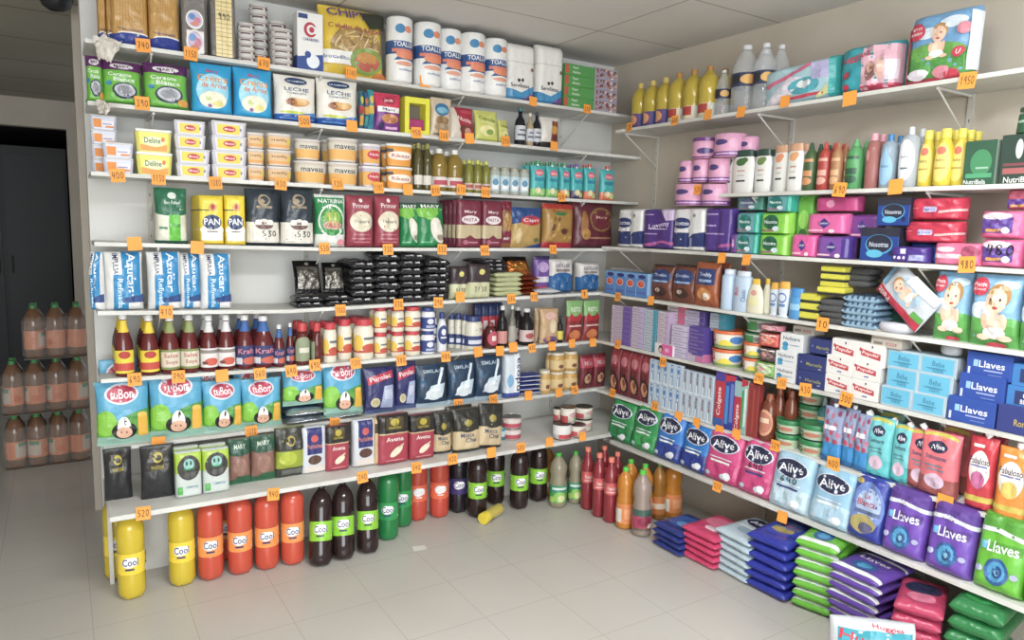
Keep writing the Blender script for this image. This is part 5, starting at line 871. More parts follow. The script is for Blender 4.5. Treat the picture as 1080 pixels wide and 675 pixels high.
row('B', 3, 858, 903, 207, 'pink_pad_pack', 'pad pack', stand('b8407a', [Ee(-.1, .5, .1, .25, 'd890b0')], mode='brick'), 'deep pink pack tucked under the shelf', S3, d=.08, ins=.04, pb=223)
bl = lambda w, h, d: carton(w, h, d, '1c3f8c', [Rr(-.5, .74, .5, 1, '26283a'), Ee(.0, .5, .36, .30, '4a9ad0'), Ee(.0, .52, .33, .27, '23263a'), Tt('Nosotras', 0, .5, .5, .15, 'c9d4e4'), Ee(-.1, .22, .22, .12, '58b4d6'), Ee(.33, .25, .06, .08, '17284a')], right=[Rr(-.5, 0, .5, 1, '23263a')], fin='film')
row('B', 3, 906, 946, 240, 'blue_pad_box', 'pad pack', bl, 'blue and black pad pack, lower', S3, d=.1)
row('B', 3, 924, 958, 209, 'blue_pad_box', 'pad pack', bl, 'blue and black pad pack, upper', S3, d=.1, pb=238)
rd = stand('c22c4a', [Rr(-.2, .35, .05, .6, 'b8b4d8'), Tt('kotex', -.08, .47, .2, .12, '3a3f8a'), Pp([(.1, .3), (.5, .4), (.5, .5), (.1, .4)], 'd9b0b0'), Rr(-.48, .5, -.3, .56, 'e07088')], mode='soft')
row('B', 3, 957, 1012, 208, 'red_pad_pack', 'pad pack', rd, 'red soft pad pack, upper', S3, d=.1, pb=232, ins=.02)
row('B', 3, 950, 1009, 233, 'red_pad_pack', 'pad pack', rd, 'red soft pad pack, lower', S3, d=.1, pb=256)
row('B', 3, 955, 1008, 256, 'blue_pad_slab', 'pad pack', stand('2a4aa0', [Rr(.1, .3, .4, .6, '4f7fd0')], mode='soft'), 'blue pack below the red ones', S3, d=.08, ins=.06)
row('B', 3, 937, 976, 260, 'violet_wipe_pack', 'wipe pack', stand('4a2f88', [Rr(-.2, .55, -.05, .85, 'd9dcee'), Ee(-.35, .3, .04, .1, 'e8e0f0'), Ee(-.22, .3, .04, .1, 'e8e0f0'), Ee(-.09, .3, .04, .1, 'e8e0f0'), Rr(.05, .15, .4, .5, '9fa4d0')], mode='soft'), 'low violet pack at shelf edge', S3, d=.07, ins=.0)
row('B', 3, 982, 1030, 256, 'pink_wipe_pack', 'wipe pack', stand('dc6f94', [Rr(-.45, .3, .2, .5, 'f0c0d0'), Ee(.3, .6, .18, .3, 'a84a6a'), Ee(-.2, .7, .2, .12, 'f0d0da')], mode='soft'), 'low pink pack with small cap at shelf edge', S3, d=.07, ins=.0)
pk = lambda n: stand('dd6a9a', [Rr(-.42, .2, .3, .75, '5c3f96'), Ee(-.1, .8, .36, .12, 'eddce4'), Rr(-.3, .24, .1, .34, 'd99a4a'), Ee(.16, .3, .09, .12, 'e4dcec')]+([Hh('480', 0, .62, .7, .36)] if n else []), mode='soft')
row('B', 3, 1030, 1076, 252, 'pink_diaper_pack', 'pad pack', pk(1), 'pink and violet pack with written 480', S3, d=.1)
row('B', 3, 1030, 1076, 222, 'pink_diaper_pack', 'pad pack', pk(0), 'pink and violet pack without writing, upper', S3, d=.1, pb=251.5)
row('B', 3, 1058, 1092, 199, 'pink_diaper_pack', 'pad pack', stand('c9607c', [Rr(-.4, .1, .4, .5, '5c3f96'), Rr(-.3, .12, .3, .24, 'd99a4a')], mode='soft'), 'dark pink pack stacked highest', S3, d=.1, pb=221, ins=.05)
row('B', 3, 1077, 1092, 252, 'pink_diaper_pack', 'pad pack', pk(0), 'pink pack cut off at the frame edge', S3, d=.1)
# ------------------------------------------------------------------ side wall, fourth shelf
S4 = 'side wall fourth shelf'
cb = lambda w, h, d: carton(w, h, d, '4f82c0', [Rr(-.5, .8, .5, 1, '6fa0d4'), Ee(0, .86, .36, .08, '2c2f70'), Ee(-.05, .56, .34, .16, 'dcb0a0'), Ee(-.05, .56, .26, .12, 'c23c2c'), Ee(.0, .58, .12, .06, 'e0704a'), Rr(-.4, .16, .4, .24, '5a66b0')], right=[Rr(-.5, 0, .5, 1, '8fb4d8')])
row('B', 4, 638, 682, 287, 'cereal_box', 'box', cb, 'small blue box with red bowl picture', S4, n=4, d=.06)
row('B', 4, 640, 672, 283, 'crumpled_wrap', 'packet', stand('c9ccd4', [Rr(-.3, .2, .3, .6, 'dfe0e4')], mode='pillow', fin='clear'), 'clear crumpled wrap behind the small blue boxes', S4, ins=.09, d=.05)
br = lambda c: stand(c, [Ee(.0, .66, .46, .2, '233a70'), Tt('Chocolisto', 0, .7, .6, .08, 'b9c8e0'), Rr(-.35, .5, .35, .55, '8fa8cc'), Ee(.02, .25, .3, .13, '3a221c'), Ee(-.05, .28, .14, .06, 'c9b0a0'), Rr(-.5, .94, .5, 1, '2a2326')], mode='pillow')
row('B', 4, 682, 704, 279, 'cocoa_bag', 'cocoa bag', br('6a3826'), 'brown cocoa bag with blue crown, nearest the corner', S4, d=.07, lean=5)
row('B', 4, 704, 728, 279, 'cocoa_bag', 'cocoa bag', br('6f3a26'), 'brown cocoa bag with blue crown, middle', S4, d=.07, lean=5)
row('B', 4, 728, 753, 277, 'cocoa_bag', 'cocoa bag', stand('9a4f2a', [Rr(-.3, .5, .4, .86, '233a70'), Tt('Toddy', .05, .72, .5, .12, 'd9e0ee'), Rr(-.2, .56, .3, .62, '8fa8cc'), Ee(.02, .28, .3, .15, 'c9884a'), Ee(.1, .24, .14, .08, 'ddd0c4')], mode='pillow'), 'orange-brown cocoa bag with blue square', S4, d=.07, rows=2)
tc = lambda t: (lambda w, h, d: bottle(w, h, d, [(.94, 0), (1, .02), (1, .8), (.9, .86), (.66, .885)], 'b4c8de', 'plastic', (.72, .88, .72, 1, 'cfd9e6'), [('T', 'Mum', -.12, .5, .2, .2, 'c8607a', 90), ('T', 'Classic', .15, .4, .3, .16, '4a6a9a', 90)] if t else [Ee(-.4, .6, .05, .03, '3a4a5a')], 'plastic'))
row('B', 4, 756, 769, 284, 'talc_bottle', 'bottle', tc(0), 'pale blue talc bottle, plain side', S4, ins=.01)
row('B', 4, 769, 787, 286, 'talc_bottle', 'bottle', tc(1), 'pale blue talc bottle with lettering', S4, ins=.01, d=.06)
for a, b, t, dsc in [(757, 768, 281, 'first'), (772, 783, 281, 'second')]:
    row('B', 4, a, b, t, 'brown_bottle', 'bottle', slim('5a2f28', '8a2c30'), f'brown bottle with red cap behind the talc, {dsc}', S4, ins=.09)
row('B', 4, 784, 802, 294, 'lotion_bottle', 'bottle', flatb('dcd8c0', 'e0b82c', [Ee(0, .6, .14, .08, 'd99a8a'), Ee(0, .35, .2, .14, 'e0d9a8')], (.46, .84, .42, 1), [(.9, 0), (1, .04), (1, .35), (.8, .65), (.48, .82), (.44, .845)]), 'cream lotion bottle with yellow cap, front', S4, d=.035, ins=.008)
row('B', 4, 800, 810, 294, 'lotion_bottle', 'bottle', flatb('dcd8c0', 'e0b82c', [], (.46, .84, .42, 1), [(.9, 0), (1, .04), (1, .35), (.8, .65), (.48, .82), (.44, .845)]), 'cream lotion bottle with yellow cap, rear', S4, d=.035, ins=.05)
tb = lambda w, h, d: bottle(w, h, d, [(.95, 0), (.95, .04), (.6, .07), (.75, .12), (1, .6), (1, .8)], 'cfd9e6', 'plastic', (.98, .8, .8, 1, 'dfa83a'), [Ee(0, .55, .26, .14, '3a6aa8'), Ee(0, .55, .2, .1, 'cfd9e6'), Rr(-.2, .3, .2, .38, '5a86b8')], 'plastic')
row('B', 4, 809, 818, 298, 'cream_tube', 'tube', tb, 'white and blue cream tube with amber cap, inner', S4, ins=.03, d=.03)
row('B', 4, 817, 829, 297, 'cream_tube', 'tube', tb, 'white and blue cream tube with amber cap, outer', S4, ins=.01, d=.035)
row('B', 4, 829, 843, 304, 'blue_bottle', 'bottle', flatb('4a94cc', '3f88c8', [Rr(-.3, .3, .3, .5, '8fc0e0')], (.95, .7, .95, 1), [(.9, 0), (1, .03), (1, .68), (.95, .7)]), 'sky blue square-shouldered bottle', S4, d=.04, ins=.008)
row('B', 4, 827, 834, 306, 'navy_tube', 'tube', flatb('2a4a80', '23406f', []), 'navy tube behind the sky blue bottle', S4, d=.03, ins=.05)
def sponge(w, h, d):
    mb = MB(); mb.rbox(w, h*.72, d, mat('cfc934', 'cloth'), .004, h*.28); m2 = MB(); m2.rbox(w, h*.27, d, mat('1f2420', 'cloth'), .002, 0)
    return [('body', mb.mesh('body'), None), ('scouring_layer', m2.mesh('scouring_layer'), 0)]
row('B', 4, 842, 862, 310, 'kitchen_sponge', 'sponge', sponge, 'yellow sponge with black layer', '~front pile by the sky blue bottle', lv=3, d=.07)
row('B', 4, 864, 889, 281, 'kitchen_sponge', 'sponge', sponge, 'yellow sponge with black layer', '~high pile on the grey scourers', lv=3, d=.08, pb=305, ins=.03)
row('B', 4, 861, 888, 303, 'kitchen_sponge', 'sponge', sponge, 'bright yellow sponge lying on the grey scourers', S4, d=.08, pb=311, ins=.0, yaw=8)
scour = lambda w, h, d: bag(w, h, d, '4a4a4c', [Rr(-.4, .2, .4, .3, '5c5c5e')], mode='soft', fin='matte')
pile('B', 4, 861, 889, 4, 'grey_scourer', 'scourer', scour, 'dark grey scouring pad', 'beside the front sponges', t=.026, ln=.09, ins=.005)
pile('B', 4, 884, 912, 3, 'grey_scourer', 'scourer', scour, 'dark grey scouring pad', 'above the blue mesh packs', t=.026, ln=.09, ins=.06, base=.16)
mesh_ = lambda w, h, d: bag(w, h, d, '8fb0c8', [Rr(-.5, .1*i, .5, .1*i+.05, '2f4a66') for i in range(1, 9)]+[Rr(-.4+.16*i, 0, -.34+.16*i, 1, '2f4a66') for i in range(6)], mode='soft')
pile('B', 4, 885, 921, 5, 'mesh_scourer_pack', 'scourer', mesh_, 'blue mesh scourer pack', 'beside the grey scourers', t=.026, ln=.12, ins=.0)
pile('B', 4, 905, 924, 3, 'pink_scourer_pack', 'scourer', lambda w, h, d: bag(w, h, d, '7a3050', [Rr(-.3, .2, .3, .5, '2c2c34')], mode='pillow'), 'dark pink scourer pack', 'behind the blue mesh packs', t=.03, ln=.07, ins=.06, base=0)
row('B', 4, 922, 952, 308, 'green_folded_cloth', 'cloth', stand('1f5a48', [], mode='soft', fin='matte'), 'dark green pack behind the fallen diaper bag', S4, d=.06, ins=.13)
row('B', 4, 920, 956, 341, 'white_plate_pack', 'packet', lambda w, h, d: bottle(w, h, d, [(.7, 0), (.95, .3), (1, .6), (.9, 1)], 'c9c9d4', 'plastic', None, []), 'low round white pack at the shelf edge', S4, d=.1, ins=-.004)
pet = lambda k: stand('7fb0d4', [Rr(-.5, 0, .5, .3, '4f9a44'), Ee(-.3, .3, .2, .1, '5aa84c'), Ee(.35, .3, .2, .12, '5aa84c'), Ee(-.2, .5, .3, .12, 'd4e2ee'), Ee(.2, .86, .24, .06, 'c4dcec')]+baby(.06, .64, 1.3, k)+[Ee(-.3, .82, .18, .12, 'c2304a'), Tt('Petit', -.3, .85, .24, .05, 'f0dfe2'), Tt('Crown', -.3, .79, .22, .04, 'f0dfe2'), Ee(.1, .03, .2, .05, 'c63a50')], mode='pillow')
row('B', 4, 978, 1016, 287, 'baby_diaper_bag', 'diaper pack', pet(1.5), 'diaper bag with baby face, farther one', S4, d=.08, ins=.02)
row('B', 4, 1016, 1068, 290, 'baby_diaper_bag', 'diaper pack', pet(1.4), 'diaper bag with large baby face, middle', S4, d=.09, ins=.0)
row('B', 4, 1068, 1118, 292, 'baby_diaper_bag', 'diaper pack', pet(1.4), 'diaper bag cut off at the frame edge', S4, d=.09, ins=.0)
fall = stand('c9cfd8', [Rr(-.5, 0, -.26, 1, 'c2304a'), Ee(.1, .5, .34, .3, 'a9c4d8')]+baby(.08, .66, .95, 1.6)+[('T', 'Petit', -.38, .8, .3, .14, 'f0dfe2', 90), Rr(-.26, 0, -.1, .2, '5aa048'), Rr(.3, .0, .5, .6, 'dfe3e8'), Rr(-.2, .9, .5, 1, '7fb0d4')], mode='pillow')
z4 = ZB[4]
ya = solve((-DB+.02, 0, z4), (0, -1, 0), px=962)
yb = solve((-DB+.03, 0, z4), (0, -1, 0), px=980)
o = build('baby_diaper_bag', fall(.15, .25, .05), (-DB+.01, -yb, z4+.075), (0, 0, 0)); o.rotation_euler = (Matrix.Rotation(-math.pi/2, 3, 'Z')@Matrix.Rotation(math.radians(-54), 3, 'Y')@Matrix.Rotation(math.radians(-14), 3, 'X')).to_euler()
tag(o, 'fallen diaper bag tilted sideways over the shelf edge', 'diaper pack')
# ------------------------------------------------------------------ side wall, fifth shelf
S5 = 'side wall fifth shelf'
def soap(a, b, c='c9bcc8'): return lambda w, h, d: carton(w, h, d, c, [Rr(.5-b, .0, .5, 1, a), Tt('Palmolive', -.12, .55, .5, .4, '8a7f96'), Rr(-.5, 0, .5, .1, '857b90')], right=[Rr(-.5, 0, .5, 1, a)], r=.002)
for i, (a, b, t, n, c1, f, c2) in enumerate([(644, 664, 323, 8, '6a4fa0', .42, 'c4b4c6'), (665, 677, 324, 8, 'b8a8cc', .4, 'c9b8c9'), (678, 691, 327, 8, '3a96ac', .3, 'b8c4d0'), (692, 703, 329, 8, 'b8a0c0', .3, 'c9bcc4'), (703, 722, 322, 3, 'c4607f', .4, 'd0c4c4'), (722, 742, 328, 3, '54408c', .25, 'bcb4cc'), (748, 764, 331, 3, '2f8fa4', .4, 'a8b8c4')]):
    row('B', 5, a, b, t, 'soap_box', 'soap box', soap(c1, f, c2), ['violet-ended soap box', 'lilac soap box', 'turquoise-ended soap box', 'pale mauve soap box', 'pink-ended soap box', 'indigo-ended soap box', 'teal soap box'][i], ['stack by the corner', 'second stack', 'third stack', 'fourth stack', 'upper rear stack', 'upper rear purple stack', 'stack behind orange tubs'][i], lv=n, d=.07, gap=.002, ins=.012 if i < 4 else .06, pb=None if i < 4 else [343, 346, 350][i-4])
row('B', 5, 707, 725, 344, 'soap_box', 'soap box', soap('b4a0d0', .1, 'c4bcd4'), 'pale lilac soap box in the front stack', 'by the tubs', lv=6, d=.07, gap=.002)
row('B', 5, 725, 741, 345, 'soap_box', 'soap box', soap('4f3a90', .9, '6a58a0'), 'indigo soap box in the front stack', 'by the tubs', lv=4, d=.07, gap=.002, pb=375)
row('B', 5, 725, 741, 373, 'soap_box', 'soap box', soap('c46a9a', .5, 'c9bcd0'), 'pink and white soap box under the indigo boxes', 'by the tubs', lv=2, d=.07, gap=.002)
row('B', 5, 690, 709, 363, 'soap_three_pack', 'soap box', lambda w, h, d: carton(w, h, d, 'd9d4d6', [Rr(-.1, 0, .5, 1, 'd85a9a'), Ee(-.15, .5, .12, .36, '3a2c34'), Ee(-.15, .42, .08, .22, 'd9b09a'), Ee(.2, .5, .12, .2, 'e8a0c4')]), 'white and pink pack with portrait at the shelf edge', S5, d=.04, ins=-.002)
ot = tub('d8cfc0', [Rr(-1, .3, 1, .78, 'e2dccf'), Rr(-.6, .34, -.1, .74, 'cc4a50'), Tt('507', -.25, .54, .3, .26, 'f0e4d8'), Ee(.15, .3, .16, .18, 'e3cf3a'), Ee(.4, .5, .16, .2, '3a78b8'), Rr(-1, .04, 1, .2, '7f9a5a')], 'd8642c', lh=.2)
row('B', 5, 743, 769, 348, 'detergent_tub', 'tub', ot, 'detergent tub with orange lid, wide', 'side wall fifth shelf', lv=2, ins=.01)
row('B', 5, 777, 796, 351, 'detergent_tub', 'tub', ot, 'detergent tub with orange lid beside soap bars', 'side wall fifth shelf', lv=2, ins=.02, zo=0, pb=389) if False else None
gt = tub('cdd2c8', [Rr(-.6, .1, .1, .7, '3f8a4c'), Rr(.1, .2, .5, .6, '8a8f90')], '1f6a40', lh=.2)
row('B', 5, 777, 797, 361, 'detergent_tub', 'tub', ot, 'smaller detergent tub with orange lid', 'beside the soap bars', lv=2, ins=.02)
row('B', 5, 778, 801, 350, 'green_lidded_tub', 'tub', gt, 'tub with green lid, lower', S5, ins=.05, pb=362)
row('B', 5, 779, 806, 334, 'green_lidded_tub', 'tub', gt, 'tub with green lid, topmost', S5, ins=.05, pb=350)
bar = lambda c, e: stand(c, [Ee(0, .5, .35, .3, e), Ee(-.1, .55, .14, .16, 'd9a09a'), Rr(-.4, .8, .4, .88, 'e0d4cc')], mode='soft')
row('B', 5, 799, 821, 343, 'soap_bar_pack', 'soap', bar('b06a78', 'd9a8b0'), 'pink wrapped soap, top of pile', S5, d=.07, pb=349, ins=.0)
row('B', 5, 797, 819, 351, 'soap_bar_pack', 'soap', bar('c05048', 'e08a74'), 'red wrapped soap with strawberry picture', S5, d=.07, pb=366)
row('B', 5, 798, 817, 367, 'soap_bar_pack', 'soap', bar('4a3a3a', '8a6a6a'), 'dark wrapped soap in the pile', S5, d=.07, pb=382)
row('B', 5, 793, 816, 382, 'soap_bar_pack', 'soap', bar('7fae5a', 'c4d8b0'), 'green wrapped soap at pile foot', S5, d=.07)
nl = lambda w, h, d: carton(w, h, d, 'd9dbdc', [Tt('Nolicare', 0, .74, .72, .2, '28404e'), Ee(-.25, .4, .13, .14, '2f88b4'), Ee(-.25, .2, .13, .12, '3f98c0'), Ee(.15, .4, .25, .03, '8fa8b8')], right=[Rr(-.5, 0, .5, 1, 'c4c9cc')])
row('B', 5, 816, 838, 371, 'white_soap_box', 'soap box', nl, 'white box with blue dots, lower pair', S5, lv=2, d=.08)
row('B', 5, 822, 846, 352, 'white_soap_box', 'soap box', nl, 'white box with blue dots, top one', S5, d=.08, pb=372, ins=.02)
nv = lambda w, h, d: carton(w, h, d, '23306e', [Tt('Marsella', .1, .45, .55, .2, '9a9a54'), Ee(-.35, .5, .03, .05, '8a94c0'), Rr(.25, .2, .35, .26, 'a8a8b0')])
row('B', 5, 839, 869, 375, 'navy_soap_box', 'soap box', nv, 'navy box with olive lettering, lower pair', S5, lv=2, d=.09)
row('B', 5, 853, 877, 358, 'navy_soap_box', 'soap box', nv, 'navy box with olive lettering, top one', S5, d=.09, pb=374, ins=.02)
pp = lambda w, h, d: carton(w, h, d, 'dcdad6', [Pp([(-.36, .44), (.36, .3), (.36, .56), (-.36, .72)], 'b8343e'), Tt('Popular', 0, .51, .62, .2, 'f0e6e4', -6), Ee(-.38, .68, .04, .08, 'b8343e'), Rr(-.05, .16, .12, .22, '4a5a9a'), Ee(.05, .84, .03, .06, '4a4a50')])
row('B', 5, 869, 925, 378, 'white_popular_box'.replace('popular', 'laundry_soap'), 'soap box', pp, 'white laundry soap box with red word', 'side wall fifth shelf', n=2, lv=2, d=.1, gap=.002)
row('B', 5, 876, 932, 360, 'white_laundry_soap_box', 'soap box', pp, 'white laundry soap box with red word, top tier', 'side wall', n=2, d=.1, pb=384, ins=.02, gap=.002)
lbx = lambda w, h, d: carton(w, h, d, 'a8bcc8', [Rr(-.46, .1, .42, .9, '5fb4d4'), Tt('Bebe', 0, .62, .34, .24, '2f7a9c', -4), Ee(-.05, .4, .3, .04, '3a88aa'), Tt('suave', 0, .3, .3, .16, '3a88aa', -4)], right=[Rr(-.4, .1, .4, .9, 'c4ccd2')])
row('B', 5, 928, 996, 412, 'light_blue_soap_box', 'soap box', lbx, 'light blue soap box, lowest tier', 'side wall', n=2, d=.09, gap=.002)
row('B', 5, 934, 1003, 391, 'light_blue_soap_box', 'soap box', lbx, 'light blue soap box, middle tier', 'side wall', n=2, d=.09, pb=416, ins=.02, gap=.002)
row('B', 5, 935, 1008, 373, 'light_blue_soap_box', 'soap box', lbx, 'light blue soap box, highest tier', 'side wall', n=2, d=.09, pb=395, ins=.03, gap=.002)
ll = lambda w, h, d: carton(w, h, d, '1c47a0', [Tt('Llaves', .06, .56, .56, .26, 'e8ecf4'), Rr(-.34, .44, -.24, .7, '8fc0ea'), Rr(-.1, .3, .3, .35, 'a8b4dc'), Rr(-.45, .1, -.4, .4, 'c9d0e4'), Rr(.0, .15, .3, .19, '6a7fc4')], right=[Rr(-.5, 0, .5, 1, '16337c')])
row('B', 5, 998, 1048, 421, 'blue_soap_box', 'soap box', ll, 'royal blue soap box, lowest', S5, d=.1)
row('B', 5, 1010, 1058, 396, 'blue_soap_box', 'soap box', ll, 'royal blue soap box, middle', S5, d=.1, pb=424, ins=.02)
row('B', 5, 1018, 1066, 373, 'blue_soap_box', 'soap box', ll, 'royal blue soap box, highest', S5, d=.1, pb=400, ins=.03)
row('B', 5, 1050, 1100, 430, 'indigo_soap_box', 'soap box', lambda w, h, d: carton(w, h, d, '26337c', [Tt('Romero', .12, .42, .5, .24, 'c0a840')]), 'indigo soap box with gold lettering', S5, d=.1)
ob2 = lambda w, h, d: carton(w, h, d, '2f78bc', [Rr(-.3, .2, .5, .8, '1f2f66'), Tt('OSO', .1, .62, .4, .26, 'e8ecf4'), Tt('BLANCO', .1, .34, .5, .2, 'e8ecf4')])
row('B', 5, 1060, 1104, 409, 'white_lettered_soap_box', 'soap box', ob2, 'bright blue box with white capitals, lower', S5, d=.09, pb=433, ins=.03)
row('B', 5, 1066, 1110, 386, 'white_lettered_soap_box', 'soap box', ob2, 'bright blue box with white capitals, upper', S5, d=.09, pb=410, ins=.03)
lab_ = lambda w, h, d: carton(w, h, d, 'b8b0a4', [Rr(-.4, .3, -.1, .6, '7a7068'), Rr(.0, .3, .36, .6, 'a06a64'), Tt('LAVA', .18, .46, .3, .22, 'd0c0b8')])
row('B', 5, 836, 858, 344, 'beige_carton', 'box', lab_, 'low beige carton under the sponge shelf', S5, d=.08, pb=353, ins=.06)
row('B', 5, 918, 950, 348, 'beige_carton', 'box', lab_, 'low beige carton above the white laundry boxes', S5, lv=2, d=.08, pb=367, ins=.02)
row('B', 5, 988, 1010, 365, 'clear_soap_dish', 'dish', lambda w, h, d: bottle(w, h, d, [(.8, 0), (1, .3), (1, 1)], 'b8bcc0', 'plastic', None, []), 'small grey plastic dish on the light blue boxes', S5, d=.06, pb=375, ins=.04)
# ------------------------------------------------------------------ side wall, sixth shelf
S6 = 'side wall sixth shelf'
choco = stand('6a1c28', [Rr(-.5, .6, .5, .95, '8a2c3a'), Ee(0, .74, .34, .1, 'b8707a'), Ee(0, .28, .38, .2, '2a1718'), Ee(-.05, .26, .28, .15, 'c48a64'), Ee(.05, .3, .14, .08, '7a3a28')], mode='pillow')
row('B', 6, 641, 684, 370, 'cocoa_sachet_bag', 'cocoa bag', choco, 'dark red and brown cocoa bag', 'side wall sixth shelf', n=4, d=.05, gap=.001)
tbp = lambda c, c2: (lambda w, h, d: carton(w, h, d, 'b4c4d4', [Rr(-.14, .05, .16, .95, c), Rr(-.06, .5, .1, .9, c2), Ee(.0, .72, .2, .1, c), Rr(-.4, .02, .4, .12, 'cfd9e2'), Rr(-.1, .1, .06, .45, 'e0e8ee')], fin='film'))
row('B', 6, 683, 717, 382, 'toothbrush_pack', 'toothbrush', tbp('4a84c0', 'dfe6ee'), 'blue toothbrush pack', 'side wall sixth shelf', n=5, lv=2, d=.02, gap=.001, ins=.012)
row('B', 6, 717, 750, 393, 'clear_toothbrush_pack', 'toothbrush', tbp('8f98a4', '9a5a4a'), 'clear toothbrush pack', 'side wall sixth shelf', n=5, lv=2, d=.03, gap=.001, ins=.012)
tp = lambda w, h, d: carton(w, h, d, 'b82a40', [Rr(-.5, .82, .5, 1, '4a3f98'), Rr(-.5, 0, .5, .16, '2a5aa8'), ('T', 'Colgate', 0, .46, .5, .5, 'f0e4e6', 90)], r=.002)
row('B', 6, 752, 762, 391, 'toothpaste_box', 'toothpaste', tp, 'upright red toothpaste box with white lettering', S6, d=.03)
tp2 = lambda c1, c2, c3: (lambda w, h, d: carton(w, h, d, c1, [Rr(-.4, .1, -.1, .8, c2), Rr(.05, .15, .35, .85, c3), Pp([(-.5, .86), (.5, .92), (.5, 1), (-.5, 1)], 'b82a40')], fin='film'))
row('B', 6, 762, 773, 396, 'toothbrush_card', 'toothbrush', tp2('2c3f98', '3f8ad0', '6a78c0'), 'indigo toothbrush card', S6, d=.02)
row('B', 6, 772, 780, 402, 'toothpaste_box', 'toothpaste', lambda w, h, d: carton(w, h, d, 'b82a40', [('T', 'Colgate', 0, .3, .5, .55, 'f0e4e6', 90), Rr(-.5, .7, .5, 1, '8fb4b8')], r=.002), 'narrow red toothpaste box beside green brush', S6, d=.03)
row('B', 6, 779, 786, 401, 'toothbrush_card', 'toothbrush', tp2('8fb8b0', '2f9a50', 'd8e6e4'), 'green and white toothbrush card', S6, d=.02)
row('B', 6, 786, 797, 405, 'red_box', 'box', lambda w, h, d: carton(w, h, d, '8a2a28', [Rr(-.5, .1, -.2, .9, 'a83c30')]), 'dark red upright box', S6, d=.04, n=2, gap=.001)
hon = lambda w, h, d: bottle(w, h, d, [(.9, 0), (1, .05), (1, .5), (.85, .75), (.5, .88), (.45, .9)], '7f3c20', 'liquid', (.5, .88, .4, 1, '8a4628'), [Ee(0, .4, .36, .28, 'cf9a7a'), Ee(0, .4, .3, .22, 'b8705a'), Rr(-.2, .4, .2, .5, 'dcc0a4')], 'paper')
row('B', 6, 796, 811, 416, 'cleaner_bottle', 'bottle', hon, 'amber brown bottle with oval label', S6, ins=.008, rows=1)
row('B', 6, 809, 833, 411, 'cleaner_bottle', 'bottle', lambda w, h, d: bottle(w, h, d, [(.9, 0), (1, .05), (1, .5), (.85, .75), (.5, .88), (.45, .9)], '7f3c20', 'liquid', (.5, .88, .4, 1, '8a4628'), []), 'plain amber brown bottle behind the green tins', S6, n=2, rows=2, ins=.05)
gtin = tub('bccab4', [Rr(-1, .1, 1, .55, 'a8bc9c'), Ee(.1, .32, .2, .14, 'b8705a'), Rr(-.5, .12, -.1, .5, '3c7a4a'), Tt('Axion', -.3, .32, .3, .16, 'e8eee4')], '1f7a45', lh=.38)
row('B', 6, 811, 834, 442, 'dish_paste_tub', 'tub', gtin, 'green-lidded dish paste tub', 'front pair by the amber bottle', lv=2, ins=.004)
row('B', 6, 835, 862, 447, 'dish_paste_tub', 'tub', gtin, 'green-lidded dish paste tub', 'front pair by the floral pouches', lv=2, ins=.004)
row('B', 6, 833, 857, 411, 'dish_paste_tub', 'tub', gtin, 'green-lidded dish paste tub', 'tall rear stack', lv=4, ins=.09)
row('B', 6, 856, 868, 420, 'teal_bottle', 'bottle', slim('2f7f88', '9ab8c0'), 'teal bottle behind the floral pouches', S6, ins=.09, rows=1)
flo = lambda at: (lambda w, h, d: bag(w, h, d, '2f86c4', [Rr(-.5, .36, .5, 1, '8a94b4')]+[Ee(x, y, .09, .045, c) for x, y, c in [(-.3, .9, 'b04a6a'), (.0, .85, 'c46a84'), (.3, .9, '8a3a5c'), (-.2, .72, 'a83c5c'), (.2, .7, 'c9607a'), (-.35, .6, 'd990a8'), (.05, .55, 'b8405f'), (.35, .52, 'c46a84'), (-.1, .42, 'c0304f'), (.25, .4, 'a83c5c'), (-.3, .45, '6a5a8a')]]+[Rr(-.3, .6, .3, .68, 'dcdce6'), Rr(-.5, 0, .5, .1, '2468a4')], mode='stand', extra=spout('e4e6ea', at, .009, .02)))
row('B', 6, 863, 884, 430, 'fabric_softener_pouch', 'pouch', flo(0), 'blue pouch with pink flowers, widest', S6, d=.05)
row('B', 6, 884, 899, 432, 'fabric_softener_pouch', 'pouch', flo(.1), 'blue pouch with pink flowers, middle', S6, d=.05, ins=.02)
row('B', 6, 897, 913, 438, 'fabric_softener_pouch', 'pouch', flo(.1), 'blue pouch with pink flowers beside aqua pouch', S6, d=.05, ins=.012)
row('B', 6, 868, 884, 420, 'fabric_softener_pouch', 'pouch', flo(.1), 'blue pouch with pink flowers, rear', S6, d=.05, ins=.1)
al = lambda c1, c2, badge='23284a': (lambda w, h, d: bag(w, h, d, c1, [Rr(-.5, .0, .5, .3, c2), Ee(.0, .93, .44, .06, 'c4bc4c'), Ee(0, .88, .46, .06, c1), Ee(0, .78, .25, .09, badge), Tt('Alive', 0, .78, .36, .08, 'eceef4', 4), Tt('Suavizante', 0, .62, .56, .07, '4a5a78'), Ee(.0, .25, .26, .12, 'cfb4c8'), Rr(-.3, .48, .2, .5, '5a8a9a'), Rr(-.2, .42, .24, .44, '5a8a9a')], mode='stand', extra=spout('e8e8e8', -.42, .011, .03, -.7, .97)))
row('B', 6, 909, 935, 441, 'softener_doypack', 'pouch', al('68c0c4', '4fb4b8'), 'aqua softener pouch with slanted white cap, front', S6, d=.06)
row('B', 6, 935, 957, 449, 'softener_doypack', 'pouch', al('68c0c4', '3fb0b0'), 'aqua softener pouch half behind coral ones', S6, d=.06, ins=.02)
row('B', 6, 920, 945, 436, 'softener_doypack', 'pouch', al('68c0c4', '4fb4b8'), 'aqua softener pouch in rear row', S6, d=.05, ins=.1)
cor = al('e0707a', '9a4f4a')
row('B', 6, 951, 985, 455, 'softener_doypack', 'pouch', cor, 'coral softener pouch, inner', S6, d=.06, ins=.02)
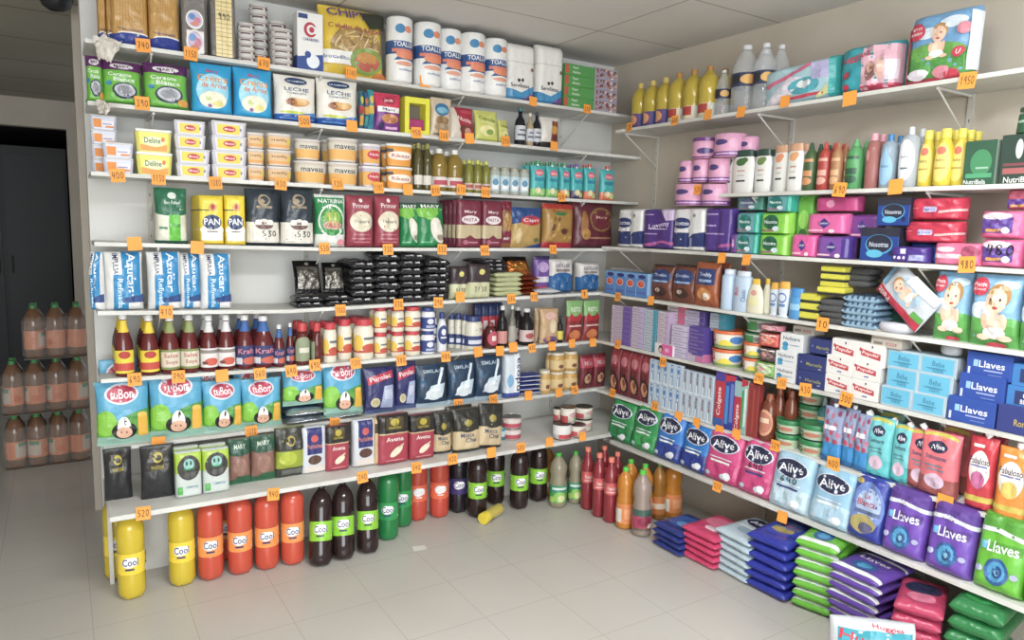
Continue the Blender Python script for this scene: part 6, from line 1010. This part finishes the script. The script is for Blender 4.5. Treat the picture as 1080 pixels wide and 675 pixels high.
row('B', 6, 963, 1004, 457, 'softener_doypack', 'pouch', cor, 'coral softener pouch, front and widest', S6, d=.07, ins=.0)
row('B', 6, 985, 1016, 452, 'softener_doypack', 'pouch', cor, 'coral softener pouch in rear row', S6, d=.05, ins=.10)
tab = lambda c, c2: (lambda w, h, d: bag(w, h, d, c, [Ee(0, .56, .38, .26, 'e6dcd8'), Tt('Fabuloso', 0, .68, .72, .09, '23284a'), Rr(-.3, .6, .3, .62, '5a6aa8'), Ee(0, .42, .26, .12, c2), Rr(-.5, .12, .5, .2, 'c4b04a'), Rr(-.3, .86, .1, .9, 'f0e4e0')], mode='stand', extra=spout('e8e8e8', .1, .012, .026)))
row('B', 6, 1013, 1042, 462, 'floor_cleaner_pouch', 'pouch', tab('c2303f', 'c46a9a'), 'red floor cleaner pouch with white cap', S6, d=.06, ins=.0)
row('B', 6, 1043, 1078, 474, 'floor_cleaner_pouch', 'pouch', tab('e58a2c', 'd9c060'), 'orange floor cleaner pouch with white cap', S6, d=.06, ins=.0)
row('B', 6, 1025, 1052, 460, 'floor_cleaner_pouch', 'pouch', tab('b02c40', 'c46a9a'), 'red floor cleaner pouch in rear row', S6, d=.05, ins=.09)
row('B', 6, 1079, 1112, 486, 'floor_cleaner_pouch', 'pouch', tab('4a2f88', '7a5ac0'), 'violet floor cleaner pouch at the frame edge', S6, d=.06, ins=.0)
# ------------------------------------------------------------------ side wall, lowest shelf: detergent bags
S7 = 'side wall lowest shelf'
def alive(c, c2, wr=''):
    e = [Rr(-.5, 0, .5, .3, c2), Ee(0, .34, .5, .08, c2), Ee(0, .72, .42, .17, 'd4dce8'), Ee(0, .72, .39, .155, '1f2548'), Tt('Alive', 0, .72, .62, .15, 'eef0f6', 5), Rr(-.32, .44, .3, .46, 'dfe4ea'), Rr(-.28, .36, .26, .40, '3a3f7a' if wr else 'dfe8e4'), Ee(.24, .14, .11, .07, 'e6eaee'), Ee(.12, .12, .06, .05, 'cfd8e4'), Ee(-.3, .12, .08, .04, 'b9c8d8')]
    return stand(c, e+([Hh('640', .0, .52, .46, .1)] if wr else []), mode='soft')
for a, b, t, c, c2, wr, l, dsc in [(637, 661, 424, '1f8a48', '187a40', '', 0, 'green detergent bag, nearest the corner'), (662, 687, 429, '1f8a48', '2f9a50', '', 0, 'green detergent bag, beside the blue ones'), (686, 712, 437, '2a78c8', '263f94', '', 0, 'blue detergent bag, beside the green ones'), (713, 741, 449, '2478c4', '22378a', '', 0, 'blue detergent bag, beside the pink ones'), (738, 773, 456, 'cf4a84', 'c43a76', '', 0, 'pink detergent bag without writing'), (774, 808, 466, 'cf4a84', 'c8407c', '640', 0, 'pink detergent bag with written 640'), (806, 846, 480, '9fc4d8', 'b8d0dc', '640', 0, 'pale blue detergent bag with written 640'), (848, 890, 497, '8fbcd8', 'a8c8dc', '', 0, 'pale blue detergent bag beside indigo bag')]:
    row('B', 7, a, b, t, 'detergent_bag', 'detergent bag', alive(c, c2, wr), dsc, S7, d=.09, lean=12, ins=-.012 if a > 800 else 0, group='detergent bags on the lowest shelf')
lbl = stand('2a3a98', [Ee(.0, .5, .46, .4, '6a84c4'), Ee(.05, .55, .34, .25, 'a8bcdc'), Tt('La', 0, .68, .16, .08, 'a8283c'), Tt('Blanca', 0, .57, .5, .1, 'a8283c'), Rr(-.3, .4, .4, .46, '5a6a94'), Ee(0, .25, .35, .14, 'a89a5a'), Ee(.1, .2, .2, .08, '5a5a7a'), Ee(-.3, .88, .12, .04, 'c4a84a')], mode='soft')
row('B', 7, 888, 924, 505, 'detergent_bag', 'detergent bag', lbl, 'indigo detergent bag with gold and white picture', S7, d=.09, lean=12, ins=-.01)
llv = lambda c, c2: stand(c, [Rr(-.5, .74, .5, 1, c2), Pp([(-.5, .73), (-.1, .76), (.5, .7), (.5, .76), (-.1, .82), (-.5, .79)], 'd9dce4'), Pp([(-.34, .5), (.4, .54), (.42, .66), (-.3, .62)], c2), Rr(-.36, .52, -.26, .62, '6ab4e0'), Tt('Llaves', .05, .58, .6, .14, 'eef0f6', 3), Ee(0, .27, .24, .17, '2a5a94'), Ee(0, .27, .18, .13, '4a9ac8'), Ee(.02, .27, .11, .08, '1f4a84'), Ee(.03, .26, .05, .04, '8fc8e4'), Ee(-.33, .26, .07, .04, 'b0b4d8'), Ee(.33, .27, .07, .04, 'b0b4d8')], mode='soft')
row('B', 7, 924, 967, 519, 'detergent_bag', 'detergent bag', llv('6f48b0', '5a3a90'), 'violet detergent bag with swirl, inner', S7, d=.1, lean=10, ins=-.01)
row('B', 7, 970, 1017, 535, 'detergent_bag', 'detergent bag', llv('6f48b0', '5a3a90'), 'violet detergent bag with swirl, outer', S7, d=.1, lean=10, ins=-.01)
row('B', 7, 1020, 1072, 548, 'detergent_bag', 'detergent bag', llv('63b52c', '4f9a2c'), 'lime detergent bag with swirl', S7, d=.1, lean=10, ins=-.005)
row('B', 7, 1074, 1125, 565, 'detergent_bag', 'detergent bag', llv('63b52c', '4f9a2c'), 'lime detergent bag cut by the frame edge', S7, d=.1, lean=10, ins=-.005)
# ------------------------------------------------------------------ soft drinks on the floor
STOOD = []
def on_floor(px, py, w, h, fn, name, label, lean=0, grp='soft drink bottles on the floor', yaw=0, jy=6):
    p = floor_pt(px, py); dirn = Vector((p.x-CAM.x, p.y-CAM.y, 0)).normalized(); c = p+dirn*w*.42
    for _ in range(30):                                            # never stand in a neighbour
        if all((c.x-x)**2+(c.y-y)**2 >= ((w+v)/2+.001)**2 for x, y, v in STOOD): break
        c += dirn*.008
    STOOD.append((c.x, c.y, w))
    if lean is None: lean = max(2, math.degrees(math.asin(clamp((-.425-c.y)/h, 0, .4))))
    key = (name, w, h, id(fn))
    if key not in CACHE: CACHE[key] = fn(w, h, w)
    az = math.atan2(dirn.y, dirn.x)-math.pi/2
    o = build(name, CACHE[key], (c.x, c.y, 0), (math.radians(-lean), 0, math.radians(yaw+R.uniform(-jy, jy)) + az*.5)); tag(o, label, 'bottle', grp); return o
yl = soda('e8cc12', 'f7d820'); og = soda('e2563a', 'f59a4a'); ck = soda('2a1212', '8ccf1e', tc='23284a', prof=COLA); gs = soda('168a44', '1f9a4c', tc='24346c'); gp = soda('1f1420', '3a2a6a', tc='3a2a6a', prof=COLA); orr = soda('dc4e38', 'ee6a44', tc='e0dcd8')
BH = .35
for px, py, f, l in [(140, 633, yl, 'yellow soda bottle at the shelf end, front'), (125, 612, yl, 'yellow soda bottle tucked behind the first'), (193, 619, yl, 'yellow soda bottle beside the orange ones'),
                     (223, 613, og, 'orange soda bottle, first from the yellow one'), (254, 607, og, 'orange soda bottle, second from the yellow one'), (282, 602, og, 'orange soda bottle under the 940 tag'), (309, 597, og, 'orange soda bottle beside the dark colas'),
                     (338, 600, ck, 'dark cola bottle with green label, first of front trio'), (362, 593, ck, 'dark cola bottle with green label, middle of front trio'), (388, 586, ck, 'dark cola bottle with green label, last of front trio'),
                     (240, 592, og, 'orange soda bottle half hidden behind the front ones'),
                     (409, 571, gs, 'emerald soda bottle, front'), (424, 557, gs, 'emerald soda bottle, rear'), (440, 553, orr, 'reddish orange soda bottle, outer'), (463, 547, orr, 'reddish orange soda bottle, inner'),
                     (483, 542, gp, 'black grape soda bottle with violet label'), (503, 547, ck, 'dark cola bottle beside the grape soda'), (522, 533, ck, 'dark cola bottle behind the yellow shaker'), (547, 538, ck, 'dark cola bottle, front of the corner group'), (567, 530, ck, 'dark cola bottle nearest the amber juice')]:
    on_floor(px, py, .104, BH, f, 'soda_bottle', l, lean=None, yaw=-8)
pear = juice('a39a80', '3f9a50', [Rr(-.5, .3, .5, .4, '2f8a78'), Rr(-.3, .34, .3, .38, 'd9e6dc'), Ee(0, .2, .25, .1, '8fc45a'), Ee(.05, .18, .14, .06, 'd9dca0'), Ee(-.3, .16, .12, .06, 'a8cc5a')], '3fae3a')
ambj = juice('a8701c', 'b8703a', [Rr(-.4, .2, .4, .3, 'd9c8b4')], '6a8a3a')
orj = juice('d98a18', 'd98448', [Rr(-.6, .12, -.2, .34, 'e0d9cc'), Rr(-.1, .18, .4, .34, 'e29a6a')], '4fc23a')
pkj = juice('a8968a', 'b03a5c', [Rr(-.5, .32, .5, .42, '3a5a50'), Ee(0, .24, .25, .08, '8a2a44'), Ee(.2, .16, .12, .05, 'd9ccc4'), Rr(-.4, .1, .4, .14, '6a5a4a')], '4fc23a')
FR = [(.85, 0), (1, .03), (1, .40), (.94, .43), (.94, .62), (1, .66), (.85, .76), (.5, .86), (.38, .91), (.36, .94)]
fr = lambda w, h, d: bottle(w, h, d, FR, 'a02c38', 'liquid', (.42, .93, .42, 1, 'e8806a'), [Rr(-1, .44, 1, .62, 'd05a5c'), Tt('Frescolita', 0, .54, .5, .06, 'f0dcd8'), Rr(-.3, .47, .2, .49, 'f0c0b8')], 'film')
for px, py, w, h, f, l in [(588, 536, .1, .30, pear, 'pale pear juice bottle with green cap, outer'), (606, 532, .085, .295, pear, 'pale pear juice bottle with green cap, inner'), (576, 527, .095, .29, ambj, 'amber juice bottle behind the pear juice'),
                           (619, 538, .072, .345, fr, 'red soda bottle with coral cap, nearest the corner'), (631, 546, .072, .345, fr, 'red soda bottle with coral cap, middle'), (643, 552, .074, .345, fr, 'red soda bottle with coral cap, outer'), (636, 528, .07, .31, fr, 'red soda bottle with coral cap, rear row inner'), (650, 536, .07, .31, fr, 'red soda bottle with coral cap, rear row outer'),
                           (658, 559, .09, .32, orj, 'orange juice bottle with green cap, front'), (664, 545, .085, .305, orj, 'orange juice bottle with green cap, rear'), (679, 551, .09, .305, orj, 'orange juice bottle behind the pink label'),
                           (676, 567, .1, .335, pkj, 'cloudy juice bottle with pink label'), (694, 549, .075, .305, ambj, 'dark amber juice bottle with cream label'), (708, 552, .105, .308, orj, 'large orange juice bottle beside the powder bags')]:
    on_floor(px, py, w, h, f, 'juice_bottle' if f is not fr else 'red_soda_bottle', l, lean=3)
# yellow shaker lying on the floor
p = floor_pt(511, 552); q = floor_pt(528, 541); a_ = math.atan2(q.y-p.y, q.x-p.x)
shk = lambda w, h, d: bottle(w, h, d, [(.95, 0), (1, .03), (1, .8), (.95, .82)], 'c9b84a', 'plastic', (1.06, .80, 1.06, 1, 'e8d020'), [Rr(-1, .1, 1, .7, 'c4b04a'), Rr(-.4, .2, .4, .5, 'd9d4c4'), Rr(-.2, .55, .4, .66, '8a4a4a')], 'paper')
o = build('powder_shaker', shk(.058, .17, .058), (0, 0, 0), (0, 0, 0)); dv = Vector((p.x-q.x, p.y-q.y, 0)).normalized()
o.rotation_euler = dv.to_track_quat('Z', 'Y').to_euler(); o.location = Vector((p.x, p.y, .031))-dv*.15; tag(o, 'yellow shaker can lying on the floor before the colas', 'container')
p = floor_pt(441, 579); m = MB().add([(-.03, -.02, .001), (.035, -.03, .003), (.045, .02, .001), (-.02, .03, .004), (-.03, -.02, .0018), (.035, -.03, .0038), (.045, .02, .0018), (-.02, .03, .0048)], [(3, 2, 1, 0), (4, 5, 6, 7), (0, 1, 5, 4), (1, 2, 6, 5), (2, 3, 7, 6), (3, 0, 4, 7)], mat('dedbd2', 'paper'))
o = ob('paper_scrap', m.mesh('paper_scrap'), None, (p.x, p.y, 0)); tag(o, 'small white paper scrap on the tiles before green bottles', 'paper')
# ------------------------------------------------------------------ powder bags piled on the floor
def floor_pile(pxa, pya, pxb, pyb, top, n, name, cat, fn, desc, where, ln=.2, dirn=None, jit=.008, yawj=3.5, grp=None):
    """front-bottom edge from a to b in the picture; bags stacked n high, reaching back from that edge"""
    A = floor_pt(pxa, pya); B = floor_pt(pxb, pyb); w = (B-A).length; c = (A+B)/2
    ax = (B-A).normalized(); back = Vector((-ax.y, ax.x, 0))
    if back.dot(c-CAM) < 0: back = -back
    hh = min(.305, solve(c, (0, 0, 1), py=top)); t = hh/n; me = fn(w*.95, ln, t*.99); rz = math.atan2(ax.y, ax.x)
    for i in range(n):
        l = c+back*(R.uniform(0, jit))+ax*R.uniform(-jit, jit)*.6
        o = build(name, me, (l.x, l.y, t*.5+i*t), (0, 0, 0)); o.rotation_euler = (Matrix.Rotation(rz+math.radians(R.uniform(-yawj, yawj)), 3, 'Z')@Matrix.Rotation(math.radians(-90+R.uniform(-1, 1)), 3, 'X')).to_euler()
        tag(o, f'{desc}, {lvn(i, n)} of floor pile', cat, grp or f'{name.replace("_", " ")}s piled on the floor')
def fb(base, e, seal=None): return lambda w, h, d: bag(w, h, d, base, e, mode='soft', seal=seal, seed=len(base))
floor_pile(686, 573, 716, 590, 556, 4, 'navy_detergent_bag', 'detergent bag', fb('20307a', [Ee(0, .5, .4, .3, '2f5aa8'), Ee(.1, .4, .2, .12, '6a9ad0')]), 'navy detergent bag beside the juice bottles', '', ln=.24)
floor_pile(716, 585, 752, 605, 560, 5, 'pink_detergent_bag', 'detergent bag', fb('cc3a68', [Ee(0, .6, .4, .2, 'd9708f'), Ee(.1, .3, .2, .1, 'e8c4d0')]), 'crimson pink detergent bag', '', ln=.26)
floor_pile(749, 597, 787, 619, 563, 6, 'pale_detergent_bag', 'detergent bag', fb('b4c8d2', [Ee(0, .7, .38, .16, '1f2548'), Tt('Alive', 0, .7, .56, .12, 'eef0f6'), Ee(.1, .3, .3, .1, '8fa8ba'), Rr(-.4, .4, .4, .46, 'd9e0e4')]), 'pale blue detergent bag', '', ln=.28)
floor_pile(783, 617, 826, 639, 567, 6, 'royal_blue_detergent_bag', 'detergent bag', fb('23309a', [Ee(0, .5, .42, .3, '2c3fb0'), Ee(0, .55, .3, .2, '5f78b8'), Ee(0, .4, .26, .1, 'a89a5a'), Tt('Blanca', 0, .6, .4, .1, 'a8283c')]), 'royal blue detergent bag', '', ln=.3)
lg = [Rr(-.5, .74, .5, .8, 'dfe3e0'), Tt('Llaves', 0, .6, .6, .12, 'eef0f6'), Ee(0, .3, .24, .16, '2a5a94'), Ee(0, .3, .14, .1, '4a9ac8'), Rr(-.5, .03, .5, .11, 'dfe3e0')]
floor_pile(832, 639, 878, 656, 571, 7, 'lime_detergent_bag', 'detergent bag', fb('62b42a', lg), 'lime green detergent bag', '', ln=.3)
floor_pile(868, 656, 920, 685, 602, 7, 'violet_detergent_bag', 'detergent bag', fb('5f3fa0', lg), 'violet detergent bag', '', ln=.25)
floor_pile(935, 700, 990, 718, 640, 5, 'crimson_detergent_bag', 'detergent bag', fb('b8345c', [Ee(0, .6, .38, .2, '1f2548'), Ee(0, .3, .3, .14, 'd0708c')]), 'crimson detergent bag', '', ln=.25)
floor_pile(990, 712, 1050, 738, 640, 5, 'green_detergent_bag', 'detergent bag', fb('1f7a3f', [Ee(0, .65, .38, .16, '1f2548'), Ee(0, .3, .36, .16, '2f9a50')]), 'dark green detergent bag', '', ln=.28)
floor_pile(925, 664, 948, 676, 628, 3, 'blue_powder_bag', 'detergent bag', fb('2c3f98', [Ee(0, .5, .3, .25, '8a8a6a'), Ee(0, .5, .2, .15, '5f78b8')]), 'small royal blue bag behind the violet pile', '', ln=.2)
# clear-wrapped diaper pack in front of the piles
p = floor_pt(918, 733); hg = stand('d4d9de', [Rr(-.44, .08, .42, .9, '2f9cae'), Ee(.05, .5, .34, .3, '7fc4d0'), Tt('Huggies', -.06, .74, .74, .17, 'cf2c44', -10), Tt('Huggies', .14, .93, .36, .06, 'c8304a', -4), Ee(.22, .45, .2, .18, 'e4b8a8'), Ee(.22, .5, .14, .1, 'eccab8')], mode='soft')
o = build('wrapped_diaper_pack', hg(.27, .25, .11), (p.x, p.y, 0), (math.radians(-12), 0, math.radians(-42))); tag(o, 'turquoise diaper pack in clear wrap before the floor piles', 'diaper pack')
# ------------------------------------------------------------------ shrink-wrapped drink packs in the passage
PK = [(.8, 0), (1, .03), (1, .62), (.93, .76), (.5, .9), (.3, .925), (.3, .94)]
def dbottle(w, h): return bottle(w, h, w, PK, '8a6246', 'liquid', (.34, .93, .34, 1, '3c8a4a'), [Rr(-1, .18, 1, .52, 'd8855c'), Rr(-.3, .22, .2, .48, 'c9b8a8'), Ee(.4, .3, .12, .06, 'cf6a3a'), Rr(-.2, .42, .15, .5, '5a8a6a')], 'film')
db = dbottle(.108, .325)
def drink_pack(x, y, z, n, label):
    w = .112; e = ob('drink_pack', MB().box((-n*w/2, -w*1.0, 0), (n*w/2, w*1.0, .002), mat('8a8078', 'film')).mesh('drink_pack'), None, (x, y, z)); tag(e, label, 'bottle pack', 'shrink-wrapped drink packs in the passage')
    for j in range(2):
        for i in range(n):
            o = build('bottle', db, (-n*w/2+w*(i+.5), -w*.5+w*j, .0025), (0, 0, R.uniform(0, 6))); o.parent = e
    m = MB(); r = .004; X = n*w/2+r; Y = w+r
    m.rbox(2*X, .25, 2*Y, mat('e8e4de', 'wrap'), .02, .004); o = ob('shrink_wrap', m.mesh('shrink_wrap'), e)
    mm = [x_ for x_ in o.data.materials][0]
xb = -3.08
drink_pack(xb, 1.66, 0, 4, 'lowest shrink-wrapped pack of amber drinks in the passage')
drink_pack(xb+.005, 1.66, .335, 4, 'middle shrink-wrapped pack of amber drinks in the passage')
drink_pack(xb+.07, 1.66, .67, 3, 'topmost and smallest shrink-wrapped pack of amber drinks')
# ------------------------------------------------------------------ orange price tags
TAGM = 'f99f28'
def price_tag(px, py, txt, near, wall, k, size=.044, col=TAGM, tilt=None):
    dp = dep(wall, k)+.0035
    if wall == 'A': P0 = (0, -dp, zsh('A', k, -1.5)); s = solve(P0, (1, 0, 0), px=px); z = zsh('A', k, s); z += solve((s, -dp, z), (0, 0, 1), py=py); loc = (s, -dp, z); rz = 0
    else: P0 = (-dp, 0, zsh('B', k, 0)); s = solve(P0, (0, -1, 0), px=px); z = zsh('B', k, s); z += solve((-dp, -s, z), (0, 0, 1), py=py); loc = (-dp, -s, z); rz = -math.pi/2
    n = 5; V = []
    for j in range(n):
        for i in range(n):
            u, v = i/(n-1)-.5, j/(n-1)-.5; V.append((u*size, -.0035*(abs(v-.5))**2*2-.001, v*size*1.02))
    Fc = [(j*n+i, j*n+i+1, (j+1)*n+i+1, (j+1)*n+i) for j in range(n-1) for i in range(n-1)]
    V += [(x, y+.0007, z_) for x, y, z_ in V]; Fc += [tuple(q+25 for q in f[::-1]) for f in Fc]
    Fc += [(i, i+1, i+26, i+25)[::-1] for i in range(4)]+[(20+i, 21+i, 46+i, 45+i) for i in range(4)]
    o = ob('price_tag', mesh('price_tag', V, Fc, [mat(col, 'paper')]), None, loc)
    t = tilt if tilt is not None else R.uniform(-5, 5)
    o.rotation_euler = (Matrix.Rotation(rz+math.radians(R.uniform(-4, 4)), 3, 'Z')@Matrix.Rotation(math.radians(t), 3, 'Y')).to_euler()
    if txt:
        mb = MB(); S = lambda u, v, of: (u*size, -.0035*(abs(v-.5))**2*2-.001-of, v*size*1.02)
        art(mb, [('H', txt, 0, 0, .84, .5, '3a2a1a')], S, size, size, 'paper', o0=.0006); ob('handwritten_price', mb.mesh('handwritten_price'), o)
    tag(o, ('orange price tag reading '+txt if txt else 'blank orange price tag')+' '+near, 'price tag', 'orange price tags on the shelf edges')
TG = [
 (151, 48, '740', 'under the spaghetti', 'A', 1), (201, 57, '1150', 'under the wafer sleeve', 'A', 1), (278, 67, '670', 'under the small cans', 'A', 1), (370, 77, '1140', 'under the yellow noodle bag', 'A', 1), (448, 86, '', 'under the kitchen towels', 'A', 1), (562, 107, '', 'under the napkin packs', 'A', 1), (619, 115, '310', 'under the green foil cartons', 'A', 1),
 (150, 109, '390', 'under the green bean bags', 'A', 2), (321, 128, '500', 'under the white milk bags', 'A', 2), (371, 133, '', 'at the end of the milk bags', 'A', 2), (439, 140, '950', 'under the yellow frame box', 'A', 2), (468, 143, '260', 'under the beige biscuits', 'A', 2), (495, 146, '', 'under the dark red snack', 'A', 2), (533, 149, '210', 'under the small lime snack', 'A', 2), (584, 154, '', 'under the chocolate drink bag', 'A', 2),
 (124, 185, '400', 'under the square tubs', 'A', 3), (167, 188, '1130', 'under the yellow tubs', 'A', 3), (227, 193, '1080', 'under the clear tubs', 'A', 3), (296, 194, '430', 'under the round tubs', 'A', 3), (356, 194, '720', 'under the largest round tubs', 'A', 3), (399, 198, '1185', 'under the lilac tubs', 'A', 3), (430, 200, '', 'under the cheese spread', 'A', 3), (459, 201, '810', 'under the dark oil', 'A', 3), (486, 200, '610', 'under the amber oil', 'A', 3), (512, 203, '410', 'under the lime-capped bottles', 'A', 3), (592, 208, '50', 'under the fruit pouches', 'A', 3),
 (142, 257, '', 'on the empty part left of rice', 'A', 4), (208, 261, '', 'under the yellow flour', 'A', 4), (342, 262, '530', 'under the natural grain bag', 'A', 4), (409, 263, '730', 'under the red rice bags', 'A', 4), (466, 263, '530', 'under the shiny green sack', 'A', 4), (511, 264, '400', 'under the maroon pasta', 'A', 4), (583, 263, '330', 'under the curly pasta', 'A', 4),
 (175, 329, '410', 'under the sugar', 'A', 5), (359, 327, '1060', 'under the leaning coffee bags', 'A', 5), (420, 321, '770', 'under the coffee piles', 'A', 5), (462, 319, '290', 'under the last coffee pile', 'A', 5), (539, 315, '580', 'under the pale packets', 'A', 5), (563, 313, '430', 'under the orange packets', 'A', 5), (616, 310, '1', 'above the green sauce bags', 'A', 5), (485, 313, '', 'under the brown-topped bags', 'A', 5),
 (142, 400, '690', 'under the yellow ketchup', 'A', 6), (188, 397, '790', 'under the olive label sauce', 'A', 6), (234, 396, '', 'under the tomato sauce', 'A', 6), (274, 394, '560', 'under the blue ketchup', 'A', 6), (307, 391, '640', 'under the short ketchup', 'A', 6), (332, 385, '690', 'under the red lidded jars', 'A', 6), (375, 383, '1370', 'under the big mayonnaise', 'A', 6), (423, 380, '780', 'under the small mayonnaise', 'A', 6), (470, 376, '480', 'under the blue squeeze bottles', 'A', 6), (504, 371, '', 'under the large cream jar', 'A', 6), (527, 370, '', 'under the squeeze sauce', 'A', 6), (541, 366, '', 'under the grey sauce bottle', 'A', 6), (561, 367, '470', 'under the wide black bottle', 'A', 6), (582, 365, '', 'under the tan pouch', 'A', 6), (603, 362, '', 'under the outer sauce bag', 'A', 6), (625, 361, '', 'under the inner sauce bag', 'A', 6),
 (167, 467, '', 'above the black bags', 'A', 7), (265, 455, '1070', 'above the brown bean bags', 'A', 7), (353, 446, '1050', 'above the small oat bag', 'A', 7), (483, 426, '570', 'under the navy milk bags', 'A', 7), (520, 421, '740', 'above the slumping bag', 'A', 7), (557, 417, '', 'over the empty shelf', 'A', 7), (589, 414, '', 'under the golden jars', 'A', 7), (606, 411, '5', 'beside the golden jars', 'A', 7),
 (151, 541, '520', 'above the yellow soda', 'A', 8), (288, 521, '940', 'above the orange soda', 'A', 8), (382, 503, '340', 'above the dark colas', 'A', 8), (439, 493, '540', 'under the large oat bags', 'A', 8), (477, 484, '420', 'above the grape soda', 'A', 8), (518, 477, '', 'under the slumping bag', 'A', 8), (549, 472, '680', 'under the tuna cans', 'A', 8), (579, 466, '', 'above the amber juice', 'A', 8), (614, 460, '', 'under the vegetable cans', 'A', 8),
 (664, 134, '3', 'under the small oil bottles', 'B', 1), (712, 127, '500', 'under the large oil bottles', 'B', 1), (747, 121, '', 'under the last oil bottle', 'B', 1), (782, 118, '', 'under the large water bottles', 'B', 1), (828, 107, '', 'under the lying diaper pack', 'B', 1), (897, 104, '', 'under the teal diaper pack', 'B', 1), (1021, 85, '1950', 'under the tall baby bag', 'B', 1),
 (732, 200, '120', 'on the pink rolls', 'B', 3), (886, 200, '690', 'under the bright green bottle', 'B', 2), (945, 197, '', 'under the baby cologne', 'B', 2),
 (762, 272, '', 'under the purple paper', 'B', 3), (788, 274, '', 'under the teal pads', 'B', 3), (1020, 279, '980', 'under the pink wipes', 'B', 3),
 (652, 313, '35', 'under the small blue boxes', 'B', 4), (687, 317, '', 'under the cocoa bags', 'B', 4), (868, 342, '10', 'under the grey scourers', 'B', 4),
 (652, 363, '61', 'under the violet soap', 'B', 5), (700, 382, '80', 'under the portrait pack', 'B', 5), (801, 399, '290', 'under the green soap', 'B', 5), (825, 404, '-130', 'under the white soap boxes', 'B', 5), (850, 411, '430', 'under the navy soap', 'B', 5), (893, 421, '300', 'under the white laundry soap', 'B', 5),
 (646, 414, '50', 'under the dark red cocoa', 'B', 6), (691, 428, '70', 'under the blue toothbrushes', 'B', 6), (716, 439, '', 'between the toothbrush packs', 'B', 6), (735, 446, '', 'under the clear toothbrushes', 'B', 6), (759, 454, '', 'under the red toothpaste', 'B', 6), (777, 458, '', 'under the green toothbrush', 'B', 6), (818, 470, '529', 'under the dish paste', 'B', 6), (879, 489, '400', 'under the floral pouches', 'B', 6), (997, 530, '', 'under the coral pouches', 'B', 6),
 (757, 513, '537', 'under the pink detergent', 'B', 7), (826, 545, '', 'under the pale blue detergent', 'B', 7)]
for t in TG: price_tag(*t[:6], size=.052 if t[0] < 560 else .048 if t[0] < 850 else .056)
